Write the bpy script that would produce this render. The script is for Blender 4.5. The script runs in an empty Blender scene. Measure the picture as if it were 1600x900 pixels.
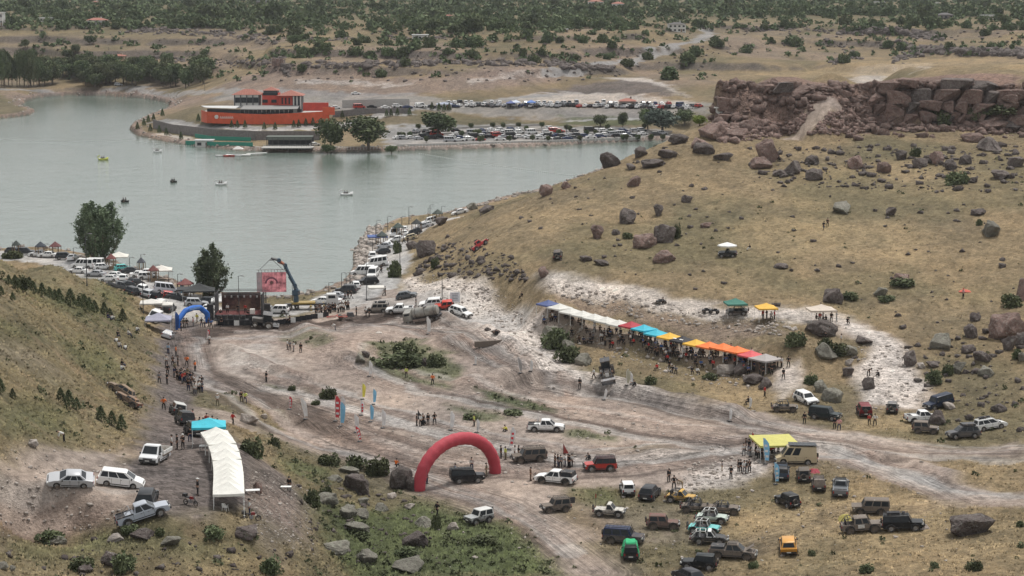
import bpy, math, random, bmesh
import numpy as np
from mathutils import Vector, Matrix, Euler
SC=bpy.context.scene; COL=SC.collection
rng=np.random.default_rng(7); random.seed(7)
# ------------------------------------------------------------------ camera, world, sun, exposure
FPX=3111.0; PITCH=math.atan(490/FPX); CH=64.6
cd=bpy.data.cameras.new('camera'); cam=bpy.data.objects.new('camera',cd); COL.objects.link(cam)
cd.sensor_width=36; cd.lens=FPX/1600*36; cd.clip_start=1; cd.clip_end=20000
cam.location=(0,0,CH); cam.rotation_euler=(math.pi/2-PITCH,0,0); SC.camera=cam
SUN_EL=math.radians(66); SUN_AZ=math.radians(35)   # azimuth measured clockwise from +Y
w=bpy.data.worlds.new('World'); SC.world=w; w.use_nodes=True
nt=w.node_tree; nt.nodes.clear()
sky=nt.nodes.new('ShaderNodeTexSky'); sky.sky_type='NISHITA'; sky.sun_disc=False
sky.sun_elevation=SUN_EL; sky.sun_rotation=SUN_AZ; sky.altitude=1200; sky.dust_density=5; sky.air_density=1.2
hs=nt.nodes.new('ShaderNodeHueSaturation'); hs.inputs['Saturation'].default_value=0.16; hs.inputs['Value'].default_value=1.35
tint=nt.nodes.new('ShaderNodeMix'); tint.data_type='RGBA'; tint.blend_type='MIX'; tint.inputs[0].default_value=0.55
tint.inputs[7].default_value=(6.85,6.9,6.9,1)      # even cloud layer over the sky
bg=nt.nodes.new('ShaderNodeBackground'); bg.inputs[1].default_value=0.060
wo=nt.nodes.new('ShaderNodeOutputWorld')
nt.links.new(sky.outputs[0],hs.inputs['Color']); nt.links.new(hs.outputs[0],tint.inputs[6]); nt.links.new(tint.outputs[2],bg.inputs[0]); nt.links.new(bg.outputs[0],wo.inputs[0])
sl=bpy.data.lights.new('sun','SUN'); sl.energy=1.5; sl.angle=math.radians(10); sl.color=(1,0.96,0.9)
so=bpy.data.objects.new('sun',sl); COL.objects.link(so)
sd=Vector((math.sin(SUN_AZ)*math.cos(SUN_EL),math.cos(SUN_AZ)*math.cos(SUN_EL),math.sin(SUN_EL)))
so.rotation_euler=sd.to_track_quat('Z','Y').to_euler(); so.location=(0,200,400)
SC.view_settings.view_transform='Standard'; SC.view_settings.look='None'; SC.view_settings.exposure=1.0; SC.view_settings.gamma=1
SC.render.resolution_x=1024; SC.render.resolution_y=576
try:
    SC.cycles.max_bounces=5; SC.cycles.diffuse_bounces=2; SC.cycles.glossy_bounces=2
except Exception: pass

# ------------------------------------------------------------------ photo geometry -> world
cp,sp=math.cos(PITCH),math.sin(PITCH)
def ray(u,v):
    a=(u-800)/FPX; b=(v-450)/FPX
    return Vector((a,cp-b*sp,-sp-b*cp))          # per unit of view depth
def atz(u,v,z):
    d=ray(u,v); t=(z-CH)/d.z
    return Vector((0,0,CH))+d*t
def atd(u,v,Z): return Vector((0,0,CH))+ray(u,v)*Z
def dseg(px,py,line):
    """distance, signed lateral, along to a polyline; px,py arrays"""
    best=np.full(px.shape,1e9); lat=np.zeros(px.shape); al=np.zeros(px.shape); acc=0
    for i in range(len(line)-1):
        ax,ay=line[i]; bx,by=line[i+1]; dx,dy=bx-ax,by-ay; L=math.hypot(dx,dy)+1e-9
        t=np.clip(((px-ax)*dx+(py-ay)*dy)/(L*L),0,1)
        qx=px-(ax+t*dx); qy=py-(ay+t*dy); d=np.hypot(qx,qy)
        s=np.sign(dx*(py-ay)-dy*(px-ax))
        m=d<best
        best=np.where(m,d,best); lat=np.where(m,d*s,lat); al=np.where(m,acc+t*L,al); acc+=L
    return best,lat,al
def inpoly(px,py,poly):
    r=np.zeros(px.shape,bool); n=len(poly); j=n-1
    for i in range(n):
        xi,yi=poly[i]; xj,yj=poly[j]
        c=((yi>py)!=(yj>py))&(px<(xj-xi)*(py-yi)/((yj-yi) if yj!=yi else 1e-9)+xi)
        r^=c; j=i
    return r
def sstep(a,b,x):
    t=np.clip((x-a)/(b-a),0,1); return t*t*(3-2*t)
# value noise in numpy
_perm=rng.random((256,256)).astype(np.float32)
def vnoise(x,y):
    xi=np.floor(x).astype(int); yi=np.floor(y).astype(int); fx=x-xi; fy=y-yi
    fx=fx*fx*(3-2*fx); fy=fy*fy*(3-2*fy)
    a=_perm[xi&255,yi&255]; b=_perm[(xi+1)&255,yi&255]; c=_perm[xi&255,(yi+1)&255]; d=_perm[(xi+1)&255,(yi+1)&255]
    return (a*(1-fx)+b*fx)*(1-fy)+(c*(1-fx)+d*fx)*fy
def fbm(x,y,o=4):
    s=0;a=.5
    for k in range(o): s=s+a*(vnoise(x*2**k+17*k,y*2**k+31*k)-.5); a*=.5
    return s
# ------------------------------------------------------------------ terrain
G=[]   # control points (x,y,z)
def cz(*L):
    for (u,v,z) in L: G.append(tuple(atz(u,v,z)))
def cZ(*L):
    for (u,v,Z) in L: G.append(tuple(atd(u,v,Z)))
# valley floor and course
cz((300,515,0),(450,505,0),(600,500,0),(700,495,.5),(780,520,1),(330,480,0),(200,440,0),(120,410,0),(40,398,0),(560,455,0),(480,470,0),
 (600,400,0),(650,362,0),(690,344,.5),(575,430,0),(400,560,0),(500,560,0),(600,570,-.3),(700,560,0),(840,560,1),(400,600,0),(520,620,-.5),(640,620,-1),
 (760,620,-.5),(860,620,0),(980,620,.5),(1100,650,0),(1200,690,0),(1330,690,0),(1450,705,.3),(1590,715,1),(600,690,-1),(700,690,-1),(850,680,-.8),
 (980,740,-.5),(1100,740,-.3),(1250,790,0),(1400,760,.5),(1590,790,2),(1400,850,1),(1590,880,3),(1000,880,-.5),(1200,900,0),(860,800,-1),(800,860,-1.5),
 (740,740,-1),(690,800,-1.6),(650,870,-2),(560,890,-1.5),(600,720,-.6),(520,680,-.2),(440,640,.2),(360,590,.2),(560,960,-1),(1000,980,0),(1400,980,3),(1700,950,5),(1700,720,3))
# ramp, yard and its embankment
cz((290,530,.3),(275,565,1.2),(262,600,3),(258,640,5.2),(285,660,7),(300,690,9.5),(240,715,11.5),(300,760,11.8),(355,800,11.6),(355,700,10.6),(110,755,13.5),(180,770,12.8),(230,815,12.3),
 (30,760,14),(20,830,12),(100,830,11.2),(100,885,10.8),(300,850,11),(300,895,10),(200,960,9),(400,960,8),(430,890,8.5),(405,815,10.4),(400,740,9.5),(398,700,8),
 (365,668,6.5),(340,640,4),(330,610,2),(380,620,2),(400,650,2.2),(440,690,1.8),(480,720,1.5),(470,770,4.2),(470,830,5.6),(500,890,4.5),(530,760,1.5),(560,830,.8))
# left hill
cz((215,655,8.5),(215,695,10.8),(100,690,14.2),(0,710,17),(-80,740,19),(222,560,4),(232,520,2.2),(225,495,1),(195,462,3.4),(140,428,9),(90,410,15.5),(0,405,22),(-80,400,27),
 (0,450,22.5),(100,460,14.5),(160,500,10),(50,510,19.5),(0,560,20.5),(110,560,14.5),(180,580,8.5),(205,610,7),(150,640,11.6),(60,620,17),(0,640,18.5),(-80,560,24),(-120,850,18))

def beh(u,*L):
    for Zd,z in L: G.append(((u-800)/FPX*Zd,Zd,z))
beh(-80,(330,17),(400,3),(440,0)); beh(0,(325,13),(380,4),(425,0)); beh(60,(355,9),(400,2),(430,0)); beh(100,(370,7),(405,1),(430,0)); beh(140,(400,3),(420,0))
# right hill (pixel, view depth)
cZ((1400,680,289),(1300,640,299),(1300,600,313),(1400,600,312),(1500,640,298),(1400,550,328),(1400,500,345),(1400,450,364),(1400,400,385),(1400,350,409),(1400,300,436),(1400,250,468),(1400,198,516),
 (1200,600,316),(1215,585,316),(1200,540,330),(1200,500,345),(1200,450,366),(1200,400,386),(1200,350,410),(1200,300,438),(1200,250,470),(1200,210,508),
 (1590,600,308),(1590,550,322),(1590,500,338),(1590,450,357),(1590,400,378),(1590,350,402),(1590,300,430),(1590,250,463),(1590,200,514),(1690,600,300),(1690,450,350),(1690,300,425),(1690,200,510),
 (1000,560,340),(1050,580,335),(1100,620,318),(1000,520,349),(1000,480,358),(1000,440,372),(1000,400,390),(1000,350,414),(1000,300,442),(1000,262,468),(1005,235,488),
 (850,510,362),(850,482,366),(850,450,374),(850,420,384),(850,380,402),(850,340,428),(850,302,462),(750,480,386),(745,450,388),(752,420,396),(752,380,415),(745,345,460),(742,330,485),
 (690,440,420),(690,400,438),(700,370,468),(930,560,347),(900,540,355),(800,520,372),(940,265,474),(1060,212,500),(1108,190,514),(1130,186,517))
# behind the ridge, down to the water
G+= [(-8,560,1),(10,575,2),(45,600,3),(75,640,6),(100,700,5),(20,520,6),(60,540,12),(95,560,19),(105,600,14)]
CLH=10.5
def pl(u,v,Z):
    p=atd(u,v,Z); G.append((p.x,p.y,p.z-CLH))
for a in ((1130,140,524),(1200,128,528),(1300,131,526),(1400,122,526),(1500,121,526),(1600,118,524),(1700,118,522),(1160,130,545),(1250,118,570),(1400,104,600),(1600,100,610),(1700,98,610),(1300,105,620),(1500,94,650)): pl(*a)
G+= [(150,700,14),(170,760,5),(230,760,8),(120,640,8),(130,760,3),(260,700,20),(330,760,20)]
# far side: peninsula, parking, slopes
cz((480,228,-.8),(230,210,-.6),(260,182,1),(320,205,1),(420,215,1),(420,192,4.2),(320,185,4),(300,165,6.5),(420,175,7.5),(520,182,5),(520,160,7.5),(600,200,2.4),(600,222,.3),(600,176,6.5),(640,165,8.5),(560,158,9),
 (700,225,0),(850,218,0),(1000,213,0),(700,205,1.2),(850,200,1.2),(1000,203,1),(850,185,3),(700,180,4.5),(1000,180,3.8),(850,168,7),(700,166,7.5),(1000,168,7.2),(1100,172,8),(1070,190,3.4),(1100,200,1),
 (850,150,9.5),(700,150,10),(1000,150,10),(600,150,10),(1000,130,13.5),(1100,150,10),(850,130,12.5),(900,145,9.5),(420,150,9.5),(420,130,12),(420,105,18),(600,130,12.5),(600,105,18),
 (300,150,4),(300,132,5),(150,136,3),(0,140,3),(-60,145,3),(150,125,5),(0,120,6),(300,115,10),(200,100,12),(50,95,12),(430,95,21),(600,96,22),(750,97,22),(820,108,19),(900,100,20),(1000,100,18),(1100,110,16),
 (100,70,22),(300,70,22),(420,75,25),(600,72,26.5),(750,72,27),(900,80,25),(1000,70,27),(1100,52,30),(1150,90,21),(1250,95,18),(1320,88,19),(1250,50,29),(1400,60,27),(1500,70,27),(1600,70,28),(1400,45,32),(1600,45,33),
 (0,50,28),(100,48,29),(200,48,29),(300,48,29),(500,50,30),(700,45,31),(900,45,31),(1050,45,31),
 (0,25,35),(300,25,35),(600,25,35),(900,25,35),(1200,28,35),(1500,25,36),(1650,25,36),(-80,25,35),(0,3,40),(400,3,40),(800,3,40),(1200,3,40),(1600,3,41),(-90,80,20),(1700,60,29),
 (0,178,0),(-60,165,2),(30,160,-.5),(-60,200,0))
for a in range(-20,21,5):
    for r,z in ((2600,42),(4200,47)): G.append((r*math.tan(math.radians(a)),r,z))
for a in (-20,-15,-8,0,8,15,20): G.append((130*math.tan(math.radians(a)),130,8 if a<-5 else 0))
G+= [(-240,700,-4),(-300,900,-4),(-150,600,-4),(-60,620,-4),(-60,800,-4)]
G=np.array(G,float)
def warp(x,y): return np.arctan2(x,y)*1.6,np.log(np.hypot(x,y))
gx,gy=warp(G[:,0],G[:,1]); C0=0.012
def phi(ax,ay,bx,by): return np.sqrt((ax-bx)**2+(ay-by)**2+C0*C0)
N=len(G); A=np.zeros((N+3,N+3)); A[:N,:N]=phi(gx[:,None],gy[:,None],gx[None],gy[None])-np.eye(N)*0.004
A[:N,N]=1;A[:N,N+1]=gx;A[:N,N+2]=gy;A[N,:N]=1;A[N+1,:N]=gx;A[N+2,:N]=gy
Wt=np.linalg.solve(A,np.concatenate([G[:,2],[0,0,0]]))
def rbf(x,y):
    wx,wy=warp(x,y); out=np.zeros(x.shape)
    xf=wx.ravel().astype(np.float32); yf=wy.ravel().astype(np.float32); o=np.empty(len(xf),np.float32)
    g1=gx.astype(np.float32);g2=gy.astype(np.float32);ww=Wt[:N].astype(np.float32)
    for i in range(0,len(xf),40000):
        a=xf[i:i+40000,None]-g1; b=yf[i:i+40000,None]-g2
        o[i:i+40000]=np.sqrt(a*a+b*b+C0*C0)@ww
    return (o+Wt[N]+Wt[N+1]*xf+Wt[N+2]*yf).reshape(x.shape)
# lake
WZ=-1.6
def wl(*L): return [tuple(atz(u,v,WZ)[:2]) for u,v in L]
LAKE=wl((-140,398),(0,396),(60,393),(110,398),(165,408),(215,424),(262,441),(300,455),(340,466),(400,473),(450,471),(495,463),(535,447),(553,425),(552,395),(570,368),(610,349),(660,342),(700,340),
 (760,325),(870,292),(960,258),(1010,238),(1040,228),(1062,222),(1030,219.5),(1000,221),(900,226),(780,232),(640,236),(520,238),(440,237.5),(380,236),(320,230),(260,222),(215,212),(204,203),(212,194),(235,184),(258,176),(268,168),(262,161),(225,154),(170,150.5),(110,149.5),(60,153),(38,160),(30,168),(55,174),(45,180),(15,184),(-20,187),(-140,195))
lk=[]
for i in range(len(LAKE)):     # denser, slightly wavy outline
    a=LAKE[i]; b=LAKE[(i+1)%len(LAKE)]; n=max(1,int(math.hypot(a[0]-b[0],a[1]-b[1])/12))
    for k in range(n): lk.append((a[0]+(b[0]-a[0])*k/n,a[1]+(b[1]-a[1])*k/n))
LAKE_D=lk
def lake_sd(x,y):
    out=np.full(x.shape,-60.0)
    m=(y>340)&(y<1250)
    xs,ys=x[m],y[m]
    d,_,_=dseg(xs,ys,LAKE+[LAKE[0]]); ins=inpoly(xs,ys,LAKE)
    out[m]=np.where(ins,d,-d); return out
# cliff line: depth as a function of azimuth
CLU=np.array([1108,1120,1135,1200,1260,1330,1400,1470,1540,1620,1750]); CLV=np.array([186,185,184,176,184,193,194,190,188,188,188]); 
CLZ=np.array([516,516,516,518,514,516,517,516,515,514,514])
_c=[atd(a,b,c) for a,b,c in zip(CLU,CLV,CLZ)]
CLA=np.array([math.atan2(p.x,p.y) for p in _c]); CLY=np.array([math.hypot(p.x,p.y) for p in _c])
def cliff_step(x,y):
    a=np.arctan2(x,y); r=np.hypot(x,y); L=np.interp(a,CLA,CLY)+ (vnoise(a*120,a*0)-.5)*2.5
    H=sstep(CLA[0],CLA[1],a)
    # talus fans in front soften the step where the wall has collapsed
    tal=np.exp(-((a-math.atan2(_c[4].x,_c[4].y)-.009)/.0155)**2)+.5*np.exp(-((a-math.atan2(_c[3].x,_c[3].y)+.006)/.012)**2)
    wdt=4.5+3*vnoise(a*90,a*0+4)+24*tal
    return CLH*H*sstep(-wdt,1.2,r-L)*(1-sstep(625,700,r))
# low features: (polyline px, halfwidth m, height m)
FE=[]
def fe(L,w_,h_,z=0): FE.append(([tuple(atz(u,v,z)[:2]) for u,v in L],w_,h_))
fe([(935,606),(980,612),(1060,632),(1150,652)],3.2,2.0)         # cut bank in the course
fe([(930,620),(990,628),(1060,648),(1140,664)],2.2,-1.1)
fe([(750,600),(790,598),(870,604)],4.5,1.8)
fe([(1395-600,590),(830,580)],2.5,1.2)
fe([(700,780),(735,785)],3.2,1.7,-1.5)
fe([(560,540),(620,528),(690,545)],9,1.6)
fe([(480,516),(560,500),(660,500),(740,520)],2.5,1.0)
fe([(700,515),(760,540),(830,570),(900,600)],3.0,.9)
fe([(330,508),(400,512),(480,505)],2,.8)
fe([(430,668),(520,690)],4,-.8)
fe([(1240,214),(1275,180),(1302,160)],2.5,-1.2,28)
fe([(0,815),(70,822),(150,820)],5,-2.2,11.5)
fe([(20,790),(60,786),(130,790),(180,800)],2.6,1.8,12.3)
fe([(165,838),(250,835),(330,828)],3.0,.6,11)
fe([(350,545),(420,575),(520,600),(600,610)],2.2,1.0)
fe([(440,650),(520,672),(600,700),(680,722)],1.8,.9)
fe([(600,640),(700,655),(800,672)],2.0,-.7)
fe([(860,700),(980,705),(1100,712)],2.0,.7)
fe([(480,520),(520,545),(560,570)],3,1.0)
fe([(690,500),(740,515),(790,545),(840,575)],1.6,1.1)
fe([(1180,690),(1300,700),(1420,722),(1500,760)],1.6,.7)
fe([(760,790),(840,840),(900,890)],1.8,.7)
fe([(1280,700),(1340,712),(1400,724)],3.0,-.4)
fe([(850,455),(1000,490),(1120,512),(1250,520)],3.0,1.5,7)
fe([(840,500),(960,535),(1060,570),(1200,600)],3.5,-.6,3)
def height(x,y):
    h=rbf(x,y)+cliff_step(x,y)
    r=np.hypot(x,y)
    m=r<420
    for L,w_,h_ in FE:
        d,_,_=dseg(x[m],y[m],L); h[m]+=h_*np.exp(-(d/w_)**2)*(0.75+.6*vnoise(x[m]/4,y[m]/4))
    far=sstep(500,1000,r)
    h+=fbm(x/14,y/14,4)*(1.1*(1-far)*sstep(0,14,np.abs(h)+2) +0.15) + fbm(x/70,y/70,5)*7*far*sstep(4,18,h)
    h+=fbm(x/2.6,y/2.6,3)*.42*(1-far)+ (fbm(x/9+3,y/5,3)*.9*(1-far))
    # rocky rims on the far slopes: terraces
    t=sstep(930,1000,r)*sstep(12,16,h)
    k=h/6.5+fbm(x/60,y/60,3)*.5; hh=(np.floor(k)+sstep(.62,.9,k-np.floor(k)))*6.5
    h=h+(hh-6.5*k)*.55*t
    sd=lake_sd(x,y)
    bank=sstep(0,6,-sd)
    h=np.where(sd>0,np.minimum(h,WZ-.25-np.minimum(sd*.35,3)),np.maximum(h,WZ+.2+np.minimum(-sd*.6,1.4)) )
    nearsh=(sd<=0)&(sd>-9)
    h=np.where(nearsh&(h>0.4),0.4+(h-.4)*sstep(1,9,-sd),h)
    return h
AZ=np.radians(np.linspace(-20,20,800)); 
R1=np.exp(np.linspace(math.log(135),math.log(700),880)); R2=np.exp(np.linspace(math.log(700),math.log(1500),330))[1:]; R3=np.exp(np.linspace(math.log(1500),math.log(6000),110))[1:]
RR=np.concatenate([R1,R2,R3]); LR=np.log(RR)
AA,RRg=np.meshgrid(AZ,RR); TX=np.sin(AA)*RRg; TY=np.cos(AA)*RRg
TZ=height(TX,TY)
NR,NA=TZ.shape
def hgt(x,y):
    a=(math.atan2(x,y)-AZ[0])/(AZ[1]-AZ[0]); a=min(max(a,0),NA-1.001); i=int(a); fa=a-i
    lr=math.log(max(math.hypot(x,y),RR[0])); j=int(np.searchsorted(LR,lr)-1); j=min(max(j,0),NR-2); fr=min(max((lr-LR[j])/(LR[j+1]-LR[j]),0),1)
    return float((TZ[j,i]*(1-fa)+TZ[j,i+1]*fa)*(1-fr)+(TZ[j+1,i]*(1-fa)+TZ[j+1,i+1]*fa)*fr)
def hit(u,v,skip=0):
    """first terrain (or water) point seen at photo pixel u,v"""
    d=ray(u,v); a=(math.atan2(d.x,d.y)-AZ[0])/(AZ[1]-AZ[0]); a=min(max(a,0),NA-1.001); i=int(a); fa=a-i
    z=np.maximum(TZ[:,i]*(1-fa)+TZ[:,i+1]*fa,WZ)
    zr=CH+d.z/math.hypot(d.x,d.y)*RR
    b=np.nonzero(zr<z)[0]; b=b[b>0]
    if len(b)==0: k=NR-2; f=0
    else:
        k=b[0]-1; g0=zr[k]-z[k]; g1=zr[k+1]-z[k+1]; f=g0/(g0-g1+1e-9)
    r=RR[k]+(RR[k+1]-RR[k])*f; az=math.atan2(d.x,d.y)
    return Vector((math.sin(az)*r,math.cos(az)*r,z[k]*(1-f)+z[k+1]*f))
def slope(x,y,e=1.0):
    return Vector(((hgt(x-e,y)-hgt(x+e,y))/(2*e),(hgt(x,y-e)-hgt(x,y+e))/(2*e),1)).normalized()
def W(L): return [tuple(hit(u,v)[:2]) for u,v in L]
# ------------------------------------------------------------------ ground paint: which soil lies where
LY={'grass':(.225,.172,.105),'straw':(.36,.268,.155),'olive':(.150,.130,.076),'green':(.092,.112,.052),'dirt':(.365,.298,.255),'dirt2':(.265,.20,.168),'pale':(.56,.505,.465),
    'gravel':(.150,.126,.116),'dark':(.082,.061,.052),'red':(.19,.125,.108),'asph':(.30,.29,.285),'rock':(.12,.105,.10),'conc':(.43,.415,.40),'bed':(.10,.12,.10)}
LK=list(LY); WT=np.zeros((len(LK),NR,NA),np.float32); WT[0]=1
wxn=fbm(TX/5,TY/5,4); wyn=fbm(TX/5+50,TY/5+90,4); jr=np.clip(RRg/300,.6,4)
PXw=TX+wxn*4.5*jr; PYw=TY+wyn*6.5*jr
TC=np.zeros((NR,NA,2),np.float32); TRK=np.zeros((NR,NA),np.float32)
def put(l,m):
    k=LK.index(l); WT[:]=WT*(1-m); WT[k]+=m
def bbox(P,pad):
    xs=[p[0] for p in P]; ys=[p[1] for p in P]
    return (PXw>min(xs)-pad)&(PXw<max(xs)+pad)&(PYw>min(ys)-pad)&(PYw<max(ys)+pad)
def area(l,P,s=1,e=1.5,patch=0,z=None):
    Q=W(P) if z is None else [tuple(atz(u,v,z)[:2]) for u,v in P]
    b=bbox(Q,e+6); x=PXw[b];y=PYw[b]
    d,_,_=dseg(x,y,Q+[Q[0]]); d=np.where(inpoly(x,y,Q),d,-d)
    m=sstep(-e,e,d)*s
    if patch: m=m*sstep(.5-patch*.5-.12,.5-patch*.5+.18,vnoise(x/3.1,y/4.3)*.6+vnoise(x/1.1,y/1.3)*.4)
    M=np.zeros(PXw.shape,np.float32); M[b]=m; put(l,M)
def way(l,P,w_,s=1,e=1.0,track=0,z=None):
    Q=W(P) if z is None else [tuple(atz(u,v,z)[:2]) for u,v in P]; b=bbox(Q,w_+e+30*0+8); x=PXw[b]*.75+TX[b]*.25;y=PYw[b]*.75+TY[b]*.25
    d,lat,al=dseg(x,y,Q); m=(1-sstep(w_-e,w_+e,d))*s
    M=np.zeros(PXw.shape,np.float32); M[b]=m; put(l,M)
    if track:
        x=TX[b];y=TY[b]; d,lat,al=dseg(x,y,Q); m=(1-sstep(w_-e,w_+e,d)).astype(np.float32)*track
        t=TRK[b]; u=m>=t; t2=np.where(u,m,t); TRK[b]=t2; T=TC[b]; T[u,0]=lat[u]; T[u,1]=al[u]; TC[b]=T
# broad grass variation
big=fbm(TX/30,TY/30,4); put('straw',(sstep(.02,.3,big)*.55*(RRg<620)).astype(np.float32))
big=fbm(TX/22+9,TY/28+3,4); put('olive',(sstep(-.02,.22,big)*.75).astype(np.float32))
# far slopes
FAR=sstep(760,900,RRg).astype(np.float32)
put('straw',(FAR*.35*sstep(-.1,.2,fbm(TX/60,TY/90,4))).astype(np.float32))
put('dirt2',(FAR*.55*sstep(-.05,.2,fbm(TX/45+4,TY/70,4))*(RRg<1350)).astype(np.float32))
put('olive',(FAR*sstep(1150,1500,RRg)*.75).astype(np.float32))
gs=np.gradient(TZ,axis=0)/np.gradient(RRg,axis=0)
put('rock',(FAR*sstep(.16,.4,gs)*.75*(RRg<1500)).astype(np.float32))
area('dirt2',[(330,140),(420,100),(520,112),(700,118),(870,108),(900,118),(760,140),(600,150),(500,150),(400,150)],.8,8,.9)
area('pale',[(470,124),(560,128),(640,127),(640,132),(560,134),(470,130)],.6,3)
area('pale',[(735,125),(860,111),(850,118),(740,130)],.6,3)
area('gravel',[(840,146),(900,132),(990,124),(1040,132),(1060,150),(980,146),(900,148)],.9,4); area('pale',[(940,122),(1000,121),(1050,134),(1070,152),(1040,136),(990,127)],.8,3)
area('pale',[(800,153),(880,143),(960,146),(1080,158),(1080,164),(960,162),(800,162)],.7,3,.8)
area('asph',[(330,152),(640,146),(700,156),(1110,160),(1110,178),(700,176),(560,180),(520,172),(330,160)],.7,3)
area('olive',[(640,172),(1100,172),(1100,190),(900,196),(640,190)],.8,3); area('green',[(880,183),(1000,183),(1000,197),(880,197)],.7,2)
area('asph',[(600,198),(800,192),(1050,205),(1050,217),(600,226)],.85,2)
area('green',[(240,196),(300,205),(400,214),(500,212),(500,206),(400,204),(300,196)],.45,2); area('olive',[(260,180),(330,165),(330,190),(500,200),(400,212),(240,205)],.7,3)
area('olive',[(-20,186),(-20,150),(40,150),(60,162),(40,178)],.8,3,.8); area('dirt2',[(0,142),(240,142),(330,152),(270,170),(230,154),(100,150),(30,160)],.8,4); area('red',[(100,146),(200,146),(250,152),(250,156),(150,149)],.7,2)
way('asph',[(862,118),(900,108),(960,98),(1040,80),(1095,62),(1108,50),(1100,42)],4.5,.9)
way('asph',[(870,148),(700,166),(640,170),(560,190),(500,198),(400,202),(300,196),(240,190)],3.5,.9)
way('conc',[(240,192),(300,199),(400,206),(480,202),(540,192),(640,178)],1.6,.9); way('conc',[(560,233),(700,229),(850,224),(1000,218)],2.2,.9); way('conc',[(880,190),(1000,184)],2.2,.9)
way('pale',[(250,209),(320,226),(400,233),(480,235),(560,234)],3,.6)
way('asph',[(0,139),(200,135),(330,143),(420,150)],4,.8)
area('pale',[(1330,104),(1450,98),(1440,110),(1330,114)],.7,3,.8); area('straw',[(1150,118),(1400,92),(1600,88),(1600,112),(1380,118),(1260,122)],.7,4,.7)
# cliff ground and talus
area('red',[(1118,190),(1125,140),(1300,126),(1600,122),(1600,186),(1400,192),(1330,208),(1210,212)],.85,3)
way('dirt',[(1236,218),(1262,196),(1280,178),(1302,160)],2.2,.8,1.2)
# course
area('dirt',[(285,505),(350,500),(480,495),(560,470),(600,445),(640,455),(720,490),(800,505),(850,500),(865,560),(900,590),(990,602),(1120,630),(1190,645),(1230,658),(1300,668),(1400,690),(1500,705),(1600,692),(1600,712),(1440,718),(1500,748),(1600,778),(1600,792),(1490,782),(1400,745),(1290,720),(1180,735),(1070,765),(900,762),(870,800),(960,900),(890,900),(860,860),(780,805),(690,775),(600,725),(520,695),(420,668),(330,640),(300,600),(270,560)])
area('dirt2',[(430,530),(560,520),(700,530),(760,600),(700,620),(560,600),(480,570)],.5,4,.7)
area('dirt2',[(760,590),(880,600),(1000,640),(1160,665),(1300,700),(1100,700),(900,660),(780,630)],.45,4,.7)
area('conc',[(350,545),(420,530),(440,570),(400,590),(350,575)],.55,4)
area('dirt',[(900,790),(1080,790),(1100,850),(1000,850),(960,830)],.8,3,.8)
area('dirt2',[(880,780),(1000,780),(960,860)],.4,3,.6)
way('dark',[(318,522),(330,518),(420,512),(520,508),(600,502),(660,506),(740,530),(790,560)],5.0,.95,1.5,1)
way('dark',[(640,508),(720,530),(790,565)],1.3,.5,1,0)
way('dark',[(290,530),(300,575),(355,600),(430,628),(500,655),(570,690)],4.2,.8,1.5,1)
way('dirt',[(690,505),(770,545),(850,590),(960,612),(1100,645),(1250,680),(1450,705),(1600,705)],5,.6,2,1)
way('dirt',[(560,560),(640,600),(760,625),(880,650),(1000,672),(1150,690),(1300,700)],5,.4,2,1)
way('dirt',[(300,630),(400,665),(520,705),(620,745),(760,790),(850,840),(920,895)],6,.8,2,1)
way('dirt2',[(560,690),(700,725),(850,735),(1000,725),(1200,700)],6,.4,2,1)
way('dirt',[(420,600),(560,640),(700,680),(900,720),(1100,700)],5,.35,2,1)
way('gravel',[(1170,860),(1240,835),(1310,812),(1330,800)],3.2,.6,1,1)
way('dirt',[(1300,705),(1400,738),(1480,770),(1520,785),(1600,780)],3.6,.8,1,1)
way('dirt',[(1330,803),(1430,795),(1500,785)],2.2,.35,1,1)
area('dirt2',[(1280,695),(1360,692),(1400,722),(1310,718)],.6,3)
way('dark',[(940,612),(1000,624),(1080,642),(1150,658)],1.4,.65,1.2)
area('dirt2',[(690,775),(735,765),(760,790),(700,800)],.6,2)
for P,s in (([(440,518),(500,514),(525,530),(480,545),(440,530)],.6),([(575,538),(640,528),(700,552),(718,585),(690,608),(610,592),(565,565)],.8),([(735,612),(800,614),(870,636),(868,648),(780,640)],.9),
    ([(420,602),(490,604),(500,618),(440,614)],.7),([(880,672),(975,682),(965,688),(890,684)],.8),([(690,632),(745,640),(800,652),(740,656)],.8),([(900,688),(1040,698),(1100,712),(1000,706)],.4)):
    area('green' if s>.5 else 'olive',P,s,1.5,.75)
area('olive',[(885,762),(960,762),(1080,780),(1110,830),(1100,900),(980,900),(900,850),(985,850),(960,815),(890,790)],.7,3,.65)
area('green',[(893,764),(950,762),(975,790),(930,795)],.6,2,.8)
area('straw',[(1180,770),(1330,760),(1500,790),(1400,815),(1300,850),(1240,900),(1170,880),(1200,840)],.8,4,.8); area('straw',[(1300,830),(1480,800),(1600,800),(1600,900),(1280,900)],.5,4,.6); area('straw',[(0,850),(480,860),(480,900),(0,900)],.45,3,.6); area('straw',[(1500,715),(1600,715),(1600,770),(1500,745)],.5,3,.6); area('straw',[(1130,800),(1200,790),(1230,830),(1160,855)],.7,3,.9)
area('olive',[(1060,770),(1200,745),(1290,740),(1330,775),(1180,800),(1100,800)],.55,3,.7)
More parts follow.
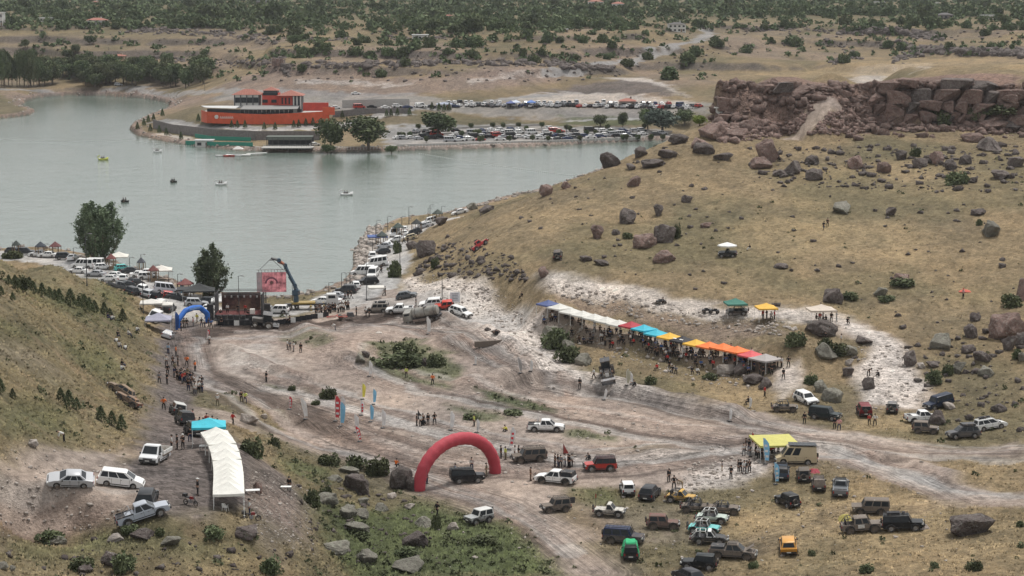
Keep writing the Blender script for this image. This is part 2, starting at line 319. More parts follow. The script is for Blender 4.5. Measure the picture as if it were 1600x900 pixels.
# right bank, terraces, slide
way('pale',[(845,505),(862,545),(890,580),(930,596),(985,606)],3.2,.6,1.5)
area('pale',[(622,438),(650,428),(700,432),(760,455),(800,480),(840,505),(875,560),(905,590),(880,592),(840,560),(790,540),(740,505),(690,485),(640,462)],.9,2)
area('olive',[(700,395),(760,410),(800,440),(700,430),(640,420)],.5,3,.6)
area('pale',[(845,428),(940,440),(1060,465),(1180,482),(1310,488),(1330,505),(1250,505),(1150,500),(1000,478),(900,462),(850,455)],.85,2)
area('dirt2',[(870,455),(1000,480),(1180,505),(1230,525),(1180,530),(1000,498),(870,470)],.6,2,.8)
area('dirt',[(845,478),(1000,520),(1100,545),(1215,575),(1235,560),(1250,600),(1210,610),(1195,590),(1080,560),(960,535),(850,500)],.85,2)
area('pale',[(1215,560),(1240,562),(1250,610),(1225,625),(1200,600)],.7,1.5)
area('dirt',[(1290,500),(1340,502),(1400,530),(1430,560),(1450,640),(1350,640),(1330,590),(1365,560),(1340,530),(1290,515)],.8,2); area('pale',[(1300,500),(1345,505),(1400,535),(1425,560),(1448,638),(1355,636),(1328,590),(1362,560),(1335,528)],.9,1.5)
area('pale',[(1070,750),(1120,722),(1180,708),(1200,725),(1190,745),(1110,765),(1060,770)],.8,2)
area('straw',[(1380,640),(1430,655),(1425,675),(1330,672),(1330,655)],.8,2)
area('straw',[(640,420),(740,360),(800,320),(900,330),(840,440)],.35,5,.5)
for P,s_ in (([(1180,335),(1420,345),(1430,400),(1250,410),(1150,385)],.7),([(1000,280),(1200,300),(1300,320),(1100,330)],.4),([(860,330),(960,300),(1000,330),(900,360)],.35),([(1380,250),(1560,270),(1500,310),(1350,290)],.4),([(1150,420),(1400,430),(1600,460),(1500,500),(1300,450)],.3),([(1000,430),(1200,440),(1300,480),(1100,470)],.3)): area('straw',P,s_*.75,5,.7)
for P in ([(880,350),(1080,350),(1100,420),(900,430)],[(1200,440),(1420,420),(1500,460),(1300,470)],[(1290,600),(1340,600),(1330,650),(1270,640)],[(1450,560),(1600,560),(1600,640),(1480,640)]): area('olive',P,.6,4,.7)
# lakeside promenade
way('conc',[(-60,400),(0,400),(60,400),(120,412),(180,430),(230,453),(270,474),(310,492)],7,.95,z=0); way('conc',[(300,490),(380,488),(450,486),(520,476),(575,448),(598,420),(600,392),(625,368),(690,345)],5.5,.95)
way('conc',[(600,470),(660,468),(720,485),(790,510)],5,.55)
# left road, yard and embankment
area('gravel',[(215,700),(222,650),(240,590),(248,530),(262,495),(305,498),(300,540),(290,580),(325,612),(300,640),(335,662),(395,700),(405,800),(330,818),(195,818),(190,785),(150,745),(212,722)])
area('gravel',[(385,700),(440,740),(485,790),(490,850),(440,885),(400,840)],.9,2); area('dirt2',[(400,760),(470,790),(470,840),(420,850)],.35,2,.7)
area('dirt',[(-10,718),(100,705),(205,702),(190,745),(200,800),(180,820),(60,830),(-10,800)],.95); area('red',[(-10,785),(60,778),(170,790),(180,825),(60,845),(-10,850)],.6,2,.8)
area('red',[(70,785),(110,795),(90,815),(60,812)],.8,1.5); way('dirt',[(-10,752),(80,765),(190,775)],3.4,.7,1,0); way('conc',[(-10,745),(80,757),(200,768)],1.2,.35,.6)
area('dirt',[(270,640),(330,640),(420,668),(500,700),(440,690),(340,655),(300,655)],.7,1.5)
area('dirt',[(0,540),(60,555),(110,590),(60,580),(0,560)],.5,3,.7)
area('olive',[(305,606),(345,612),(435,642),(455,668),(425,668),(360,645),(300,634)],.9,1.2,.85); area('grass',[(330,615),(420,640),(440,664),(380,650)],.6,1.5,.6)
area('olive',[(390,655),(470,700),(590,725),(650,765),(700,785),(820,830),(880,900),(460,900),(500,800),(440,735)],.8,2)
area('green',[(480,780),(640,785),(720,800),(820,840),(880,900),(540,900)],.9,3,.9); area('green',[(700,815),(800,830),(870,900),(700,900)],.8,2,.9); area('green',[(440,715),(520,735),(500,760),(450,740)],.7,2,.8)
area('olive',[(-20,400),(140,430),(230,500),(240,560),(220,690),(-20,720)],.42,3,.5); area('green',[(-20,400),(140,430),(230,500),(240,560),(220,690),(-20,720)],.10,3,.5)
for P in ([(0,640),(60,625),(110,640),(100,670),(20,680)],[(20,455),(100,465),(220,500),(200,515),(100,490)],[(80,520),(160,540),(200,590),(140,590)],[(130,430),(190,455),(210,490),(150,470)],[(0,500),(60,520),(0,530)]):
    area('green',P,.5,3,.6)
area('green',[(0,835),(140,840),(330,835),(400,850),(330,870),(100,875),(0,870)],.6,3,.6); area('olive',[(0,840),(480,850),(480,900),(0,900)],.4,3,.6)
rt=random.Random(44)      # many single wheel ruts criss-crossing the course
main=[[(290,530),(300,590),(400,650),(520,700),(640,745),(780,795),(880,860)],[(690,505),(770,545),(850,590),(960,612),(1100,645),(1250,680),(1450,705),(1600,705)],[(560,560),(640,600),(760,625),(880,650),(1000,672),(1150,690),(1300,700)],[(420,600),(560,640),(700,680),(900,720),(1100,700),(1250,690)],[(560,690),(700,725),(850,735),(1000,725),(1200,700)],[(350,520),(480,515),(600,502),(720,518),(800,560),(900,610)],[(380,560),(450,590),(520,640),(600,690),(700,730)],[(1300,705),(1400,738),(1480,770),(1600,785)]]
for i in range(64):
    P=rt.choice(main); dx,dy=rt.uniform(-26,26),rt.uniform(-16,16); Q=[(a+dx+rt.uniform(-9,9),b+dy+rt.uniform(-4,4)) for a,b in P]; way(rt.choice(['dirt2','dirt2','dark','conc','pale']),Q,rt.uniform(.45,1.3),rt.uniform(.25,.6),.5)
sdl=lake_sd(TX,TY); put('bed',(sdl>0.2).astype(np.float32)); M=((sdl<=.2)&(sdl>-3.2)).astype(np.float32)*.8; put('dirt2',M)
cols=np.array([LY[k] for k in LK],np.float32)
CO=np.tensordot(WT,cols,axes=(0,0))
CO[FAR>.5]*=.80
v4=fbm(TX/.55+3,TY/.9+7,2); v1=fbm(TX/2.2,TY/3.2,4); v2=fbm(TX/9,TY/13,4); v3=fbm(TX/.8+9,TY/1.1,2)
CO*=(1+.6*v1+.6*v2+.5*v3+.85*v4*(RRg<560))[...,None]; CO[...,0]*=1+.10*v2; CO[...,2]*=1-.12*v2; CO=np.clip(CO,.015,.7)
gr=WT[[LK.index(k) for k in ('grass','straw','olive','green')]].sum(0); stn=WT[[LK.index(k) for k in ('pale','gravel','red','rock','dirt2')]].sum(0)
# ------------------------------------------------------------------ mesh helpers and materials
def mesh_np(name,V,Fq):
    me=bpy.data.meshes.new(name); V=np.asarray(V,np.float32); Fq=np.asarray(Fq,np.int32); k=Fq.shape[1]
    me.vertices.add(len(V)); me.vertices.foreach_set('co',V.ravel()); me.loops.add(Fq.size); me.loops.foreach_set('vertex_index',Fq.ravel())
    me.polygons.add(len(Fq)); me.polygons.foreach_set('loop_start',np.arange(0,Fq.size,k,dtype=np.int32)); 
    me.update(calc_edges=True); return me
def smooth(me,on=True): me.polygons.foreach_set('use_smooth',np.full(len(me.polygons),on)); me.update(); return me
def ob(name,data,parent=None,loc=None,mats=None,**kw):
    o=bpy.data.objects.new(name,data); COL.objects.link(o)
    if parent: o.parent=parent
    if loc is not None: o.location=loc
    if mats is not None:
        for i,m in enumerate(mats):
            if len(data.materials)<=i: data.materials.append(m)
            elif data.materials[i]!=m: o.material_slots[i].link='OBJECT'; o.material_slots[i].material=m
    for k,v in kw.items(): o[k]=v
    return o
class NT:
    def __init__(s,m): s.t=m.node_tree; s.n=s.t.nodes; s.l=s.t.links
    def new(s,t,**k):
        n=s.n.new(t)
        for a,b in k.items(): setattr(n,a,b)
        return n
    def noise(s,scale,detail=3,rough=.55,vec=None,dim='3D'):
        n=s.new('ShaderNodeTexNoise'); n.inputs['Scale'].default_value=scale; n.inputs['Detail'].default_value=detail; n.inputs['Roughness'].default_value=rough
        if vec: s.l.new(vec,n.inputs['Vector'])
        return n.outputs['Fac']
    def math(s,op,a,b=None,c=None):
        n=s.new('ShaderNodeMath',operation=op)
        for i,x in enumerate((a,b,c)):
            if x is None: continue
            if isinstance(x,(int,float)): n.inputs[i].default_value=x
            else: s.l.new(x,n.inputs[i])
        return n.outputs[0]
    def ramp(s,f,a,b,lo=0,hi=1):
        n=s.new('ShaderNodeMapRange'); n.inputs[1].default_value=a; n.inputs[2].default_value=b; n.inputs[3].default_value=lo; n.inputs[4].default_value=hi; s.l.new(f,n.inputs[0]); return n.outputs[0]
    def mix(s,f,a,b,bt='MIX'):
        n=s.new('ShaderNodeMix',data_type='RGBA',blend_type=bt)
        for i,x in ((0,f),(6,a),(7,b)):
            if isinstance(x,(int,float)): n.inputs[i].default_value=x
            elif isinstance(x,tuple): n.inputs[i].default_value=tuple(x)+(1,) if len(x)==3 else x
            else: s.l.new(x,n.inputs[i])
        return n.outputs[2]
def mat(name):
    m=bpy.data.materials.new(name); m.use_nodes=True; t=NT(m); b=t.n['Principled BSDF']; return m,t,b
def bump(t,b,h,strength=.3,dist=.1):
    n=t.new('ShaderNodeBump'); n.inputs['Strength'].default_value=strength; n.inputs['Distance'].default_value=dist; t.l.new(h,n.inputs['Height']); t.l.new(n.outputs[0],b.inputs['Normal'])
def simple(name,col,rough=.6,metal=0,var=.12,scale=8,dirt=None,spec=.5,bmp=0,coord='Object'):
    """plain surface with procedural tone variation and wear"""
    m,t,b=mat(name); tc=t.new('ShaderNodeTexCoord').outputs[coord]
    f=t.noise(scale,4,.6,tc); c=t.mix(t.ramp(f,.3,.7),tuple(x*(1-var) for x in col),tuple(min(1,x*(1+var)) for x in col))
    if dirt:
        d,amt=dirt; f2=t.noise(scale*.35,5,.65,tc); c=t.mix(t.ramp(f2,.62-amt*.4,.72-amt*.2),c,d)
    t.l.new(c,b.inputs['Base Color']); b.inputs['Roughness'].default_value=rough; b.inputs['Metallic'].default_value=metal; b.inputs['Specular IOR Level'].default_value=spec
    if bmp: bump(t,b,t.noise(scale*3,4,.6,tc),bmp,.05)
    return m
def ground_mat():
    m,t,b=mat('ground'); co=t.new('ShaderNodeAttribute',attribute_name='col').outputs['Color']
    wa=t.new('ShaderNodeSeparateColor'); t.l.new(t.new('ShaderNodeAttribute',attribute_name='wa').outputs['Color'],wa.inputs[0])
    geo=t.new('ShaderNodeNewGeometry').outputs['Position']
    tcv=t.new('ShaderNodeAttribute',attribute_name='tc').outputs['Vector']
    mp=t.new('ShaderNodeMapping'); mp.inputs['Scale'].default_value=(2.6,.07,1); t.l.new(tcv,mp.inputs[0])
    streak=t.noise(1,4,.65,mp.outputs[0])
    fine=t.noise(3.5,5,.7,geo); fine2=t.noise(.9,4,.6,geo)
    vo=t.new('ShaderNodeTexVoronoi'); vo.inputs['Scale'].default_value=1.7; t.l.new(geo,vo.inputs['Vector'])
    vs=t.new('ShaderNodeSeparateColor'); t.l.new(vo.outputs['Color'],vs.inputs[0])
    mul=t.math('MULTIPLY_ADD',t.ramp(fine,.25,.75,-1,1),.30,1.0)
    mul=t.math('MULTIPLY',mul,t.math('MULTIPLY_ADD',t.ramp(fine2,.3,.7,-1,1),.16,1))
    st=t.math('MULTIPLY',t.ramp(vs.outputs[0],0,1,-.5,.7),wa.outputs[1]); mul=t.math('MULTIPLY',mul,t.math('MULTIPLY_ADD',st,.55,1))
    tk=t.math('MULTIPLY',t.ramp(streak,.3,.7,-1,1),wa.outputs[2]); mul=t.math('MULTIPLY',mul,t.math('MULTIPLY_ADD',tk,.42,1))
    tuft=t.ramp(t.noise(1.6,3,.6,geo),.5,.72); tg=t.math('MULTIPLY',tuft,wa.outputs[0]); mul=t.math('MULTIPLY',mul,t.math('MULTIPLY_ADD',tg,-.22,1))
    vm=t.new('ShaderNodeVectorMath',operation='SCALE'); t.l.new(co,vm.inputs[0]); t.l.new(mul,vm.inputs['Scale'])
    c=t.mix(t.math('MULTIPLY',tg,.35),vm.outputs[0],(.08,.085,.045))
    t.l.new(c,b.inputs['Base Color']); b.inputs['Roughness'].default_value=.95; b.inputs['Specular IOR Level'].default_value=.15
    hh=t.math('ADD',t.math('MULTIPLY',fine,.5),t.math('ADD',t.math('MULTIPLY',t.ramp(vo.outputs['Distance'],0,.6,.5,0),wa.outputs[1]),t.math('MULTIPLY',streak,wa.outputs[2])))
    bump(t,b,hh,1.0,.8)
    return m
def build_ground():
    V=np.stack([TX,TY,TZ],-1).reshape(-1,3); idx=np.arange(NR*NA).reshape(NR,NA)
    F=np.stack([idx[:-1,:-1],idx[:-1,1:],idx[1:,1:],idx[1:,:-1]],-1).reshape(-1,4)
    me=mesh_np('ground',V,F); smooth(me)
    def att(n,a):
        at=me.attributes.new(n,'FLOAT_COLOR','POINT'); q=np.ones((NR*NA,4),np.float32); q[:,:a.shape[-1]]=a.reshape(NR*NA,-1); at.data.foreach_set('color',q.ravel())
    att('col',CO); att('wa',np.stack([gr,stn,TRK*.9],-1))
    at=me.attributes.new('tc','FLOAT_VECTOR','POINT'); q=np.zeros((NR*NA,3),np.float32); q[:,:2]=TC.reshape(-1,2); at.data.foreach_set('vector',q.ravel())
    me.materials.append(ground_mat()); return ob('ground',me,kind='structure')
build_ground()
def water():
    m,t,b=mat('lake_water'); geo=t.new('ShaderNodeNewGeometry').outputs['Position']
    f=t.noise(.02,4,.6,geo); c=t.mix(t.ramp(f,.35,.65),(.115,.150,.128),(.135,.165,.143)); t.l.new(c,b.inputs['Base Color'])
    b.inputs['Roughness'].default_value=.12; b.inputs['IOR'].default_value=1.333
    mp=t.new('ShaderNodeMapping'); mp.inputs['Scale'].default_value=(.35,.8,1); t.l.new(geo,mp.inputs[0])
    h=t.math('ADD',t.noise(1.0,4,.6,mp.outputs[0]),t.math('MULTIPLY',t.noise(.12,3,.5,geo),1.5)); bump(t,b,h,.35,.35)
    xs=[p[0] for p in LAKE]; ys=[p[1] for p in LAKE]
    me=mesh_np('water',[(-420,330,WZ),(180,330,WZ),(180,1160,WZ),(-420,1160,WZ)],[(0,1,2,3)]); me.materials.append(m); ob('lake_water',me,kind='structure')
water()
# ------------------------------------------------------------------ builders
class MB:
    def __init__(s): s.v=[];s.f=[];s.m=[]
    def add(s,V,Fs,mi=0):
        o=len(s.v); s.v.extend([tuple(p) for p in V]); s.f.extend([tuple(i+o for i in f) for f in Fs]); s.m.extend([mi]*len(Fs)); return s
    def box(s,c,d,mi=0,rz=0,M=None):
        x,y,z=d[0]/2,d[1]/2,d[2]/2
        V=[Vector((i,j,k)) for i in(-x,x) for j in(-y,y) for k in(-z,z)]
        if rz: R=Matrix.Rotation(rz,3,'Z'); V=[R@p for p in V]
        if M is not None: V=[M@p for p in V]
        c=Vector(c); return s.add([p+c for p in V],[(0,1,3,2),(4,6,7,5),(0,4,5,1),(2,3,7,6),(0,2,6,4),(1,5,7,3)],mi)
    def frus(s,b,t,mi=0):
        """b,t: (x0,x1,y0,y1,z) rectangles"""
        V=[(b[0],b[2],b[4]),(b[1],b[2],b[4]),(b[1],b[3],b[4]),(b[0],b[3],b[4]),(t[0],t[2],t[4]),(t[1],t[2],t[4]),(t[1],t[3],t[4]),(t[0],t[3],t[4])]
        return s.add(V,[(3,2,1,0),(4,5,6,7),(0,1,5,4),(1,2,6,5),(2,3,7,6),(3,0,4,7)],mi)
    def cyl(s,p0,p1,r0,r1=None,n=8,mi=0,cap=True):
        if r1 is None:r1=r0
        p0=Vector(p0);p1=Vector(p1);d=(p1-p0); q=d.to_track_quat('Z','Y') if d.length>1e-6 else Euler((0,0,0)).to_quaternion()
        V=[p0+q@Vector((r0*math.cos(2*math.pi*i/n),r0*math.sin(2*math.pi*i/n),0)) for i in range(n)]+[p1+q@Vector((r1*math.cos(2*math.pi*i/n),r1*math.sin(2*math.pi*i/n),0)) for i in range(n)]
        Fs=[(i,(i+1)%n,n+(i+1)%n,n+i) for i in range(n)]
        if cap: Fs+=[tuple(range(n-1,-1,-1)),tuple(range(n,2*n))]
        return s.add(V,Fs,mi)
    def tube(s,P,r,n=6,mi=0):
        for a,b in zip(P[:-1],P[1:]): s.cyl(a,b,r,r,n,mi)
        return s
    def lathe(s,prof,n=16,mi=0,axis='Y',c=(0,0,0)):
        V=[];k=len(prof)
        for i in range(n):
            a=2*math.pi*i/n
            for r,h in prof:
                x,z=r*math.cos(a),r*math.sin(a); V.append((x+c[0],h+c[1],z+c[2]) if axis=='Y' else (x+c[0],z+c[1],h+c[2]))
        return s.add(V,[(i*k+j,i*k+j+1,((i+1)%n)*k+j+1,((i+1)%n)*k+j) for i in range(n) for j in range(k-1)],mi)
    def prism(s,prof,layers,mi=0,c=None):
        """closed profile [(x,z)] through layers [(y,scale)]; scale pulls towards c"""
        if c is None: c=(sum(p[0] for p in prof)/len(prof),sum(p[1] for p in prof)/len(prof))
        n=len(prof); V=[]
        for y,k in layers:
            for x,z in prof: V.append((c[0]+(x-c[0])*(1-(1-k)*.5),y,c[1]+(z-c[1])*k if z>c[1] else z))
        L=len(layers); Fs=[(l*n+i,l*n+(i+1)%n,(l+1)*n+(i+1)%n,(l+1)*n+i) for l in range(L-1) for i in range(n)]
        Fs+=[tuple(range(n-1,-1,-1)),tuple(range((L-1)*n,L*n))]
        return s.add(V,Fs,mi)
    def quad(s,a,b,c,d,mi=0,th=0): 
        return s.add([a,b,c,d],[(0,1,2,3)],mi)
    def slab(s,P,th,mi=0):
        """thick polygon; P counterclockwise seen from outside"""
        P=[Vector(p) for p in P]; n=(P[1]-P[0]).cross(P[2]-P[0]).normalized()*th; k=len(P)
        V=P+[p-n for p in P]; return s.add(V,[tuple(range(k)),tuple(range(2*k-1,k-1,-1))]+[(i,i+k,(i+1)%k+k,(i+1)%k) for i in range(k)],mi)
    def mesh(s,name,sm=False,fix=True):
        me=bpy.data.meshes.new(name); me.from_pydata(s.v,[],s.f); me.polygons.foreach_set('material_index',s.m)
        if fix:
            b=bmesh.new(); b.from_mesh(me); bmesh.ops.recalc_face_normals(b,faces=b.faces); b.to_mesh(me); b.free()
        if sm:
            me.polygons.foreach_set('use_smooth',[True]*len(me.polygons)); 
            try: me.set_sharp_from_angle(angle=math.radians(38))
            except Exception: pass
        me.update(); return me
def tag(o,label,cat,group=None):
    o['label']=label; o['category']=cat
    if group:o['group']=group
    return o
def empty(name,loc=(0,0,0),rz=0):
    o=bpy.data.objects.new(name,None); COL.objects.link(o); o.location=loc; o.rotation_euler=(0,0,rz); o.empty_display_size=.3; return o
def orient(o,p,hdg,tilt=True,e=1.2,k=1.0):
    """stand o on the ground at p, facing heading (radians from +X)"""
    n=slope(p.x,p.y,e) if tilt else Vector((0,0,1)); n=(n*k+Vector((0,0,1-k))).normalized() if tilt else n
    f=Vector((math.cos(hdg),math.sin(hdg),0)); y=n.cross(f).normalized(); x=y.cross(n)
    M=Matrix((x,y,n)).transposed().to_4x4(); M.translation=p; o.matrix_world=M; o.location=p
    o.rotation_euler=M.to_euler()
def pxm(p):     # photo pixels per metre at a point
    return FPX/max(1,(p.y*cp+(CH-p.z)*sp))
def foot(u,vb,half):
    """ground centre of a thing whose nearest footprint edge shows at vb"""
    p=hit(u,vb)
    el=(CH-p.z)/p.length if p.length>0 else .2
    return hit(u,vb-pxm(p)*math.sin(math.atan2(CH-p.z,math.hypot(p.x,p.y)))*half)
def D(a): return math.radians(a)
MT={}
def M_(k): return MT[k]
for k,c,r in (('steel',(.33,.33,.34),.45),('dark_metal',(.045,.045,.05),.5),('white_metal',(.72,.72,.70),.45),('black_plastic',(.022,.022,.024),.6),('wood',(.22,.15,.09),.8),('concrete',(.40,.385,.365),.9),
    ('tyre',(.028,.027,.026),.9),('rim',(.32,.32,.32),.4),('dark_rim',(.05,.05,.05),.5),('mud',(.15,.122,.10),.95),('blue_steel',(.03,.065,.10),.5),('yellow_steel',(.30,.21,.06),.6),('roof_tile',(.30,.115,.085),.85),
    ('black_cloth',(.02,.02,.024),.9),('carpet',(.10,.02,.02),.95),('chair',(.75,.75,.73),.6)):
    MT[k]=simple(k,c,r,.6 if 'steel' in k and 'blue' not in k and 'yellow' not in k else 0,.12,6,((.2,.16,.13),.35) if k in('tyre','rim','dark_rim','steel') else ((.22,.18,.15),.12))
def glassm():
    m,t,b=mat('car_glass'); b.inputs['Base Color'].default_value=(.018,.022,.026,1); b.inputs['Roughness'].default_value=.25; b.inputs['Specular IOR Level'].default_value=.2; 
    f=t.noise(3,3,.5,t.new('ShaderNodeTexCoord').outputs['Object']); t.l.new(t.mix(f,(.012,.016,.02),(.04,.045,.05)),b.inputs['Base Color']); return m
MT['glass']=glassm()
for k,c in (('lamp',(.6,.6,.58)),('tail',(.28,.02,.015)),('amber',(.5,.2,.03)),('plate',(.65,.65,.62))): MT[k]=simple(k,c,.3,0,.05)
_pc={}
def paint(c,mud=.15,gloss=.32):
    key=(c,mud)
    if key in _pc: return _pc[key]
    m,t,b=mat('car_paint'); tc=t.new('ShaderNodeTexCoord').outputs['Object']
    f=t.noise(1.6,6,.7,tc); sx=t.new('ShaderNodeSeparateXYZ'); t.l.new(tc,sx.inputs[0])
    low=t.ramp(sx.outputs[2],.25,1.15,.35,0)       # splashed mud sits on the sills
    k=t.ramp(t.math('ADD',t.math('ADD',f,low),mud-.5),.38,.62); base=t.mix(t.noise(.8,2,.5,tc),tuple(x*.92 for x in c),tuple(min(1,x*1.06) for x in c))
    k=t.math('MULTIPLY',k,min(.85,mud*1.3+.12))
    t.l.new(t.mix(k,base,t.mix(t.noise(5,3,.6,tc),(.115,.096,.080),(.20,.165,.138))),b.inputs['Base Color']); t.l.new(t.ramp(k,0,.6,gloss,.85),b.inputs['Roughness']); b.inputs['Specular IOR Level'].default_value=.35 if sum(c)>.3 else .18
    try: b.inputs['Coat Weight'].default_value=.12*(1-mud) if sum(c)>.3 else 0
    except Exception: pass
    _pc[key]=m; return m
_cc={}
def cloth(c,name='canopy_cloth'):
    if (c,name) in _cc: return _cc[(c,name)]
    m,t,b=mat(name); tc=t.new('ShaderNodeTexCoord').outputs['Object']
    f=t.noise(1.3,5,.65,tc); t.l.new(t.mix(t.ramp(f,.3,.7),tuple(x*.86 for x in c),tuple(min(1,x*1.06) for x in c)),b.inputs['Base Color']); b.inputs['Roughness'].default_value=.75
    bump(t,b,t.noise(2.2,4,.6,tc),.35,.12); _cc[(c,name)]=m; return m
# ------------------------------------------------------------------ vegetation
def leafmat(name,a,b_,c):
    m,t,b=mat(name); at=t.new('ShaderNodeAttribute',attribute_name='leaf').outputs['Fac']; oi=t.new('ShaderNodeObjectInfo').outputs['Random']
    col=t.mix(t.ramp(at,0,.5),a,b_); col=t.mix(t.ramp(at,.5,1),col,c); hv=t.new('ShaderNodeHueSaturation'); t.l.new(col,hv.inputs['Color']); t.l.new(t.ramp(oi,0,1,.75,1.25),hv.inputs['Value'])
    t.l.new(t.ramp(oi,0,1,.48,.515),hv.inputs['Hue'])
    t.l.new(hv.outputs[0],b.inputs['Base Color']); b.inputs['Roughness'].default_value=.8; b.inputs['Specular IOR Level'].default_value=.15; return m
MT['leaf']=leafmat('foliage',(.042,.060,.032),(.085,.112,.055),(.145,.175,.085))
MT['leaf_poplar']=leafmat('poplar_foliage',(.050,.070,.042),(.115,.15,.088),(.21,.26,.16))
MT['leaf_bush']=leafmat('bush_foliage',(.050,.062,.032),(.095,.112,.058),(.15,.165,.09))
MT['leaf_grey']=leafmat('silvery_foliage',(.06,.08,.07),(.10,.13,.11),(.15,.18,.15))
MT['leaf_lime']=leafmat('lime_foliage',(.10,.14,.03),(.17,.22,.05),(.22,.28,.08))
MT['bark']=simple('bark',(.13,.105,.085),.9,0,.3,3,None,.1,.5)
def leaf_mesh(name,P,size,N=None,up=.3,seed=1,flat=.55):
    """small leaf faces at points P (n,3); size (n,) ; builds a triangle-pair diamond per point"""
    r=np.random.default_rng(seed); n=len(P); size=np.broadcast_to(size,(n,))
    a=r.normal(size=(n,3)); a/=np.linalg.norm(a,axis=1)[:,None]; b=r.normal(size=(n,3)); b[:,2]*=.6; b-=a*(a*b).sum(1)[:,None]; b/=np.linalg.norm(b,axis=1)[:,None]
    s=size[:,None]*r.uniform(.6,1.3,(n,1)); V=np.stack([P-a*s,P+b*s*flat,P+a*s,P-b*s*flat],1).reshape(-1,3)
    me=mesh_np(name,V,np.arange(4*n).reshape(n,4)); cl=vnoise(P[:,0]*.9/ (size.mean()*5)+P[:,2]*.5,P[:,1]*.9/(size.mean()*5)+P[:,2]*.7)
    val=np.clip(cl*.7+r.random(n)*.3,0,1).astype(np.float32)
    at=me.attributes.new('leaf','FLOAT','FACE'); at.data.foreach_set('value',val); return me
def crown_pts(n,fn,seed):
    r=np.random.default_rng(seed); out=[]
    while sum(len(o) for o in out)<n:
        p=r.uniform(-1,1,(n*2,3)); k=fn(p,r); out.append(p[k])
    return np.concatenate(out)[:n]
def blob_crown(n,seed,lobes,R=(1,1,1),hollow=.45):
    """leaf points on a cluster of irregular lobes; lobes [(x,y,z,r)]"""
    r=np.random.default_rng(seed); P=[]
    wts=np.array([l[3]**2 for l in lobes]); wts/=wts.sum()
    for l,k in zip(lobes,wts):
        m=max(8,int(n*k)); d=r.normal(size=(m,3)); d/=np.linalg.norm(d,axis=1)[:,None]
        rad=l[3]*(hollow+(1-hollow)*r.random(m)**.45)*(.72+.55*vnoise(d[:,0]*2.3+seed+9*l[0],d[:,1]*2.3+d[:,2]*2.9+7*l[2]))
        P.append(d*rad[:,None]+np.array(l[:3]))
    return np.concatenate(P)*np.array(R)
# columnar poplar sprout clump (many stems from one root)
def poplar(name,H,Wd,seed,nst,nl):
    """clump of upright stems, each with its own ragged spindle of leaves from near the ground up"""
    r=np.random.default_rng(seed); mb=MB(); P=[]; Rm=Wd*.36
    for i in range(nst):
        a=i*2.4+r.uniform(-.3,.3); d=Rm*math.sqrt((i+.3)/nst); top=H*(1-.30*(d/Rm)**2)*r.uniform(.74,1.0); cx,cy=math.cos(a)*d,math.sin(a)*d
        ax=lambda t:(cx*(.3+.7*np.minimum(1,t*2.2)**.8),cy*(.3+.7*np.minimum(1,t*2.2)**.8))
        q=[Vector((float(ax(np.float64(t))[0]),float(ax(np.float64(t))[1]),top*t-.2)) for t in(0,.1,.22,.45,.7,.95)]
        for j,(p,w_) in enumerate(zip(q[:-1],q[1:])): mb.cyl(p,w_,.20-.035*j,.165-.035*j,6)
        m=int(nl/nst*(top/H)); t0=.10+.06*r.random(); t=t0+(1-t0)*r.random(m)**.92; X,Y=ax(t); wd=Wd*.185*np.sin(np.clip((t-t0)/(1-t0),0,1)**.72*math.pi*.95+.10)+.12
        nt_=110; tz=r.uniform(t0,1,nt_); ta=r.uniform(0,6.283,nt_); tr=r.uniform(.3,1.15,nt_); g=r.integers(0,nt_,m); k=r.random(m)**.55
        # leaves sit along upswept twigs
        tt=tz[g]; X,Y=ax(tt); wd=Wd*.145*np.sin(np.clip((tt-t0)/(1-t0),0,1)**.72*math.pi*.93+.12)+.15
        P.append(np.stack([X+np.cos(ta[g])*wd*tr[g]*k+r.normal(size=m)*.16,Y+np.sin(ta[g])*wd*tr[g]*k+r.normal(size=m)*.16,top*tt+k*wd*tr[g]*1.7-.6+r.normal(size=m)*.2],1))
    return mb.mesh('trunk',True),leaf_mesh('crown',np.concatenate(P),.23,seed=seed)
def tree(u,vb,meshes,scale,label,group=None,rz=0,name='tree',leaf='leaf',loc=None,cat='tree'):
    p=loc or hit(u,vb); e=empty(name,p,rz); e.scale=scale if not isinstance(scale,(int,float)) else (scale,)*3
    ob('trunk',meshes[0],e,mats=[M_('bark')]); ob('crown',meshes[1],e,mats=[M_(leaf)]); tag(e,label,cat,group); return e
pop1=poplar('a',17.0,13.0,3,17,30000); pop2=poplar('b',12.2,9.2,8,12,15000)
def px_scale(p,px): return px/pxm(p)
p=hit(155,407); tree(0,0,pop1,(px_scale(p,98)/13.0,px_scale(p,98)/13.0,px_scale(p,110)/17.0),'tallest tree on the near lakeshore, a broad dark poplar clump among parked cars',loc=p,name='poplar_tree',leaf='leaf_poplar')
p=hit(330,462); tree(0,0,pop2,(px_scale(p,72)/9.2,px_scale(p,72)/9.2,px_scale(p,84)/12.2),'upright poplar clump on the shore just behind the stage and white gazebo tent',loc=p,name='poplar_tree',leaf='leaf_poplar',rz=1)
def round_tree(seed,n=2600,lobes=None,th=.9):
    r=np.random.default_rng(seed); lobes=lobes or [(r.uniform(-.55,.55),r.uniform(-.55,.55),r.uniform(.9,1.55),r.uniform(.38,.62)) for _ in range(9)]+[(0,0,1.15,.8)]
    mb=MB(); mb.cyl((0,0,-.1),(0.03,0,.7),.075,.05,7)
    for l in lobes[:5]: mb.cyl((.03,0,.5),(l[0]*.7,l[1]*.7,l[2]*.85),.04,.015,5)
    return mb.mesh('trunk',True),leaf_mesh('crown',blob_crown(n,seed,lobes),.095,seed=seed)
RT=[round_tree(s,2400) for s in (21,22,23)]
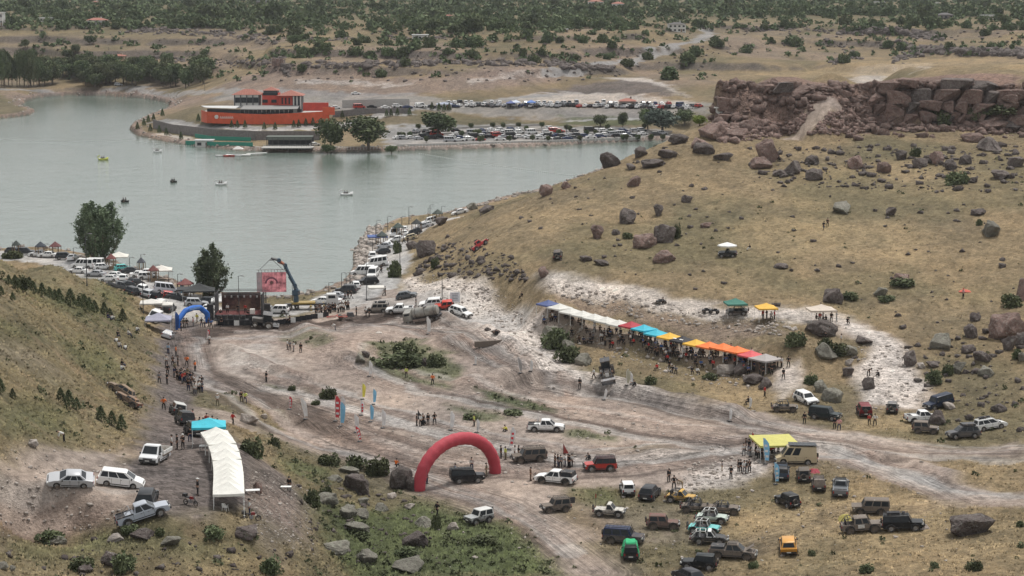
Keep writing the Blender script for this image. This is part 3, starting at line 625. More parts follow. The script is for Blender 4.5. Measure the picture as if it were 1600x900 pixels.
def shrub_mesh(seed,n,sz=.12):
    r=np.random.default_rng(seed); lobes=[(r.uniform(-.5,.5),r.uniform(-.5,.5),r.uniform(.2,.5),r.uniform(.3,.5)) for _ in range(6)]+[(0,0,.35,.55)]
    P=blob_crown(n,seed,lobes); P[:,2]=np.abs(P[:,2]); return leaf_mesh('shrub',P,sz,seed=seed)
SH=[shrub_mesh(s,900) for s in (31,32,33,34)]; SHL=[shrub_mesh(s,60,.32) for s in (41,42,43,44,45)]
def conifer(seed):
    r=np.random.default_rng(seed); n=700; t=r.random(n); a=r.random(n)*6.283; rad=(.42*(1-t)**.8+.03)*(.75+.5*r.random(n)); rad=rad*(.55+.45*r.random(n)**.4)
    return MB().cyl((0,0,0),(0,0,.9),.04,.01,6).mesh('trunk'),leaf_mesh('crown',np.stack([rad*np.cos(a),rad*np.sin(a),.12+t*1.0],1),.07,seed=seed)
CN=[conifer(51),conifer(52)]
def bush(u,vb,w_,h_,label,group=None,leaf='leaf_bush',k=None,name='shrub'):
    p=hit(u,vb); s=pxm(p); W_=w_/s; H_=h_/s
    o=ob(name,SH[(k if k is not None else int(u+vb))%4],None,mats=[M_(leaf)]); o.location=p-Vector((0,0,.05)); o.rotation_euler=(0,0,(u*7)%6); o.scale=(W_/1.7,W_/1.7,H_/1.0); tag(o,label,'shrub',group); return o
# far-side trees
for (u,vb,w_,h_,l,leaf) in ((517,236,46,50,'round willow at the water edge, left of the larger one by the far promenade','leaf'),(576,233,74,50,'largest round tree behind the far promenade railing','leaf'),(684,214,60,38,'dark green tree between the car park rows right of the big round tree','leaf'),
    (1035,207,60,36,'silvery grey-green tree at the right end of the far car park','leaf_grey'),(1012,203,30,32,'dark tree touching the left of the silvery tree','leaf'),(1070,196,34,24,'green tree right behind the silvery tree','leaf'),(1093,197,26,16,'lime green tree beside the reddish crag','leaf_lime'),
    (973,200,18,24,'dark narrow tree on the lawn below the white path','leaf'),(938,198,26,18,'spreading green tree on the far lawn','leaf'),(745,214,18,12,'small olive tree in the car park below the lawn','leaf_bush'),(512,240,24,14,'bush at the waterline under the round willow','leaf'),(612,240,22,12,'low bush on the far quay below the largest round tree','leaf')):
    p=hit(u,vb); s=pxm(p); tree(0,0,RT[u%3],(w_/s/1.95,w_/s/1.95,h_/s/1.9),l,'trees around the far car park',loc=p,name='round_tree',leaf=leaf,rz=u)
rr=random.Random(5)
# wood at the upper left beyond the dam
tl=[]
for i in range(20): tl.append((rr.uniform(-8,66),137-rr.uniform(0,4),rr.uniform(14,22),rr.uniform(40,54),'tall dark poplar in the wood left of the far lake end'))
for i in range(66): tl.append((66+rr.random()**1.15*255,138-rr.random()*24,rr.uniform(22,38),rr.uniform(20,34),'rounded dark tree in the wood behind the dam road, ???'))
for (a,b,c,d) in ((105,92,24,14),(118,84,18,14),(140,70,20,14),(152,104,16,12),(40,75,12,13),(457,72,24,16),(322,121,18,14),(210,115,24,18),(172,105,22,15)): tl.append((a,b,c,d,'dark tree standing up the slope behind the wood'))
tl.sort(key=lambda q:q[1])
for (u,vb,w_,h_,l) in tl:
    l=l.replace('???',('left' if u<130 else 'middle' if u<220 else 'right')+' part, '+('front' if vb>128 else 'back')+' rows')
    p=hit(u,vb); s=pxm(p); tree(0,0,RT[rr.randrange(3)],(w_/s/1.9,w_/s/1.9,h_/s/1.85),l,'trees of the wood beyond the dam',loc=p,name='wood_tree',rz=rr.random()*6,leaf='leaf' if rr.random()<.8 else 'leaf_bush')
# scattered bushes of the far slopes: 300 largest as things, the rest one mass
cand=[]
def dens(u,v):
    d=.42
    if v<48: d=2.2-1.5*(v/48)
    if 640<u<1000 and v<70: d+=.9
    if u<420 and v<40: d+=.8
    if 1200<u<1500 and 8<v<30: d+=.5
    if u>1000 and 25<v<110: d=.34
    if 95<v: d*=.25
    if 420<u<900 and 50<v<95: d=1.0
    if u<420 and 45<v<125: d=.28
    if 1320<u<1480 and 40<v<110: d=.6
    return d
while len(cand)<9500:
    u=rr.uniform(-40,1640); v=rr.uniform(-6,128) if rr.random()<.35 else rr.uniform(-6,48)
    if u>1120 and v>88: continue
    n=float(vnoise(np.array([u/28.]),np.array([v/7.]))[0])
    if rr.random()<dens(u,v)*(.25+1.3*max(0,n-.25)):
        p=hit(u,v); 
        if p.y>780: cand.append((u,v,p,rr.lognormvariate(0,.4)*1.9))
for q in ((1240,72,30,15),(1115,72,26,16),(958,75,22,18),(1060,62,16,10),(1085,88,30,16),(1320,98,26,22),(1297,96,16,14),(980,104,22,12),(1335,90,18,18),(1560,24,22,12),(1510,18,20,10)):
    p=hit(q[0],q[1]); s=pxm(p); cand.append((q[0],q[1],p,q[2]/s*.5))
cand.sort(key=lambda c:-c[3]*pxm(c[2])); 
for i,(u,v,p,sz) in enumerate(cand[:290]):
    o=ob('bush',SHL[i%5] if sz*pxm(p)<7 else SH[i%4],None,mats=[M_('leaf')]); o.location=p; o.rotation_euler=(0,0,rr.random()*6); o.scale=(sz*1.1,sz*1.1,sz*1.25)
    side=('above the wood' if u<350 else 'above the restaurant' if u<650 else 'above the far car park' if u<860 else 'around the winding road' if u<1150 else 'beyond the cliff top'); far_=('at the top edge of the photo' if v<12 else 'on the high plateau' if v<32 else 'on the plateau rim' if v<58 else 'on the lower dry slope'); tag(o,f'{"large" if sz*pxm(p)>9 else "small"} dark bush {side}, {far_}','bush','bushes scattered over the far slopes')
def merged_leaves(name,items,per,leafsz,seed):
    r=np.random.default_rng(seed); P=[];S=[]
    for p,sz in items:
        d=r.normal(size=(per,3)); d/=np.linalg.norm(d,axis=1)[:,None]; d[:,2]=np.abs(d[:,2])*1.1
        k=(.55+.5*r.random((per,1))); P.append(d*k*sz*.9*np.array([1.15,1.15,1.15])+np.array(p)); S.append(np.full(per,sz*leafsz))
    return leaf_mesh(name,np.concatenate(P),np.concatenate(S),seed=seed,flat=.7)
m=merged_leaves('distant_bushes',[(tuple(c[2]),c[3]*.95) for c in cand[290:]],18,.5,3); ob('distant_scrub',m,mats=[M_('leaf')],kind='stuff')
# shrubs of the near ground (u, v base, w, h, label)
for q in ((400,716,42,38,'dark green bush on the bank behind the top of the long white tent row'),(430,700,22,20,'smaller bush right of the bush behind the white tent row'),(520,728,40,24,'dark round bush, left of the pair above the big grey boulders'),(553,733,40,26,'round bush, middle of three above the big grey boulders'),(587,742,42,32,'round bush closest to the red arch left foot'),
    (455,610,14,10,'tiny bush on the grassy strip by the red teardrop flags'),(510,622,30,20,'lone dark bush on the track edge left of the yellow feather flag'),(492,632,16,9,'low weeds below the lone dark bush'),
    (618,570,78,24,'wide thicket filling the green hollow in the middle of the course'),(640,556,46,26,'tallest thicket in the green hollow'),(682,573,26,23,'dark round bush at the right end of the green hollow'),(870,545,46,36,'dark bush beside the big boulder under the blue canopy end'),(892,566,48,30,'largest dark bush left of the tractor'),(858,532,24,22,'bush crowding the left of the pale boulder near the track fork'),
    (1017,600,24,16,'dark bush below the spectators, right of the leaning banner'),(1110,593,24,12,'low green bush on the bank under the orange canopies'),(1243,540,30,24,'bush between the two pale slabs beneath the beige tent'),(1290,545,22,20,'bush against the grey slab left of the pale slide'),(1265,600,24,18,'bush above the parked white off-roader'),
    (1312,555,30,22,'bush touching the flat slab at the top of the slide'),(1462,600,30,26,'dark bush by pale rocks right of the slide'),(1480,585,22,20,'bush between the two round rocks right of the slide'),(1385,470,30,10,'low scrub around the cracked boulder'),(1330,468,34,14,'scrub beside the boulder above the beige tent'),
    (620,398-2,18,22,'young green tree on the lakeside road edge near the walkers'),(618,432,26,30,'leafy green tree on the lakeside road above the pergola'),(682,418,16,18,'dark bush at the foot of the hill right of the lakeside trees'),
    (980,372,22,10,'green scrub left of the boulder pair mid-slope'),(1060,372,14,26,'green shrub tucked against the tall boulder mid-slope'),(1475,200,26,26,'green bush on the grassy ledge below the crag'),(1495,288,34,22,'bright green bush among rocks at upper right'),(1530,352,12,12,'small shrub left of the lichened boulder'),(1408,445,48,14,'shrubs round the reddish boulder on the right slope'),
    (1468,180,30,24,'dark shrub at the cliff foot'),(1520,186,34,20,'dark shrub on the broken ledge right of the cliff'),(1560,178,60,18,'dark shrubs in the cleft at the right of the cliff'),(1428,244,20,16,'green shrub above the split rocks'),(1580,480,40,24,'dark shrub in the boulders at the right edge'),(1590,560,20,18,'dark shrub at the far right edge'),
    (1518,890,30,18,'dark green thistle bush below the big speckled boulder'),(1595,823,16,12,'small dark bush right of the big boulder, cut by the frame'),(1460,888,18,12,'low olive plant left of the thistle bush'),(1355,893,30,16,'dark weed clump at the bottom edge'),(1268,868,16,10,'small green weed right of the orange hatchback'),
    (82,848,52,22,'dark juniper behind the white rock at lower left'),(125,888,44,22,'dark bush at the bottom left edge'),(195,890,44,34,'tall green bush at the bottom beside pale rocks'),(333,838,36,18,'dark bush on the slope under the tent row end'),(208,832,34,16,'green weeds under the silver pickup'),(250,835,20,14,'weeds right of the silver pickup'),(380,838,26,16,'bush on the gravel edge below the tent'),(425,895,40,32,'dark bush at the bottom beside the gravel slope'),
    (490,792,30,32,'bright green bush on the gravel slope'),(505,775,24,18,'bush left of the flat-topped boulders'),(680,826,22,26,'green bush by the walking man in black'),(560,840,40,16,'green scrub among lichened rocks'),(640,870,44,18,'green scrub at the bottom centre'),(760,850,50,16,'weeds below the small silver jeep'),
    (950,600-1,10,8,'weed beside the course track'),(800,648,40,8,'weeds on the course by the white pickup track'),(735,655,34,10,'grassy clump left of the feather flag'),(1180,888,20,14,'weeds below the pickup with raised hood')):
    bush(*q[:5])
# conifer saplings on the left hill
for i,(u,vb,h_) in enumerate(((14,447,16),(24,452,20),(36,456,18),(52,459,18),(66,464,20),(86,470,16),(93,473,20),(110,478,24),(124,482,18),(132,484,22),(140,487,20),(148,489,18),(163,492,18),(2,462,14),(20,470,12),
     (95,628,20),(108,638,26),(120,641,18),(158,658,22),(175,664,20),(190,672,22),(0,614,22),(20,622,14),(200,613,14),(192,502,18),(78,466,16),(46,448,14),(172,497,14))):
    p=hit(u,vb); s=pxm(p); e=tree(0,0,CN[i%2],(h_/s*.95,h_/s*.95,h_/s),'dark conifer sapling '+('in the long upper row on the left hill' if vb<520 else 'low on the left hill, '+('nearer the left edge' if u<60 else 'in the trio left of the wreck' if u<130 else 'below the orange wreck' if u<195 else 'right by the grey road')),'conifer saplings on the left hill',loc=p,name='conifer_sapling',leaf='leaf_bush')
bush(30,450,36,22,'leafy bush at the top of the left hill near the left edge'); bush(22,404,36,14,'dark bush breaking the skyline of the left hill'); bush(8,404,16,8,'low bush at the very left on the hill crest')
for i,(u,vb) in enumerate(((215,203),(225,197),(232,192),(240,190),(254,182),(235,206),(249,208),(260,212),(283,218),(310,190),(318,192),(325,193),(333,194),(350,197),(362,200),(371,200),(383,200),(413,203),(430,203),(459,200),(467,199),(478,197),(489,196),(504,190),(535,185),(604,183),(611,182),(621,181),(640,180),(675,172),(686,173),(694,174),(702,173))):
    p=hit(u,vb); s=pxm(p); tree(0,0,CN[i%2],(8/s,8/s,11/s),'small dark cypress in the row around the orange restaurant terrace','cypresses around the far restaurant',loc=p,name='cypress_tree')

# weeds and low scrub: nobody could count them
def weeds():
    r=np.random.default_rng(77); n=26000; a=r.uniform(math.radians(-15),math.radians(15),n); q=np.exp(r.uniform(math.log(175),math.log(520),n)); ia=((a-AZ[0])/(AZ[1]-AZ[0])).astype(int); ir=np.searchsorted(LR,np.log(q))-1
    g=WT[LK.index('green')][ir,ia]; o_=WT[LK.index('olive')][ir,ia]; x=np.sin(a)*q; y=np.cos(a)*q; k=vnoise(x/6+3,y/8+1); keep=(r.random(n)<(.34*g+.07*o_+.012*gr[ir,ia])*(k>.42)*1.3)&(lake_sd(x,y)<-5)
    it=[((x[i],y[i],TZ[ir[i],ia[i]]),float(.16+.42*r.random()**2)) for i in np.nonzero(keep)[0]]
    m=merged_leaves('weeds',it,22,.40,5); ob('weed_clumps',m,mats=[M_('leaf_bush')],kind='stuff')
weeds()
# ------------------------------------------------------------------ rocks
def rockmat(name,a,b_,lich,ls=.5):
    m,t,b=mat(name); g=t.new('ShaderNodeNewGeometry').outputs['Position']; f=t.noise(.7,5,.65,g); f2=t.noise(2.4,5,.7,g); oi=t.new('ShaderNodeObjectInfo').outputs['Random']
    c=t.mix(t.ramp(f,.35,.65),a,b_); c=t.mix(t.math('MULTIPLY',t.ramp(f2,.52,.6),ls),c,lich)
    hv=t.new('ShaderNodeHueSaturation'); t.l.new(c,hv.inputs['Color']); t.l.new(t.ramp(oi,0,1,.8,1.25),hv.inputs['Value']); t.l.new(hv.outputs[0],b.inputs['Base Color'])
    b.inputs['Roughness'].default_value=.92; b.inputs['Specular IOR Level'].default_value=.2; bump(t,b,t.noise(1.8,6,.7,g),1.0,.6); return m
MT['rock']=rockmat('grey_rock',(.085,.068,.064),(.165,.138,.128),(.25,.24,.215)); MT['rock_red']=rockmat('reddish_rock',(.145,.095,.080),(.265,.185,.16),(.28,.25,.225),.6)
MT['rock_green']=rockmat('lichened_rock',(.16,.15,.125),(.25,.235,.20),(.30,.31,.25)); MT['rock_pale']=rockmat('pale_rock',(.34,.29,.255),(.50,.45,.41),(.42,.40,.36)); 
def rock_mesh(seed,sub=3,planes=11,noise=.05,box=0):
    b=bmesh.new(); bmesh.ops.create_icosphere(b,subdivisions=sub,radius=1); r=np.random.default_rng(seed)
    V=np.array([v.co[:] for v in b.verts]); 
    if box: V=np.sign(V)*np.abs(V)**box; V/=np.abs(V).max()
    for _ in range(planes):
        n=r.normal(size=3); n/=np.linalg.norm(n); d=r.uniform(.55,.85); k=V@n-d; V=V-np.where(k>0,k,0)[:,None]*n
    if noise:
        V+=((vnoise(V[:,0]*3+seed,V[:,1]*3+V[:,2]*2.2)-.5)*noise*2+(vnoise(V[:,0]*8+V[:,2]*5,V[:,1]*8+seed)-.5)*noise)[:,None]*V
    V-=(V.max(0)+V.min(0))/2; V/=np.abs(V).max(0)
    for v,c in zip(b.verts,V): v.co=c
    me=bpy.data.meshes.new('rock'); b.to_mesh(me); b.free(); return me
def hull_rock(seed,npt=16,sub=2,nz=.09):
    r=np.random.default_rng(seed); P=r.normal(size=(npt,3)); P/=np.linalg.norm(P,axis=1)[:,None]; P*=r.uniform(.8,1.05,(npt,1)); b=bmesh.new()
    for p in P: b.verts.new(p)
    bmesh.ops.convex_hull(b,input=b.verts); 
    if sub:
        bmesh.ops.bevel(b,geom=b.edges[:],offset=.05,segments=1,affect='EDGES'); bmesh.ops.triangulate(b,faces=b.faces[:]); bmesh.ops.subdivide_edges(b,edges=[e for e in b.edges if e.calc_length()>.22],cuts=sub,use_grid_fill=True); bmesh.ops.triangulate(b,faces=b.faces[:])
        for v in b.verts:
            c=v.co; k=(vnoise(np.array([c.x*2.2+seed]),np.array([c.y*2.2+c.z*2.6]))[0]-.5)*nz*2.2+(vnoise(np.array([c.x*7+c.z*5]),np.array([c.y*7+seed-c.z*3]))[0]-.5)*nz*1.6; v.co=c*(1+k)
    V=np.array([v.co[:] for v in b.verts]); mid=(V.max(0)+V.min(0))/2; ext=np.abs(V-mid).max(0)
    for v in b.verts: v.co=Vector(((v.co.x-mid[0])/ext[0],(v.co.y-mid[1])/ext[1],(v.co.z-mid[2])/ext[2]))
    bmesh.ops.recalc_face_normals(b,faces=b.faces); me=bpy.data.meshes.new('rock'); b.to_mesh(me); b.free(); return me
RK=[hull_rock(60+i) for i in range(9)]; RB=[rock_mesh(80+i,4,3,.055,.22) for i in range(8)]; RL=[hull_rock(100+i,10,0) for i in range(10)]
def boulder(u,vb,w_,h_,label,k='rock',idx=None,rz=None,group=None,dz=0):
    if vb<300: w_*=.88; h_*=.85
    p=hit(u,vb-1); s=pxm(p); W_=w_/s; H_=h_/s
    p=hit(u,vb-1-min(h_*.25,W_*.3*s*math.sin(math.atan2(CH-p.z,p.length)))); i=idx if idx is not None else int(u*3+vb)
    H_=H_*(1.0 if k!='rock_green' or vb<700 else .75)
    o=ob('boulder',RK[i%9],None,mats=[M_(k)]); o.location=p+Vector((0,0,H_*.22+dz)); o.rotation_euler=(0,0,(rz if rz is not None else (u*1.7)%6.28)); o.scale=(W_*.52,W_*.46,H_*.56)
    if rz is None: 
        q=.5*W_; o.scale=(q,q*.9,H_*.64)
    tag(o,label,'boulder',group); return o
BO=[(1517,841,74,36,'largest boulder at lower right, speckled brown with yellow-green lichen on its right','rock'),(955,262,42,32,'slanting grey boulder standing out of the hill edge over the water','rock'),(853,306,22,20,'dark boulder on the hill edge, left of a pair by the water','rock_red'),(884,296,18,16,'dark boulder on the hill edge, right of a pair by the water','rock_red'),
(980,349,30,26,'speckled cube-like boulder, highest of the mid-slope cluster','rock'),(1028,337,18,20,'pointed dark rock right of the cube-like boulder','rock'),(932,373,24,24,'reddish boulder at the left of the mid-slope cluster','rock_red'),(1040,381,38,34,'tallest grey boulder of the mid-slope cluster','rock'),(1007,387,36,24,'wide dark boulder leaning left of the tallest one','rock_red'),(1037,410,42,20,'loaf-shaped boulder lowest of the mid-slope cluster','rock_red'),(962,368,14,10,'small rock between the cluster boulders','rock'),
(1102,356,22,8,'low flat rock up the middle slope','rock_red'),(1073,318,18,14,'small pointed rock above the middle slope','rock'),(848,434,24,18,'brown boulder just above the left end of the pale terrace','rock_red'),(915,409,24,10,'low rock with scrub below the parked grey off-roader','rock'),(940,415,26,9,'flat scrubby rock right of the low rock','rock'),
(1316,334,34,20,'pale-topped boulder on the open right slope above two hikers','rock_green'),(1393,338,26,16,'tent-shaped rock on the open right slope','rock'),(1545,369,42,26,'greenish lichened block on the right slope','rock_green'),(1528,336,26,10,'low dark slab above the lichened block','rock'),(1408,444,30,18,'reddish cracked boulder among shrubs on the right slope','rock_red'),(1378,464,30,16,'pale boulder beside the cracked one','rock_green'),(1302,474,34,26,'grey boulder above the beige tent','rock'),(1220,420,26,8,'thin flat rock on the grass left of the umbrella rig','rock'),
(1200,252,46,46,'long slab tilted against the row of rocks under the cliff','rock_red'),(1186,263,40,22,'brick-red wedge at the left of the row under the cliff','rock_red'),(1240,272,30,28,'square grey block in the row under the cliff','rock'),(1272,282,34,24,'flat-bottomed grey boulder at the right of the row under the cliff','rock'),(1218,275,28,12,'low rock in front of the tilted slab','rock'),(1268,258,30,20,'grey block resting behind the flat-bottomed boulder','rock'),
(1340,264,44,28,'large split boulder standing alone right of the row','rock_red'),(1381,270,28,22,'round boulder right of the large split one','rock_red'),(1408,250,22,20,'round brown rock at the left of the ridge of four','rock'),(1436,262,34,20,'lumpy boulder with pale cap in the ridge of four','rock'),(1462,256,32,26,'tall brown boulder in the ridge of four','rock_red'),(1483,266,30,22,'broken boulder with a dark hollow in the ridge of four','rock'),(1508,258,26,22,'squat grey boulder ending the ridge of four','rock'),
(1560,280,38,18,'lavender-grey slab at the right below the ridge','rock'),(1587,262,30,22,'grey boulder half cut by the right edge','rock'),(1545,236,50,28,'large rounded grey rock under the right of the cliff','rock'),(1520,222,44,18,'slab leaning on the large rounded rock','rock_red'),(1552,205,56,22,'big reddish slab fallen in front of the cliff','rock_red'),(1575,200,40,14,'long ledge at the far right cliff foot','rock'),
(1115,215,50,30,'dark crag block at the left foot of the cliff','rock_red'),(1095,232,40,20,'blocky rock lower left of the crag','rock_red'),(1060,225,36,20,'rock at the hill edge near the far quay','rock'),(1130,250,40,14,'low outcrop on the upper hill','rock'),(1020,262,44,16,'layered outcrop on the upper left hill','rock'),(998,246,30,22,'dark block above the layered outcrop','rock'),(1045,248,46,18,'wide flat outcrop on the hill edge','rock'),(985,266,24,12,'small slab left of the layered outcrop','rock'),(990,292,26,22,'pointed brown rock below the layered outcrop','rock_red'),(1100,240,44,22,'big pale grey rock on the upper hill','rock'),(1145,215,44,16,'rough rock under the cliff left end','rock_red'),(1165,203,40,20,'broken rock against the cliff left end','rock_red'),
(738,329,20,13,'grey boulder on the skyline left of two above the lakeside road','rock_green'),(761,334,26,14,'darker boulder on the skyline right of two above the lakeside road','rock'),(664,400,38,28,'large dark boulder above the lakeside road and walkers','rock'),(645,390,20,14,'smaller rock touching the large lakeside boulder','rock'),(690,352,24,14,'grey rock at the hill foot near the far end of the road','rock'),
(861,541,30,36,'tall pale boulder in bushes where the white track forks','rock_green'),(888,553,24,24,'pale boulder behind the dark bush near the track fork','rock_green'),(912,572,26,22,'lichened boulder with sitters left of the tractor','rock_green'),
(1283,522,50,22,'broad pale slab in front of the beige tent','rock'),(1287,560,38,26,'round pale lichened boulder under the broad slab','rock_green'),(1325,556,34,18,'mound-shaped lichened boulder right of the round pale one','rock_green'),(1350,538,28,12,'flat slab at the upper edge of the slide','rock'),(1327,572,16,12,'small pale rock on the slide edge','rock_pale'),(1325,589,20,16,'grey rock on the left edge of the slide','rock'),(1356,610,20,22,'round rock on the left rim of the slide','rock'),(1420,572,26,26,'rough rock at the slide right rim','rock'),(1440,576,16,10,'whitest rock right of the slide','rock_pale'),(1457,574,22,9,'pale flat rock behind the whitest rock','rock'),
(1497,584,26,20,'round green-grey rock right of the slide bush','rock_green'),(1470,545,36,26,'tilted lichened slab on the right lower slope','rock_green'),(1517,528,24,24,'round boulder mid right slope','rock'),(1523,502,20,14,'small dark boulder above the round one','rock'),(1513,552,22,14,'low rock left of the flat slab','rock'),(1535,565,32,18,'flat grey slab on the lower right slope','rock'),(1540,588,26,16,'rock with lichen beneath the flat slab','rock_green'),
(1572,528,52,44,'biggest brown boulder at the right edge of the slope','rock_red'),(1578,548,28,26,'pale block under the biggest brown boulder','rock'),(1598,540,22,24,'block cut by the right edge beside the biggest boulder','rock'),(1596,470,20,40,'dark boulder at the right edge above the shrub','rock_red'),(1598,565,18,16,'greenish rock at the right edge','rock_green'),(1560,645,26,14,'flat slab near the parked white off-roader','rock'),(1483,640,22,12,'pale flat stone behind the dark blue van','rock_pale'),(1465,690-25,30,26,'rock beside the muddy jeep at right','rock'),
(1148,530+20,10,8,'stone on the spectator bank','rock'),(1133,586,36,18,'pale rock on the bank under the orange canopies','rock_pale'),(1160,586,30,20,'dark rock right of the pale bank rock','rock'),(1196,608,24,20,'grey rock where the bank meets the pale ramp','rock'),(1175,600,34,16,'dark rocks below the last grey canopy','rock'),(1300,630,34,26,'lichened boulder behind the dark green off-roader','rock_green'),(1280,614,28,20,'lichened rock right of the white off-roader','rock_green'),
(556,772,42,34,'flat-topped grey boulder, largest in the lower middle','rock'),(524,755,26,16,'boulder adjoining the flat-topped one on its left','rock_green'),(545,742,34,14,'low boulder behind the flat-topped one','rock_green'),(625,765,40,40,'dark tall boulder beside the red arch foot','rock'),(645,768,20,24,'narrow dark rock between the tall boulder and the arch','rock'),(568,790,20,16,'rounded rock below the flat-topped boulder','rock_green'),(595,800,28,18,'pale rounded rock right of the gully','rock_green'),(510,790,36,26,'pale lichened boulder left in the gully','rock_green'),(540,810,36,28,'grey boulder mid gully','rock_green'),(565,812,26,24,'upright rock mid gully','rock_green'),
(640,797,20,10,'pale stone in the grass right of the gully','rock_pale'),(662,824,32,22,'pale oval boulder below the man in black','rock_green'),(556,835,44,22,'broad lichened rock lower in the gully','rock_green'),(650,856,46,24,'pinkish grey rock low in the centre','rock'),(520,868,60,30,'wide pale lichened rock near the bottom','rock_green'),(570,882,50,26,'lichened rock right of the wide one near the bottom','rock_green'),(640,895,60,24,'pale rock at the bottom edge','rock_green'),(708,830,22,14,'pale stone left of the small silver jeep','rock_pale'),(612,800-20,16,10,'small pale stone by the gully','rock_pale'),
(87,852,34,18,'white-topped boulder at lower left by the juniper','rock_green'),(180,848,30,14,'pale flat rock under the silver pickup slope','rock_pale'),(270,854,44,20,'grey rough boulder in the scrub under the yard','rock_green'),(175,884,36,22,'grey rock at the bottom left by the tall bush','rock'),(130,897,30,14,'rock at the bottom edge, left','rock'),(225,842,40,14,'low grey rock under the silver pickup','rock'),(385,840,44,18,'grey rock on the gravel edge','rock'),(2,890,24,16,'pale rock at the lower left corner','rock_green'),(18,893,18,12,'small rock near the lower left corner','rock_green'),
(390,664,30,18,'large orange-beige rock on the bank above the dirt road','rock_pale'),(413,655,12,9,'small pale stone right of the orange-beige rock','rock_pale'),(52,700,16,14,'white rock on the left hill above the silver sedan','rock_pale'),(402,772,18,22,'dark rock on the embankment behind the tents','rock_red'),
(563,568,18,16,'pale round rock at the left of the hollow thicket','rock_green'),(572,560,16,12,'pale rock in the hollow thicket','rock'),(648,572,18,14,'grey rock in the middle of the green hollow','rock'),(664,573,16,16,'grey rock left of the dark round bush in the hollow','rock'),
(775,523,16,8,'dark rock at the excavated edge','rock'),(762,518,12,6,'small block beside the excavated edge','rock')]
for q in BO: boulder(q[0],q[1],q[2],q[3],q[4],q[5],group=None)
def cl_pt_(u,out=0):
    a=math.atan2((u-800)/FPX,cp-((180-450)/FPX)*sp); r=float(np.interp(a,CLA,CLY))-out
    return math.sin(a)*r,math.cos(a)*r
def scatter(name,pts,mk,seed,label=None):
    """many small stones as one mass. pts (n,4): x,y,size,flat"""
    r=np.random.default_rng(seed); V=[];F=[];o=0
    src=[(np.array([v.co[:] for v in m.vertices]),np.array([p.vertices[:] for p in m.polygons])) for m in RL]
    for x,y,s,z in pts:
        v,f=src[r.integers(len(src))]; a=r.random()*6.28; c,sn=math.cos(a),math.sin(a); sc=s*r.uniform(.7,1.3,3)*np.array([1,1,.7])
        q=v*sc; q=np.stack([q[:,0]*c-q[:,1]*sn,q[:,0]*sn+q[:,1]*c,q[:,2]],1)+np.array([x,y,z+s*.2]); V.append(q);F.append(f+o);o+=len(v)
    me=mesh_np(name,np.concatenate(V),np.concatenate(F)); ob(name,me,mats=[M_(mk)],kind='stuff')
def pts_in(poly,n,smin,smax,seed,pw=3.2):
    r=random.Random(seed); us=[p[0] for p in poly]; vs=[p[1] for p in poly]; out=[]; g=0
    while len(out)<n and g<n*12:
        g+=1; u=r.uniform(min(us),max(us)); v=r.uniform(min(vs),max(vs))
        if not inpoly(np.array([u]),np.array([v]),poly)[0]: continue
        p=hit(u,v); out.append((p.x,p.y,smin+(smax-smin)*r.random()**pw,p.z))
    return out
SR=[]; GUL=W([(1236,218),(1262,196),(1280,178),(1302,160)])
for k,P,n,a,b in (('rock_pale',[(850,440),(900,448),(1060,478),(1180,498),(1260,505),(1230,525),(1150,520),(1000,498),(880,468)],560,.08,.5),('rock_pale',[(845,490),(900,510),(1000,545),(1120,575),(1200,600),(1180,612),(1050,590),(960,560),(860,520)],380,.08,.45),
    ('rock_pale',[(625,432),(700,425),(780,455),(850,520),(885,580),(860,585),(800,525),(720,480),(640,455)],450,.1,.4),('rock_pale',[(1335,540),(1420,540),(1450,640),(1350,640)],260,.08,.35),('rock_pale',[(0,700),(200,695),(200,830),(0,840)],260,.06,.24),('rock_pale',[(385,730),(480,760),(490,870),(400,840)],420,.06,.2),
    ('rock_pale',[(640,780),(860,600),(1500,680),(1500,880),(700,890)],350,.08,.3),('rock_pale',[(330,500),(800,500),(880,600),(1200,680),(900,760),(400,640)],900,.05,.24),('rock_pale',[(1060,725),(1190,710),(1180,745),(1060,775)],250,.08,.35),
    ('rock',[(1000,230),(1600,210),(1600,640),(1450,640),(1320,500),(1000,440),(850,400),(780,320)],380,.08,.8),('rock',[(1170,230),(1600,225),(1600,300),(1180,300)],420,.2,1.2),('rock',[(460,740),(640,780),(700,890),(480,890)],190,.1,.5),('rock',[(1330,560),(1600,500),(1600,680),(1450,650),(1440,560)],130,.15,.8),('rock',[(700,370),(800,400),(830,440),(640,430)],260,.2,1.0),('rock',[(0,840),(480,850),(480,900),(0,900)],80,.12,.5),
    ('rock_red',[(1212,208),(1260,178),(1300,150),(1345,165),(1385,200),(1330,212)],1500,.15,1.0),('rock_red',[(1118,195),(1220,190),(1220,215),(1118,225)],400,.3,1.5),('rock_red',[(1385,196),(1600,192),(1600,205),(1400,206)],350,.3,1.3),('rock_pale',[(575,355),(600,352),(590,380),(575,430),(556,440),(556,395)],500,.3,.9)):
    pp=pts_in(P,n,a,b,len(SR)+3)
    if k=='rock_red': pp=[q for q in pp if dseg(np.array([q[0]]),np.array([q[1]]),GUL)[0][0]>2.4]
    SR.append((k,pp))
for k in ('rock_pale','rock','rock_red'):
    L=[p for kk,pp in SR if kk==k for p in pp]; scatter({'rock_pale':'pale_rubble','rock':'grey_stones','rock_red':'red_talus'}[k],L,k,4)
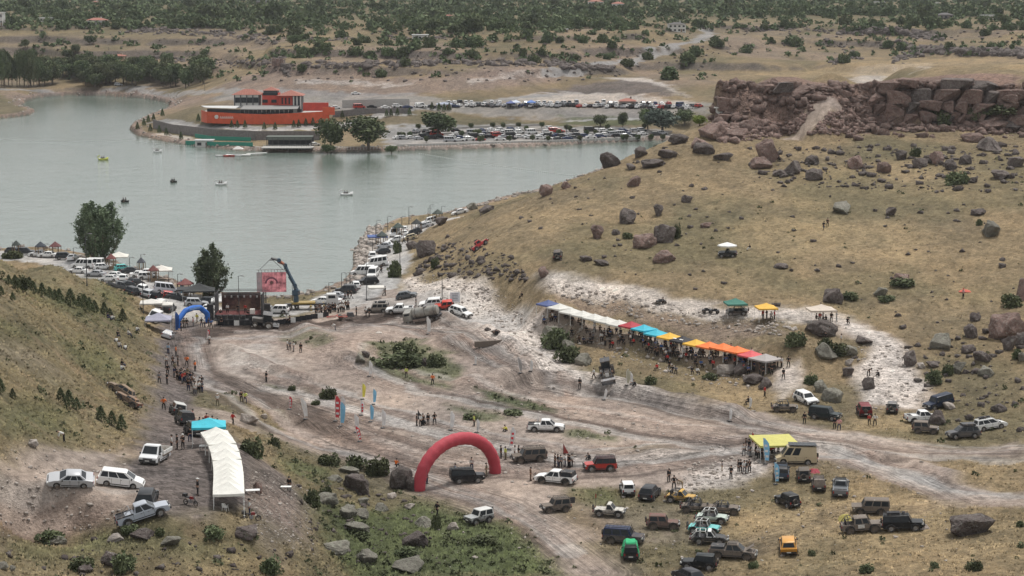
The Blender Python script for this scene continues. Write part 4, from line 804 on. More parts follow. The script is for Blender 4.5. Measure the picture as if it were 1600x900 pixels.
# riprap along the near shore and rocky rims of the far slopes
r_=random.Random(9); L=[]
for i in range(0,len(LAKE_D)):
    x,y=LAKE_D[i]
    if y>640 or y<340: n=6 if y>640 else 5
    else: n=14
    for _ in range(n):
        L.append((x+r_.uniform(-3,3)*2,y+r_.uniform(-3,3)*2,r_.uniform(.3,.85),0))
L=[(x,y,s,hgt(x,y)) for x,y,s,_ in L]; L=[q for q in L if q[3]>WZ-1.2]; scatter('shore_riprap',L,'rock_pale',6)
L=[]
for P,n,a,b in (([(480,102),(620,100),(700,98),(860,100),(960,108)],420,1.0,3.6),([(200,48),(300,50),(420,60)],260,1.2,3.2),([(240,90),(330,100),(420,96)],160,1,2.6),([(1310,52),(1400,48),(1470,62)],320,1.3,3.8),([(1440,77),(1520,82),(1600,83)],260,1.5,4.0),([(1400,66),(1440,82),(1400,95)],130,1.2,3.4),([(1150,45),(1300,48)],100,1,2.4),([(400,66),(560,60),(700,60)],160,1,2.4),([(1290,60),(1340,88),(1300,98)],120,1,2.4),([(410,100),(440,92),(450,120)],110,1,2.6)):
    for _ in range(n):
        t=r_.random()*(len(P)-1); i=int(t); f=t-i; u=P[i][0]*(1-f)+P[i+1][0]*f+r_.gauss(0,3); v=P[i][1]*(1-f)+P[i+1][1]*f+r_.gauss(0,2.4); p=hit(u,v); L.append((p.x,p.y,(a+(b-a)*r_.random()**2.2)*.72,p.z-.3))
for _ in range(900):
    u=r_.uniform(0,1600); v=r_.uniform(38,128)
    if u>1110 and v>85: continue
    if u<330 and v>80: continue
    p=hit(u,v); L.append((p.x,p.y,r_.uniform(.35,1.1),p.z))
scatter('far_outcrops',L,'rock',8)
L=[]
for _ in range(900):
    u=r_.uniform(1112,1620); x,y=cl_pt_(u,r_.expovariate(.22)-1.0)
    if dseg(np.array([x]),np.array([y]),GUL)[0][0]<2.4: continue
    L.append((x,y,.25+1.7*r_.random()**3,hgt(x,y)))
scatter('cliff_debris',L,'rock_red',10)
# cliff: every rock of the face is a piece of its own
CF=empty('cliff_face',atd(1350,160,518)); CF['kind']='structure'
rb=random.Random(12); nblk=0
def cl_pt(u,frac,out=0):
    a=math.atan((u-800)/FPX/ (cp-0.0)); a=math.atan2((u-800)/FPX,cp-((180-450)/FPX)*sp); r=float(np.interp(a,CLA,CLY))-out
    return math.sin(a)*r,math.cos(a)*r
base=CF.location; s=6.02
def block(u0,ww,f0,f1,out):
    global nblk
    x,y=cl_pt(u0,0,out); zt=hgt(*cl_pt(u0,0,-7)); z0=zt-CLH*(1-f0); z1=zt-CLH*(1-f1)+.3; az=math.atan2(x,y)
    o=ob('rock',RB[rb.randrange(8)],CF,mats=[M_('rock_red' if rb.random()<(.95 if u0<1330 else .78) else 'rock')]); o.location=Vector((x,y,(z0+z1)/2))-base
    o.rotation_euler=(rb.uniform(-.06,.06),rb.uniform(-.05,.05),-az+rb.uniform(-.2,.2)); o.scale=(ww/s*.55,rb.uniform(2.2,3.8),(z1-z0)*.54); nblk+=1
for f0,f1,wa,wb,pr in((.76,1.0,22,60,0),(.46,.78,20,58,.7),(.20,.48,18,44,1.4),(.0,.22,14,34,2.4)):
    u=1120.0
    while u<1640:
        wd=rb.uniform(wa,wb); uc=u+wd/2; u+=wd
        coll=1228<uc<1322
        if coll and f0<.75 and rb.random()<.85: continue
        if coll and rb.random()<.35: continue
        if uc<1228 and f1<.4 and rb.random()<.5: continue
        j=rb.uniform(-.04,.04); d=.6+rb.uniform(-.5,.7)+(.8 if uc<1228 else 0)
        if f0>.7 and rb.random()<.25: continue
        block(uc,wd,f0+j,f1+j*.6,pr+d)
        if rb.random()<.22: block(uc+rb.uniform(-8,8),wd*.5,f0+j,f0+j+(f1-f0)*.6,pr+d+1.6)
CF['pieces']=nblk
# dry grass tufts of the near ground
def tufts():
    r=np.random.default_rng(15); n=170000; a=r.uniform(math.radians(-15.5),math.radians(15.5),n); rr_=np.exp(r.uniform(math.log(170),math.log(540),n))
    ia=((a-AZ[0])/(AZ[1]-AZ[0])).astype(int); ir=np.searchsorted(LR,np.log(rr_))-1
    keep=(gr[ir,ia]>.5+.4*r.random(n))&((WT[LK.index('green')][ir,ia]>.25)|(r.random(n)<.6))&(lake_sd(np.sin(a)*rr_,np.cos(a)*rr_)<-4)&(r.random(n)<.25+.9*vnoise(np.sin(a)*rr_/3,np.cos(a)*rr_/4)); a=a[keep];rr_=rr_[keep];ia=ia[keep];ir=ir[keep]; n=len(a)
    x=np.sin(a)*rr_;y=np.cos(a)*rr_; z=TZ[ir,ia]; hg=r.uniform(.12,.34,n)*(1+.5*(WT[LK.index('green')][ir,ia])); B=4
    ang=r.random((n,B))*6.28; wv=r.uniform(.04,.10,(n,B))*(1+rr_/400)[:,None]; sp_=r.uniform(0,.28,(n,B)); ax=np.cos(ang)*sp_; ay=np.sin(ang)*sp_
    cx=x[:,None]+ax; cy=y[:,None]+ay; px_=-np.sin(ang*3)*wv; py_=np.cos(ang*3)*wv*.3; tx=cx+ax*.6; ty=cy+ay*.6; h=hg[:,None]*r.uniform(.6,1.1,(n,B)); zz=np.broadcast_to(z[:,None],cx.shape)-.06
    px_=np.abs(px_)+.03
    V=np.stack([np.stack([cx-px_,cy-py_,zz],-1),np.stack([cx+px_,cy+py_,zz],-1),np.stack([tx,ty,zz+h],-1)],2).reshape(-1,3)
    me=mesh_np('grass',V,np.arange(len(V)).reshape(-1,3)); c=CO[ir,ia]*r.uniform(.6,1.5,(n,1)); c=np.repeat(c,B,axis=0); q=np.ones((len(c),4),np.float32); q[:,:3]=c
    at=me.attributes.new('tuft','FLOAT_COLOR','FACE'); at.data.foreach_set('color',q.ravel())
    m,t,b=mat('grass_blades'); t.l.new(t.new('ShaderNodeAttribute',attribute_name='tuft').outputs['Color'],b.inputs['Base Color']); b.inputs['Roughness'].default_value=.9; b.inputs['Specular IOR Level'].default_value=.1
    me.materials.append(m); smooth(me); me.normals_split_custom_set_from_vertices(np.tile(np.array([.0,-.25,.97],np.float32),(len(V),1))); ob('grass_tufts',me,kind='stuff')
tufts()
# ------------------------------------------------------------------ vehicles
def wheel_mesh(r,w):
    t=MB().lathe([(r*.58,-w/2),(r*.93,-w/2),(r,-w*.32),(r,w*.32),(r*.93,w/2),(r*.58,w/2),(r*.58,-w/2)],18)
    for i in range(18):           # tread blocks
        a=2*math.pi*i/18; t.box((math.cos(a)*r*1.0,0,math.sin(a)*r*1.0),(.05,w*.86,.05),0,M=Matrix.Rotation(-a,3,'Y'))
    m=MB().lathe([(r*.58,-w*.38),(r*.54,-w*.2),(r*.3,-w*.12),(0,-w*.16)],12)
    m.lathe([(0,w*.16),(r*.3,w*.12),(r*.54,w*.2),(r*.58,w*.38)],12)
    for i in range(5):
        a=2*math.pi*i/5; 
        for s in(-1,1): m.box((math.cos(a)*r*.33,s*w*.2,math.sin(a)*r*.33),(r*.44,.03,r*.13),0,M=Matrix.Rotation(-a,3,'Y'))
    return t.mesh('tyre',True),m.mesh('rim')
WH={}
def arch_profile(S):
    """side outline of the lower body with wheel openings, from rear bottom clockwise"""
    L=S['L']/2; z0=S['gc']; r=S['r']*1.17; P=[]
    top=S['top']                                   # [(x,z)] rear to front
    P+=[(-L,z0+.12)]; P+=[(x,z) for x,z in top]; P+=[(L,z0+.12),(L-.12,z0)]
    for wx in (S['wx'][1],S['wx'][0]):
        n=7; zc=S['r']; a0=math.asin(max(-1,min(1,(z0-zc)/r)))
        for i in range(n+1):
            a=a0+(math.pi-2*a0)*i/n; P.append((wx+r*math.cos(a),zc+r*math.sin(a)))
    P.append((-L+.12,z0)); return P
def car_parts(S):
    L,W_,H=S['L'],S['W'],S['H']; hw=W_/2; parts=[]
    b=MB(); P=arch_profile(S); b.prism(P,[(-hw+.015,.90),(-hw,.965),(-hw-.0,.965),(-hw+.10,1.0),(hw-.10,1.0),(hw,.965),(hw-.015,.90)] if 0 else [(-hw,.955),(-hw+.07,.995),(-hw+.16,1.0),(hw-.16,1.0),(hw-.07,.995),(hw,.955)],0,c=(0,S['gc']+.25))
    b.box((0,0,S['gc']+.14),(L*.62,W_*.72,.18),1)
    for wx in S['wx']:
        b.box((wx,0,S['r']*1.15),(S['r']*2.1,W_*.70,S['r']*1.1),1)
        if S.get('flare'):
            for s in(-1,1):
                for i in range(6):
                    a0=math.pi*i/6; a1=math.pi*(i+1)/6; R=S['r']*1.2
                    p=lambda a,rr,y:(wx+rr*math.cos(a),y,S['r']+rr*math.sin(a))
                    y0,y1=s*(hw-.02),s*(hw+.09); b.add([p(a0,R,y0),p(a1,R,y0),p(a1,R,y1),p(a0,R,y1),p(a0,R*1.12,y0),p(a1,R*1.12,y0),p(a1,R*1.12,y1-s*.03),p(a0,R*1.12,y1-s*.03)],[(0,1,2,3),(4,5,6,7),(2,3,7,6),(0,1,5,4),(0,3,7,4),(1,2,6,5)],1)
    for s in(-1,1):
        b.box((-.05,s*(hw+.006),S['gc']+.13),(L*.42,.02,.09),1)
        for x in((.95,.05,-.85) if S.get('cab') and L>3.9 else (.6,-.35)): b.box((x*L/4.6,s*(hw+.001),S['gc']+.46),(.025,.012,.52),1)
    parts.append(('body',b.mesh('body',True),('paint','black_plastic'),None))
    # bonnet relief and bumpers
    fz=S['top'][-1][1]; rz=S['top'][0][1]; bb=MB(); bc=S.get('bump','black_plastic')
    bb.box((L/2+.03,0,S['gc']+.2),(.16,W_*.93,.24)); parts.append(('front_bumper',bb.mesh('front_bumper'),(bc,),None))
    bb=MB(); bb.box((-L/2-.03,0,S['gc']+.2),(.16,W_*.93,.22)); parts.append(('rear_bumper',bb.mesh('rear_bumper'),(bc,),None))
    g=MB(); g.box((L/2+.012,0,fz-.17),(.06,W_*.52,.2)); 
    for i in range(3): g.box((L/2+.045,0,fz-.23+i*.06),(.02,W_*.5,.02),1)
    parts.append(('grille',g.mesh('grille'),('black_plastic','steel'),None))
    for s in(-1,1):
        h=MB(); h.box((L/2+.005,s*(hw-.2),fz-.16),(.08,.26,.17)); h.box((L/2-.06,s*(hw-.035),fz-.16),(.16,.08,.15)); parts.append(('headlight',h.mesh('headlight'),('lamp',),None))
        h=MB(); h.box((-L/2-.01,s*(hw-.11),rz-.2 if rz>.75 else rz-.1),(.06,.15,.26)); parts.append(('taillight',h.mesh('taillight'),('tail',),None))
    h=MB(); h.box((-L/2-.115,0,S['gc']+.24),(.015,.5,.11)); parts.append(('number_plate',h.mesh('number_plate'),('plate',),None))
    h=MB(); h.box((L/2+.118,0,S['gc']+.22),(.015,.5,.11)); parts.append(('number_plate',h.mesh('number_plate'),('plate',),None))
    # cabin
    C=S.get('cab')
    if C:
        x0,x1,x2,x3,zb,zt,ins=C        # base x0..x1, roof x2..x3
        wb=hw-.03; wt=hw-ins; c=MB(); c.frus((x0,x1,-wb,wb,zb-.05),(x2,x3,-wt,wt,zt-.07)); c.frus((x2-.01,x3+.01,-wt-.01,wt+.01,zt-.075),(x2+.12,x3-.15,-wt+.10,wt-.10,zt))
        ck=S.get('cabmat','paint'); parts.append(('cabin',c.mesh('cabin',True),(ck,),None)); ci=len(parts)-1
        def lerp(a,b_,t): return a+(b_-a)*t
        t0,t1=.14,.90
        def P3(xf,t,side):      # point on the side wall: xf along 0..1
            xb=lerp(x0,x1,xf); xt=lerp(x2,x3,xf); return (lerp(xb,xt,t),side*lerp(wb,wt,t)+side*.012,lerp(zb-.05,zt-.07,t))
        for side in(-1,1):
            for a,b2 in S.get('win',[(.06,.32),(.36,.62),(.66,.93)]):
                q=[P3(a,t0,side),P3(b2,t0,side),P3(b2,t1,side),P3(a,t1,side)]
                if side<0: q=q[::-1]
                q=q[::-1]; w_=MB().slab(q,.02); parts.append(('window',w_.mesh('window'),('glass',),ci))
        def end(xb,xt,dx,nm,lo=.12,fr=.86):
            f=lambda t,k:(lerp(xb,xt,t)+dx,k*lerp(wb,wt,t)*fr,lerp(zb-.05,zt-.07,t))
            q=[f(lo,-1),f(lo,1),f(t1,1),f(t1,-1)]
            if dx<0: q=q[::-1]
            parts.append((nm,MB().slab(q,.02).mesh(nm),('glass',),ci))
        end(x1,x3,.014,'windscreen')
        if not S.get('noback'): end(x0,x2,-.014,'rear_window',.22,.78)
        for s in(-1,1):
            h=MB(); h.box((x1-.35,s*(hw+.10),zb+.06),(.12,.2,.16)); h.box((x1-.33,s*(hw),zb+.03),(.05,.1,.04)); parts.append(('wing_mirror',h.mesh('wing_mirror'),('black_plastic',),None))
            for k in (S.get('doors') or (.30,.62)):
                xx=lerp(x0,x1,k); h=MB(); h.box((xx,s*(hw+.012),zb-.14),(.17,.03,.035)); parts.append(('door_handle',h.mesh('door_handle'),('black_plastic',),None))
    if S.get('bed'):      # open load bed
        x0,x1=S['bed']; zt=rz; bd=MB(); d=.42
        bd.box(((x0+x1)/2,0,zt-.02),(x1-x0-.16,W_-.26,.05),1)
        parts.append(('load_bed',bd.mesh('load_bed'),('paint','black_cloth'),None))
        w2=MB()
        for s in(-1,1): w2.box(((x0+x1)/2,s*(hw-.07),zt+.045),(x1-x0,.1,.12))
        w2.box((x0+.04,0,zt+.045),(.09,W_-.22,.12)); parts.append(('bed_rail',w2.mesh('bed_rail'),(('paint' if not S.get('railblack') else 'black_plastic'),),None))
        if S.get('rollbar'):
            h=MB(); 
            for s in(-1,1): h.cyl((x1-.15,s*(hw-.18),zt),(x1-.25,s*(hw-.3),zt+.62),.04,n=6); h.cyl((x1-.25,s*(hw-.3),zt+.60),(x1-1.0,s*(hw-.15),zt+.06),.035,n=6)
            h.cyl((x1-.25,-hw+.3,zt+.6),(x1-.25,hw-.3,zt+.6),.04,n=6); parts.append(('roll_bar',h.mesh('roll_bar'),('steel',),None))
    if S.get('canopy'):
        x0,x1,zt=S['canopy']; h=MB(); h.frus((x0,x1,-hw+.04,hw-.04,rz-.02),(x0+.12,x1-.04,-hw+.2,hw-.2,zt)); parts.append(('bed_canopy',h.mesh('bed_canopy',True),(S.get('canmat','black_plastic'),),None)); k=len(parts)-1
        for s in(-1,1):
            h=MB(); f=lambda x,t:(x,s*((hw-.04)+(-.16)*t+.012),rz-.02+(zt-rz+.02)*t)
            q=[f(x0+.22,.2),f(x1-.15,.2),f(x1-.15,.85),f(x0+.28,.85)]; h.slab(q if s<0 else q[::-1],.02); parts.append(('window',h.mesh('window'),('glass',),k))
    for nm in S.get('extra',()): EXTRA[nm](S,parts)
    r=S['r']; ww=S.get('ww',.22); key=(r,ww)
    if key not in WH: WH[key]=wheel_mesh(r,ww)
    return parts
EXTRA={}
def ex(f): EXTRA[f.__name__[3:]]=f; return f
@ex
def ex_spare(S,parts):
    h=MB().lathe([(.05,-.1),(.3,-.1),(.34,-.07),(.34,.07),(.3,.1),(.05,.1)],16); R=Matrix.Rotation(math.pi/2,3,'Z')
    V=[R@Vector(v) for v in h.v]; h.v=[(v.x-S['L']/2-.14,v.y+.08,v.z+S['top'][0][1]+.02) for v in V]; parts.append(('spare_wheel',h.mesh('spare_wheel',True),('tyre',),None))
@ex
def ex_rack(S,parts):
    C=S['cab']; h=MB(); x2,x3,zt,wt=C[2],C[3],C[5],S['W']/2-C[6]-.05
    for s in(-1,1): h.cyl((x2+.1,s*wt,zt+.1),(x3-.1,s*wt,zt+.1),.028,n=6)
    n=6
    for i in range(n+1):
        x=x2+.1+(x3-x2-.2)*i/n; h.cyl((x,-wt,zt+.1),(x,wt,zt+.1),.022,n=5)
    for x in(x2+.15,x3-.15):
        for s in(-1,1): h.cyl((x,s*wt,zt-.04),(x,s*wt,zt+.1),.02,n=5)
    parts.append(('roof_rack',h.mesh('roof_rack'),('black_plastic',),None))
@ex
def ex_load(S,parts):
    C=S['cab']; h=MB(); x2,x3,zt,wt=C[2],C[3],C[5],S['W']/2-C[6]-.1
    h.box(((x2*.6+x3*.4),0,zt+.19),((x3-x2)*.5,wt*1.3,.16)); h.box((x2*.2+x3*.8,.1,zt+.17),(.35,wt*.9,.12)); parts.append(('roof_luggage',h.mesh('roof_luggage'),('black_cloth',),None))
@ex
def ex_snorkel(S,parts):
    C=S['cab']; h=MB(); y=S['W']/2+.02; h.tube([(C[1]+.3,y,C[4]-.12),(C[1]+.02,y,C[4]+.02),(C[3]+.05,y-.12,C[5]+.05),(C[3]+.12,y-.12,C[5]+.12)],.04); parts.append(('snorkel',h.mesh('snorkel'),('black_plastic',),None))
@ex
def ex_bullbar(S,parts):
    h=MB(); x=S['L']/2+.16; z=S['gc']+.2; 
    for s in(-1,1): h.tube([(x,s*.36,z),(x+.04,s*.34,z+.45),(x-.02,s*.3,z+.52)],.035)
    h.cyl((x+.02,-.36,z+.5),(x+.02,.36,z+.5),.035,n=6); h.box((x,0,z-.04),(.16,.7,.14)); parts.append(('bull_bar',h.mesh('bull_bar'),('black_plastic',),None))
@ex
def ex_cage(S,parts):
    """open car with tube cage, seats, steering wheel and flat windscreen"""
    x0,x1,zb,zt=S['cage']; hw=S['W']/2-.12; h=MB(); m=(x0+x1)/2-.05
    for s in(-1,1): h.tube([(x1+.18,s*hw,zb-.05),(x1-.12,s*(hw-.1),zt),(m,s*(hw-.1),zt+.03),(x0+.2,s*(hw-.1),zt-.04),(x0-.35,s*hw,zb-.05)],.035); h.cyl((m,s*hw,zb-.1),(m,s*(hw-.1),zt+.03),.035,n=6)
    for x,z in((x1-.12,zt),(m,zt+.03),(x0+.2,zt-.04)): h.cyl((x,-hw+.1,z),(x,hw-.1,z),.035,n=6)
    h.cyl((m,-hw+.1,zt),(x0-.35,hw,zb),.03,n=6); parts.append(('roll_cage',h.mesh('roll_cage'),(S.get('cagemat','dark_metal'),),None))
    for s in(-1,1):
        h=MB(); h.box((m-.05,s*.36,zb-.12),(.5,.46,.14)); h.box((m-.34,s*.36,zb+.18),(.14,.46,.62)); parts.append(('seat',h.mesh('seat'),('black_cloth',),None))
    h=MB(); h.box(((x0+x1)/2,0,zb-.02),(x1-x0,S['W']-.24,.04)); parts.append(('cockpit_floor',h.mesh('cockpit_floor'),('black_cloth',),None))
    h=MB(); h.slab([(x1+.17,-hw+.04,zb),(x1+.17,hw-.04,zb),(x1-.08,hw-.12,zt-.06),(x1-.08,-hw+.12,zt-.06)],.02); parts.append(('windscreen',h.mesh('windscreen'),('glass',),None))
    h=MB().lathe([(.15,-.015),(.18,-.015),(.18,.015),(.15,.015),(.15,-.015)],12,c=(0,0,0)); R=Matrix.Rotation(math.pi/2-.4,3,'Z'); 
    h.v=[tuple(R@Vector(v)+Vector((m+.5,.36,zb+.2))) for v in h.v]; parts.append(('steering_wheel',h.mesh('steering_wheel'),('black_plastic',),None))
@ex
def ex_solar(S,parts):
    C=S['cab']; h=MB(); h.box(((C[2]+C[3])/2-.1,0,C[5]+.16),((C[3]-C[2])*.98,S['W']-.1,.07)); 
    parts.append(('pop_roof',h.mesh('pop_roof'),('dark_metal',),None)); k=len(parts)-1
    for i in range(4):
        for j in range(2):
            h=MB(); x=(C[2]+C[3])/2-.1+((i-1.5)/4)*(C[3]-C[2])*.94; h.box((x,(j-.5)*(S['W']-.2)/2,C[5]+.208),((C[3]-C[2])*.215,(S['W']-.3)/2,.02)); parts.append(('solar_panel',h.mesh('solar_panel'),('glass',),k))
@ex
def ex_flatdeck(S,parts):
    x0,x1,z=S['deck']; hw=S['W']/2+.08
    h=MB(); h.box(((x0+x1)/2,0,z),(x1-x0,hw*2,.12)); parts.append(('cargo_deck',h.mesh('cargo_deck'),('wood',),None))
    for a in(((x0+x1)/2,hw,z+.28,x1-x0,.05),((x0+x1)/2,-hw,z+.28,x1-x0,.05),(x0,0,z+.28,.05,hw*2),(x1,0,z+.45,.05,hw*2)):
        h=MB(); h.box(a[:3],(a[3],a[4],.45)); 
        for k in range(3): h.box((a[0],a[1],z+.13+.16*k),(a[3]+(.03 if a[3]<.1 else 0),a[4]+(.03 if a[4]<.1 else 0),.03))
        parts.append(('side_board',h.mesh('side_board'),('white_metal',),None))
@ex
def ex_cover(S,parts):
    """crumpled tarpaulin over the bonnet"""
    c=S['cover']; n=9; V=[];Fs=[]; r=random.Random(3); x0,x1,hw,z0,z1=c
    for i in range(n):
        for j in range(n):
            a=i/(n-1); b=j/(n-1)*2-1; e=max(abs(b),abs(a*2-1)); z=z1-(z1-z0)*max(0,(e-.62)/.38)**1.3+r.uniform(-.05,.05); V.append((x0+(x1-x0)*a,b*hw*(1+.05*r.random()),z))
    for i in range(n-1):
        for j in range(n-1): Fs.append((i*n+j,(i+1)*n+j,(i+1)*n+j+1,i*n+j+1))
    h=MB(); h.add(V,Fs); h.add([(v[0],v[1],v[2]-.03) for v in V],Fs); parts.append(('tarpaulin',h.mesh('tarpaulin'),('green_tarp',),None))
@ex
def ex_openhood(S,parts):
    h=MB(); L=S['L']/2; z=S['top'][-1][1]+.15; h.slab([(L-1.15,-.65,z+.02),(L-1.15,.65,z+.02),(L-.35,.62,z+.62),(L-.35,-.62,z+.62)][::-1],.05); parts.append(('raised_bonnet',h.mesh('raised_bonnet'),('paint',),None))
    h=MB(); h.box((L-.6,0,z-.13),(.8,1.1,.06)); parts.append(('engine_bay',h.mesh('engine_bay'),('black_cloth',),None))
@ex
def ex_openrear(S,parts):
    h=MB(); z=S['top'][0][1]; h.box((-S['L']/2-.5,-.55,z+.05),(.9,.06,.75)); parts.append(('open_tailgate',h.mesh('open_tailgate'),('dark_metal',),None))
@ex
def ex_boards(S,parts):
    for s in(-1,1):
        for k in range(3):
            h=MB(); h.box((-.05,s*(S['W']/2+.03),.75+.15*k),(.75,.03,.1)); parts.append(('side_plate',h.mesh('side_plate'),('white_metal',),None))
@ex
def ex_pole(S,parts):
    h=MB(); h.cyl((-S['L']/2+.1,.5,1.0),(-S['L']/2+.1,.5,2.6),.03,n=5); h.box((-S['L']/2+.1,.5,2.3),(.10,.10,.5),1); parts.append(('flag_pole',h.mesh('flag_pole'),('dark_metal','tail'),None))
@ex
def ex_tent(S,parts):
    C=S['cab']; h=MB(); x=(C[2]+C[3])/2; h.box((x,0,C[5]+.18),((C[3]-C[2])*.8,S['W']-.3,.28)); parts.append(('roof_tent',h.mesh('roof_tent'),('dark_metal',),None))
MT['green_tarp']=cloth((.01,.36,.14),'green_tarp')
def T(**k): return k
TY_={}
def deft(name,base=None,**k):
    d=dict(TY_[base]) if base else {}; d.update(k); TY_[name]=d
deft('sedan',L=4.45,W=1.76,H=1.45,gc=.22,r=.32,wx=(-1.32,1.35),top=[(-2.2,.92),(-1.6,.99),(-.9,.97),(.75,.95),(1.6,.88),(2.15,.72)],cab=(-1.62,1.15,-.95,.38,.95,1.45,.26),win=[(.10,.30),(.34,.60),(.64,.90)],bump='paint')
deft('hatch','sedan',L=4.05,W=1.72,wx=(-1.2,1.25),top=[(-2.0,.95),(-1.2,.97),(.7,.95),(1.5,.88),(1.98,.7)],cab=(-1.9,1.05,-1.45,.35,.95,1.48,.24),win=[(.05,.28),(.32,.6),(.64,.9)])
deft('mpv','sedan',L=4.6,W=1.83,wx=(-1.35,1.38),top=[(-2.25,1.0),(.9,1.0),(1.7,.95),(2.25,.75)],cab=(-2.2,1.5,-1.95,.45,1.0,1.68,.24),win=[(.04,.26),(.29,.56),(.59,.88)])
deft('suv',L=4.6,W=1.86,H=1.72,gc=.3,r=.37,wx=(-1.38,1.4),top=[(-2.28,1.02),(-1.5,1.08),(.85,1.05),(1.7,1.0),(2.25,.86)],cab=(-2.18,1.15,-1.85,.45,1.05,1.72,.25),win=[(.05,.27),(.31,.58),(.62,.9)],flare=1)
deft('boxy',L=4.6,W=1.84,H=1.95,gc=.42,r=.42,ww=.28,wx=(-1.35,1.42),top=[(-2.28,1.15),(1.05,1.15),(1.2,1.12),(2.28,1.06)],cab=(-2.25,1.1,-2.18,.72,1.15,1.92,.17),win=[(.04,.30),(.34,.62),(.66,.93)],flare=1,extra=('spare',))
deft('jeep',L=3.5,W=1.6,H=1.75,gc=.42,r=.40,ww=.27,wx=(-1.05,1.1),top=[(-1.72,1.05),(.55,1.05),(.65,1.02),(1.72,.98)],cab=(-1.70,.6,-1.62,.28,1.05,1.74,.15),win=[(.06,.48),(.55,.93)],doors=(.6,),flare=1,extra=('spare',))
deft('pickup',L=5.25,W=1.88,H=1.8,gc=.4,r=.40,ww=.26,wx=(-1.65,1.6),top=[(-2.58,1.08),(.95,1.10),(1.9,1.06),(2.52,.94)],cab=(-.85,1.35,-.62,.55,1.08,1.80,.24),win=[(.06,.42),(.48,.9)],bed=(-2.55,-.9),flare=1)
deft('buggy',L=3.7,W=1.65,H=1.7,gc=.48,r=.44,ww=.3,wx=(-1.15,1.2),top=[(-1.7,.98),(-.9,.98),(-.85,.96),(.5,.96),(.62,1.02),(1.7,.96)],cage=(-1.1,.5,1.0,1.72),flare=1,extra=('cage','spare'))
deft('van',L=5.3,W=1.95,H=2.2,gc=.3,r=.36,wx=(-1.6,1.7),top=[(-2.6,1.15),(1.3,1.15),(2.1,1.05),(2.6,.85)],cab=(-2.58,1.75,-2.5,1.0,1.15,2.2,.16),win=[(.05,.26),(.3,.52),(.56,.72),(.76,.95)],bump='paint')
deft('camper',L=5.5,W=2.0,H=2.3,gc=.42,r=.42,ww=.26,wx=(-1.55,1.75),top=[(-2.7,1.25),(1.45,1.25),(1.6,1.2),(2.2,1.12),(2.7,.92)],cab=(-2.68,2.0,-2.6,1.15,1.25,2.55,.14),win=[(.52,.72),(.77,.96)],extra=('solar','spare'),noback=1)
deft('truck',L=5.4,W=2.0,H=2.2,gc=.36,r=.38,wx=(-1.5,1.75),top=[(-2.6,.72),(.5,.72),(.55,1.2),(1.9,1.18),(2.3,1.12),(2.65,.9)],cab=(.55,2.15,.62,1.45,1.18,2.15,.16),win=[(.12,.85)],doors=(.5,),deck=(-2.7,.45,.86),extra=('flatdeck',))
_cache={}
def car(type_,u,vb,hd,col,label,mud=.15,cat='car',group=None,cab=None,rim='rim',name=None,over=None,loc=None,tilt=True,half=None,lite=False):
    """vehicle at photo pixel (u, lowest wheel point vb); hd degrees: 0 faces right, 90 away, 180 left, 270 to the viewer"""
    key=(type_,repr(sorted((over or {}).items())),lite)
    if key not in _cache:
        S=dict(TY_[type_]); S.update(over or {}); _cache[key]=(S,car_parts(S))
    S,parts=_cache[key]; h=D(hd)
    if half is None: half=abs(math.sin(h))*S['L']/2+abs(math.cos(h))*S['W']/2
    p=loc or foot(u,vb,half*.92)
    e=bpy.data.objects.new(name or {'sedan':'parked_car','hatch':'parked_car','mpv':'parked_car','suv':'suv','boxy':'off_road_car','jeep':'off_road_car','pickup':'pickup_truck','buggy':'open_off_road_car','van':'van','camper':'camper_van','truck':'light_truck'}[type_],None); COL.objects.link(e)
    orient(e,p,h,tilt); e.location=p+Vector((0,0,-.03))
    pm=paint(col,mud); mm={'paint':pm}
    if cab: mm['cab']=paint(cab,mud*.6)
    objs=[]
    for nm,me,ks,par in parts:
        if lite and nm in('door_handle','number_plate','grille','wing_mirror'): objs.append(None); continue
        ms=[mm.get(k) or MT[k] for k in ks]
        if nm in('cabin','bed_canopy') and cab: ms=[mm['cab']]
        objs.append(ob(nm,me,e if par is None else objs[par],mats=ms))
    tm,rm=WH[(S['r'],S.get('ww',.22))]
    for wx in S['wx']:
        for s in(-1,1):
            t=ob('wheel',tm,e,(wx,s*(S['W']/2-S.get('ww',.22)/2+(.05 if S.get('flare') else 0)),S['r']),[M_('tyre') if mud<.5 else M_('mudtyre')]); ob('rim',rm,t,mats=[M_(rim) if mud<.5 else M_('mud')])
    tag(e,label,cat,group); return e
MT['mudtyre']=simple('muddy_tyre',(.06,.052,.045),.95,0,.3,5,((.16,.13,.108),.4))
white=(.74,.74,.73);silver=(.42,.43,.45);black=(.018,.018,.02);grey=(.13,.135,.14);dgrey=(.06,.063,.068);red=(.42,.035,.025);blue=(.035,.055,.13);dblue=(.018,.026,.05);beige=(.50,.42,.28);mudc=(.21,.175,.15);orange=(.62,.24,.03);yellow=(.62,.36,.05);turq=(.12,.48,.46);lime=(.45,.52,.46);maroon=(.17,.02,.025);dgreen=(.03,.045,.045);cream=(.55,.50,.42)
def ov(**k): return k
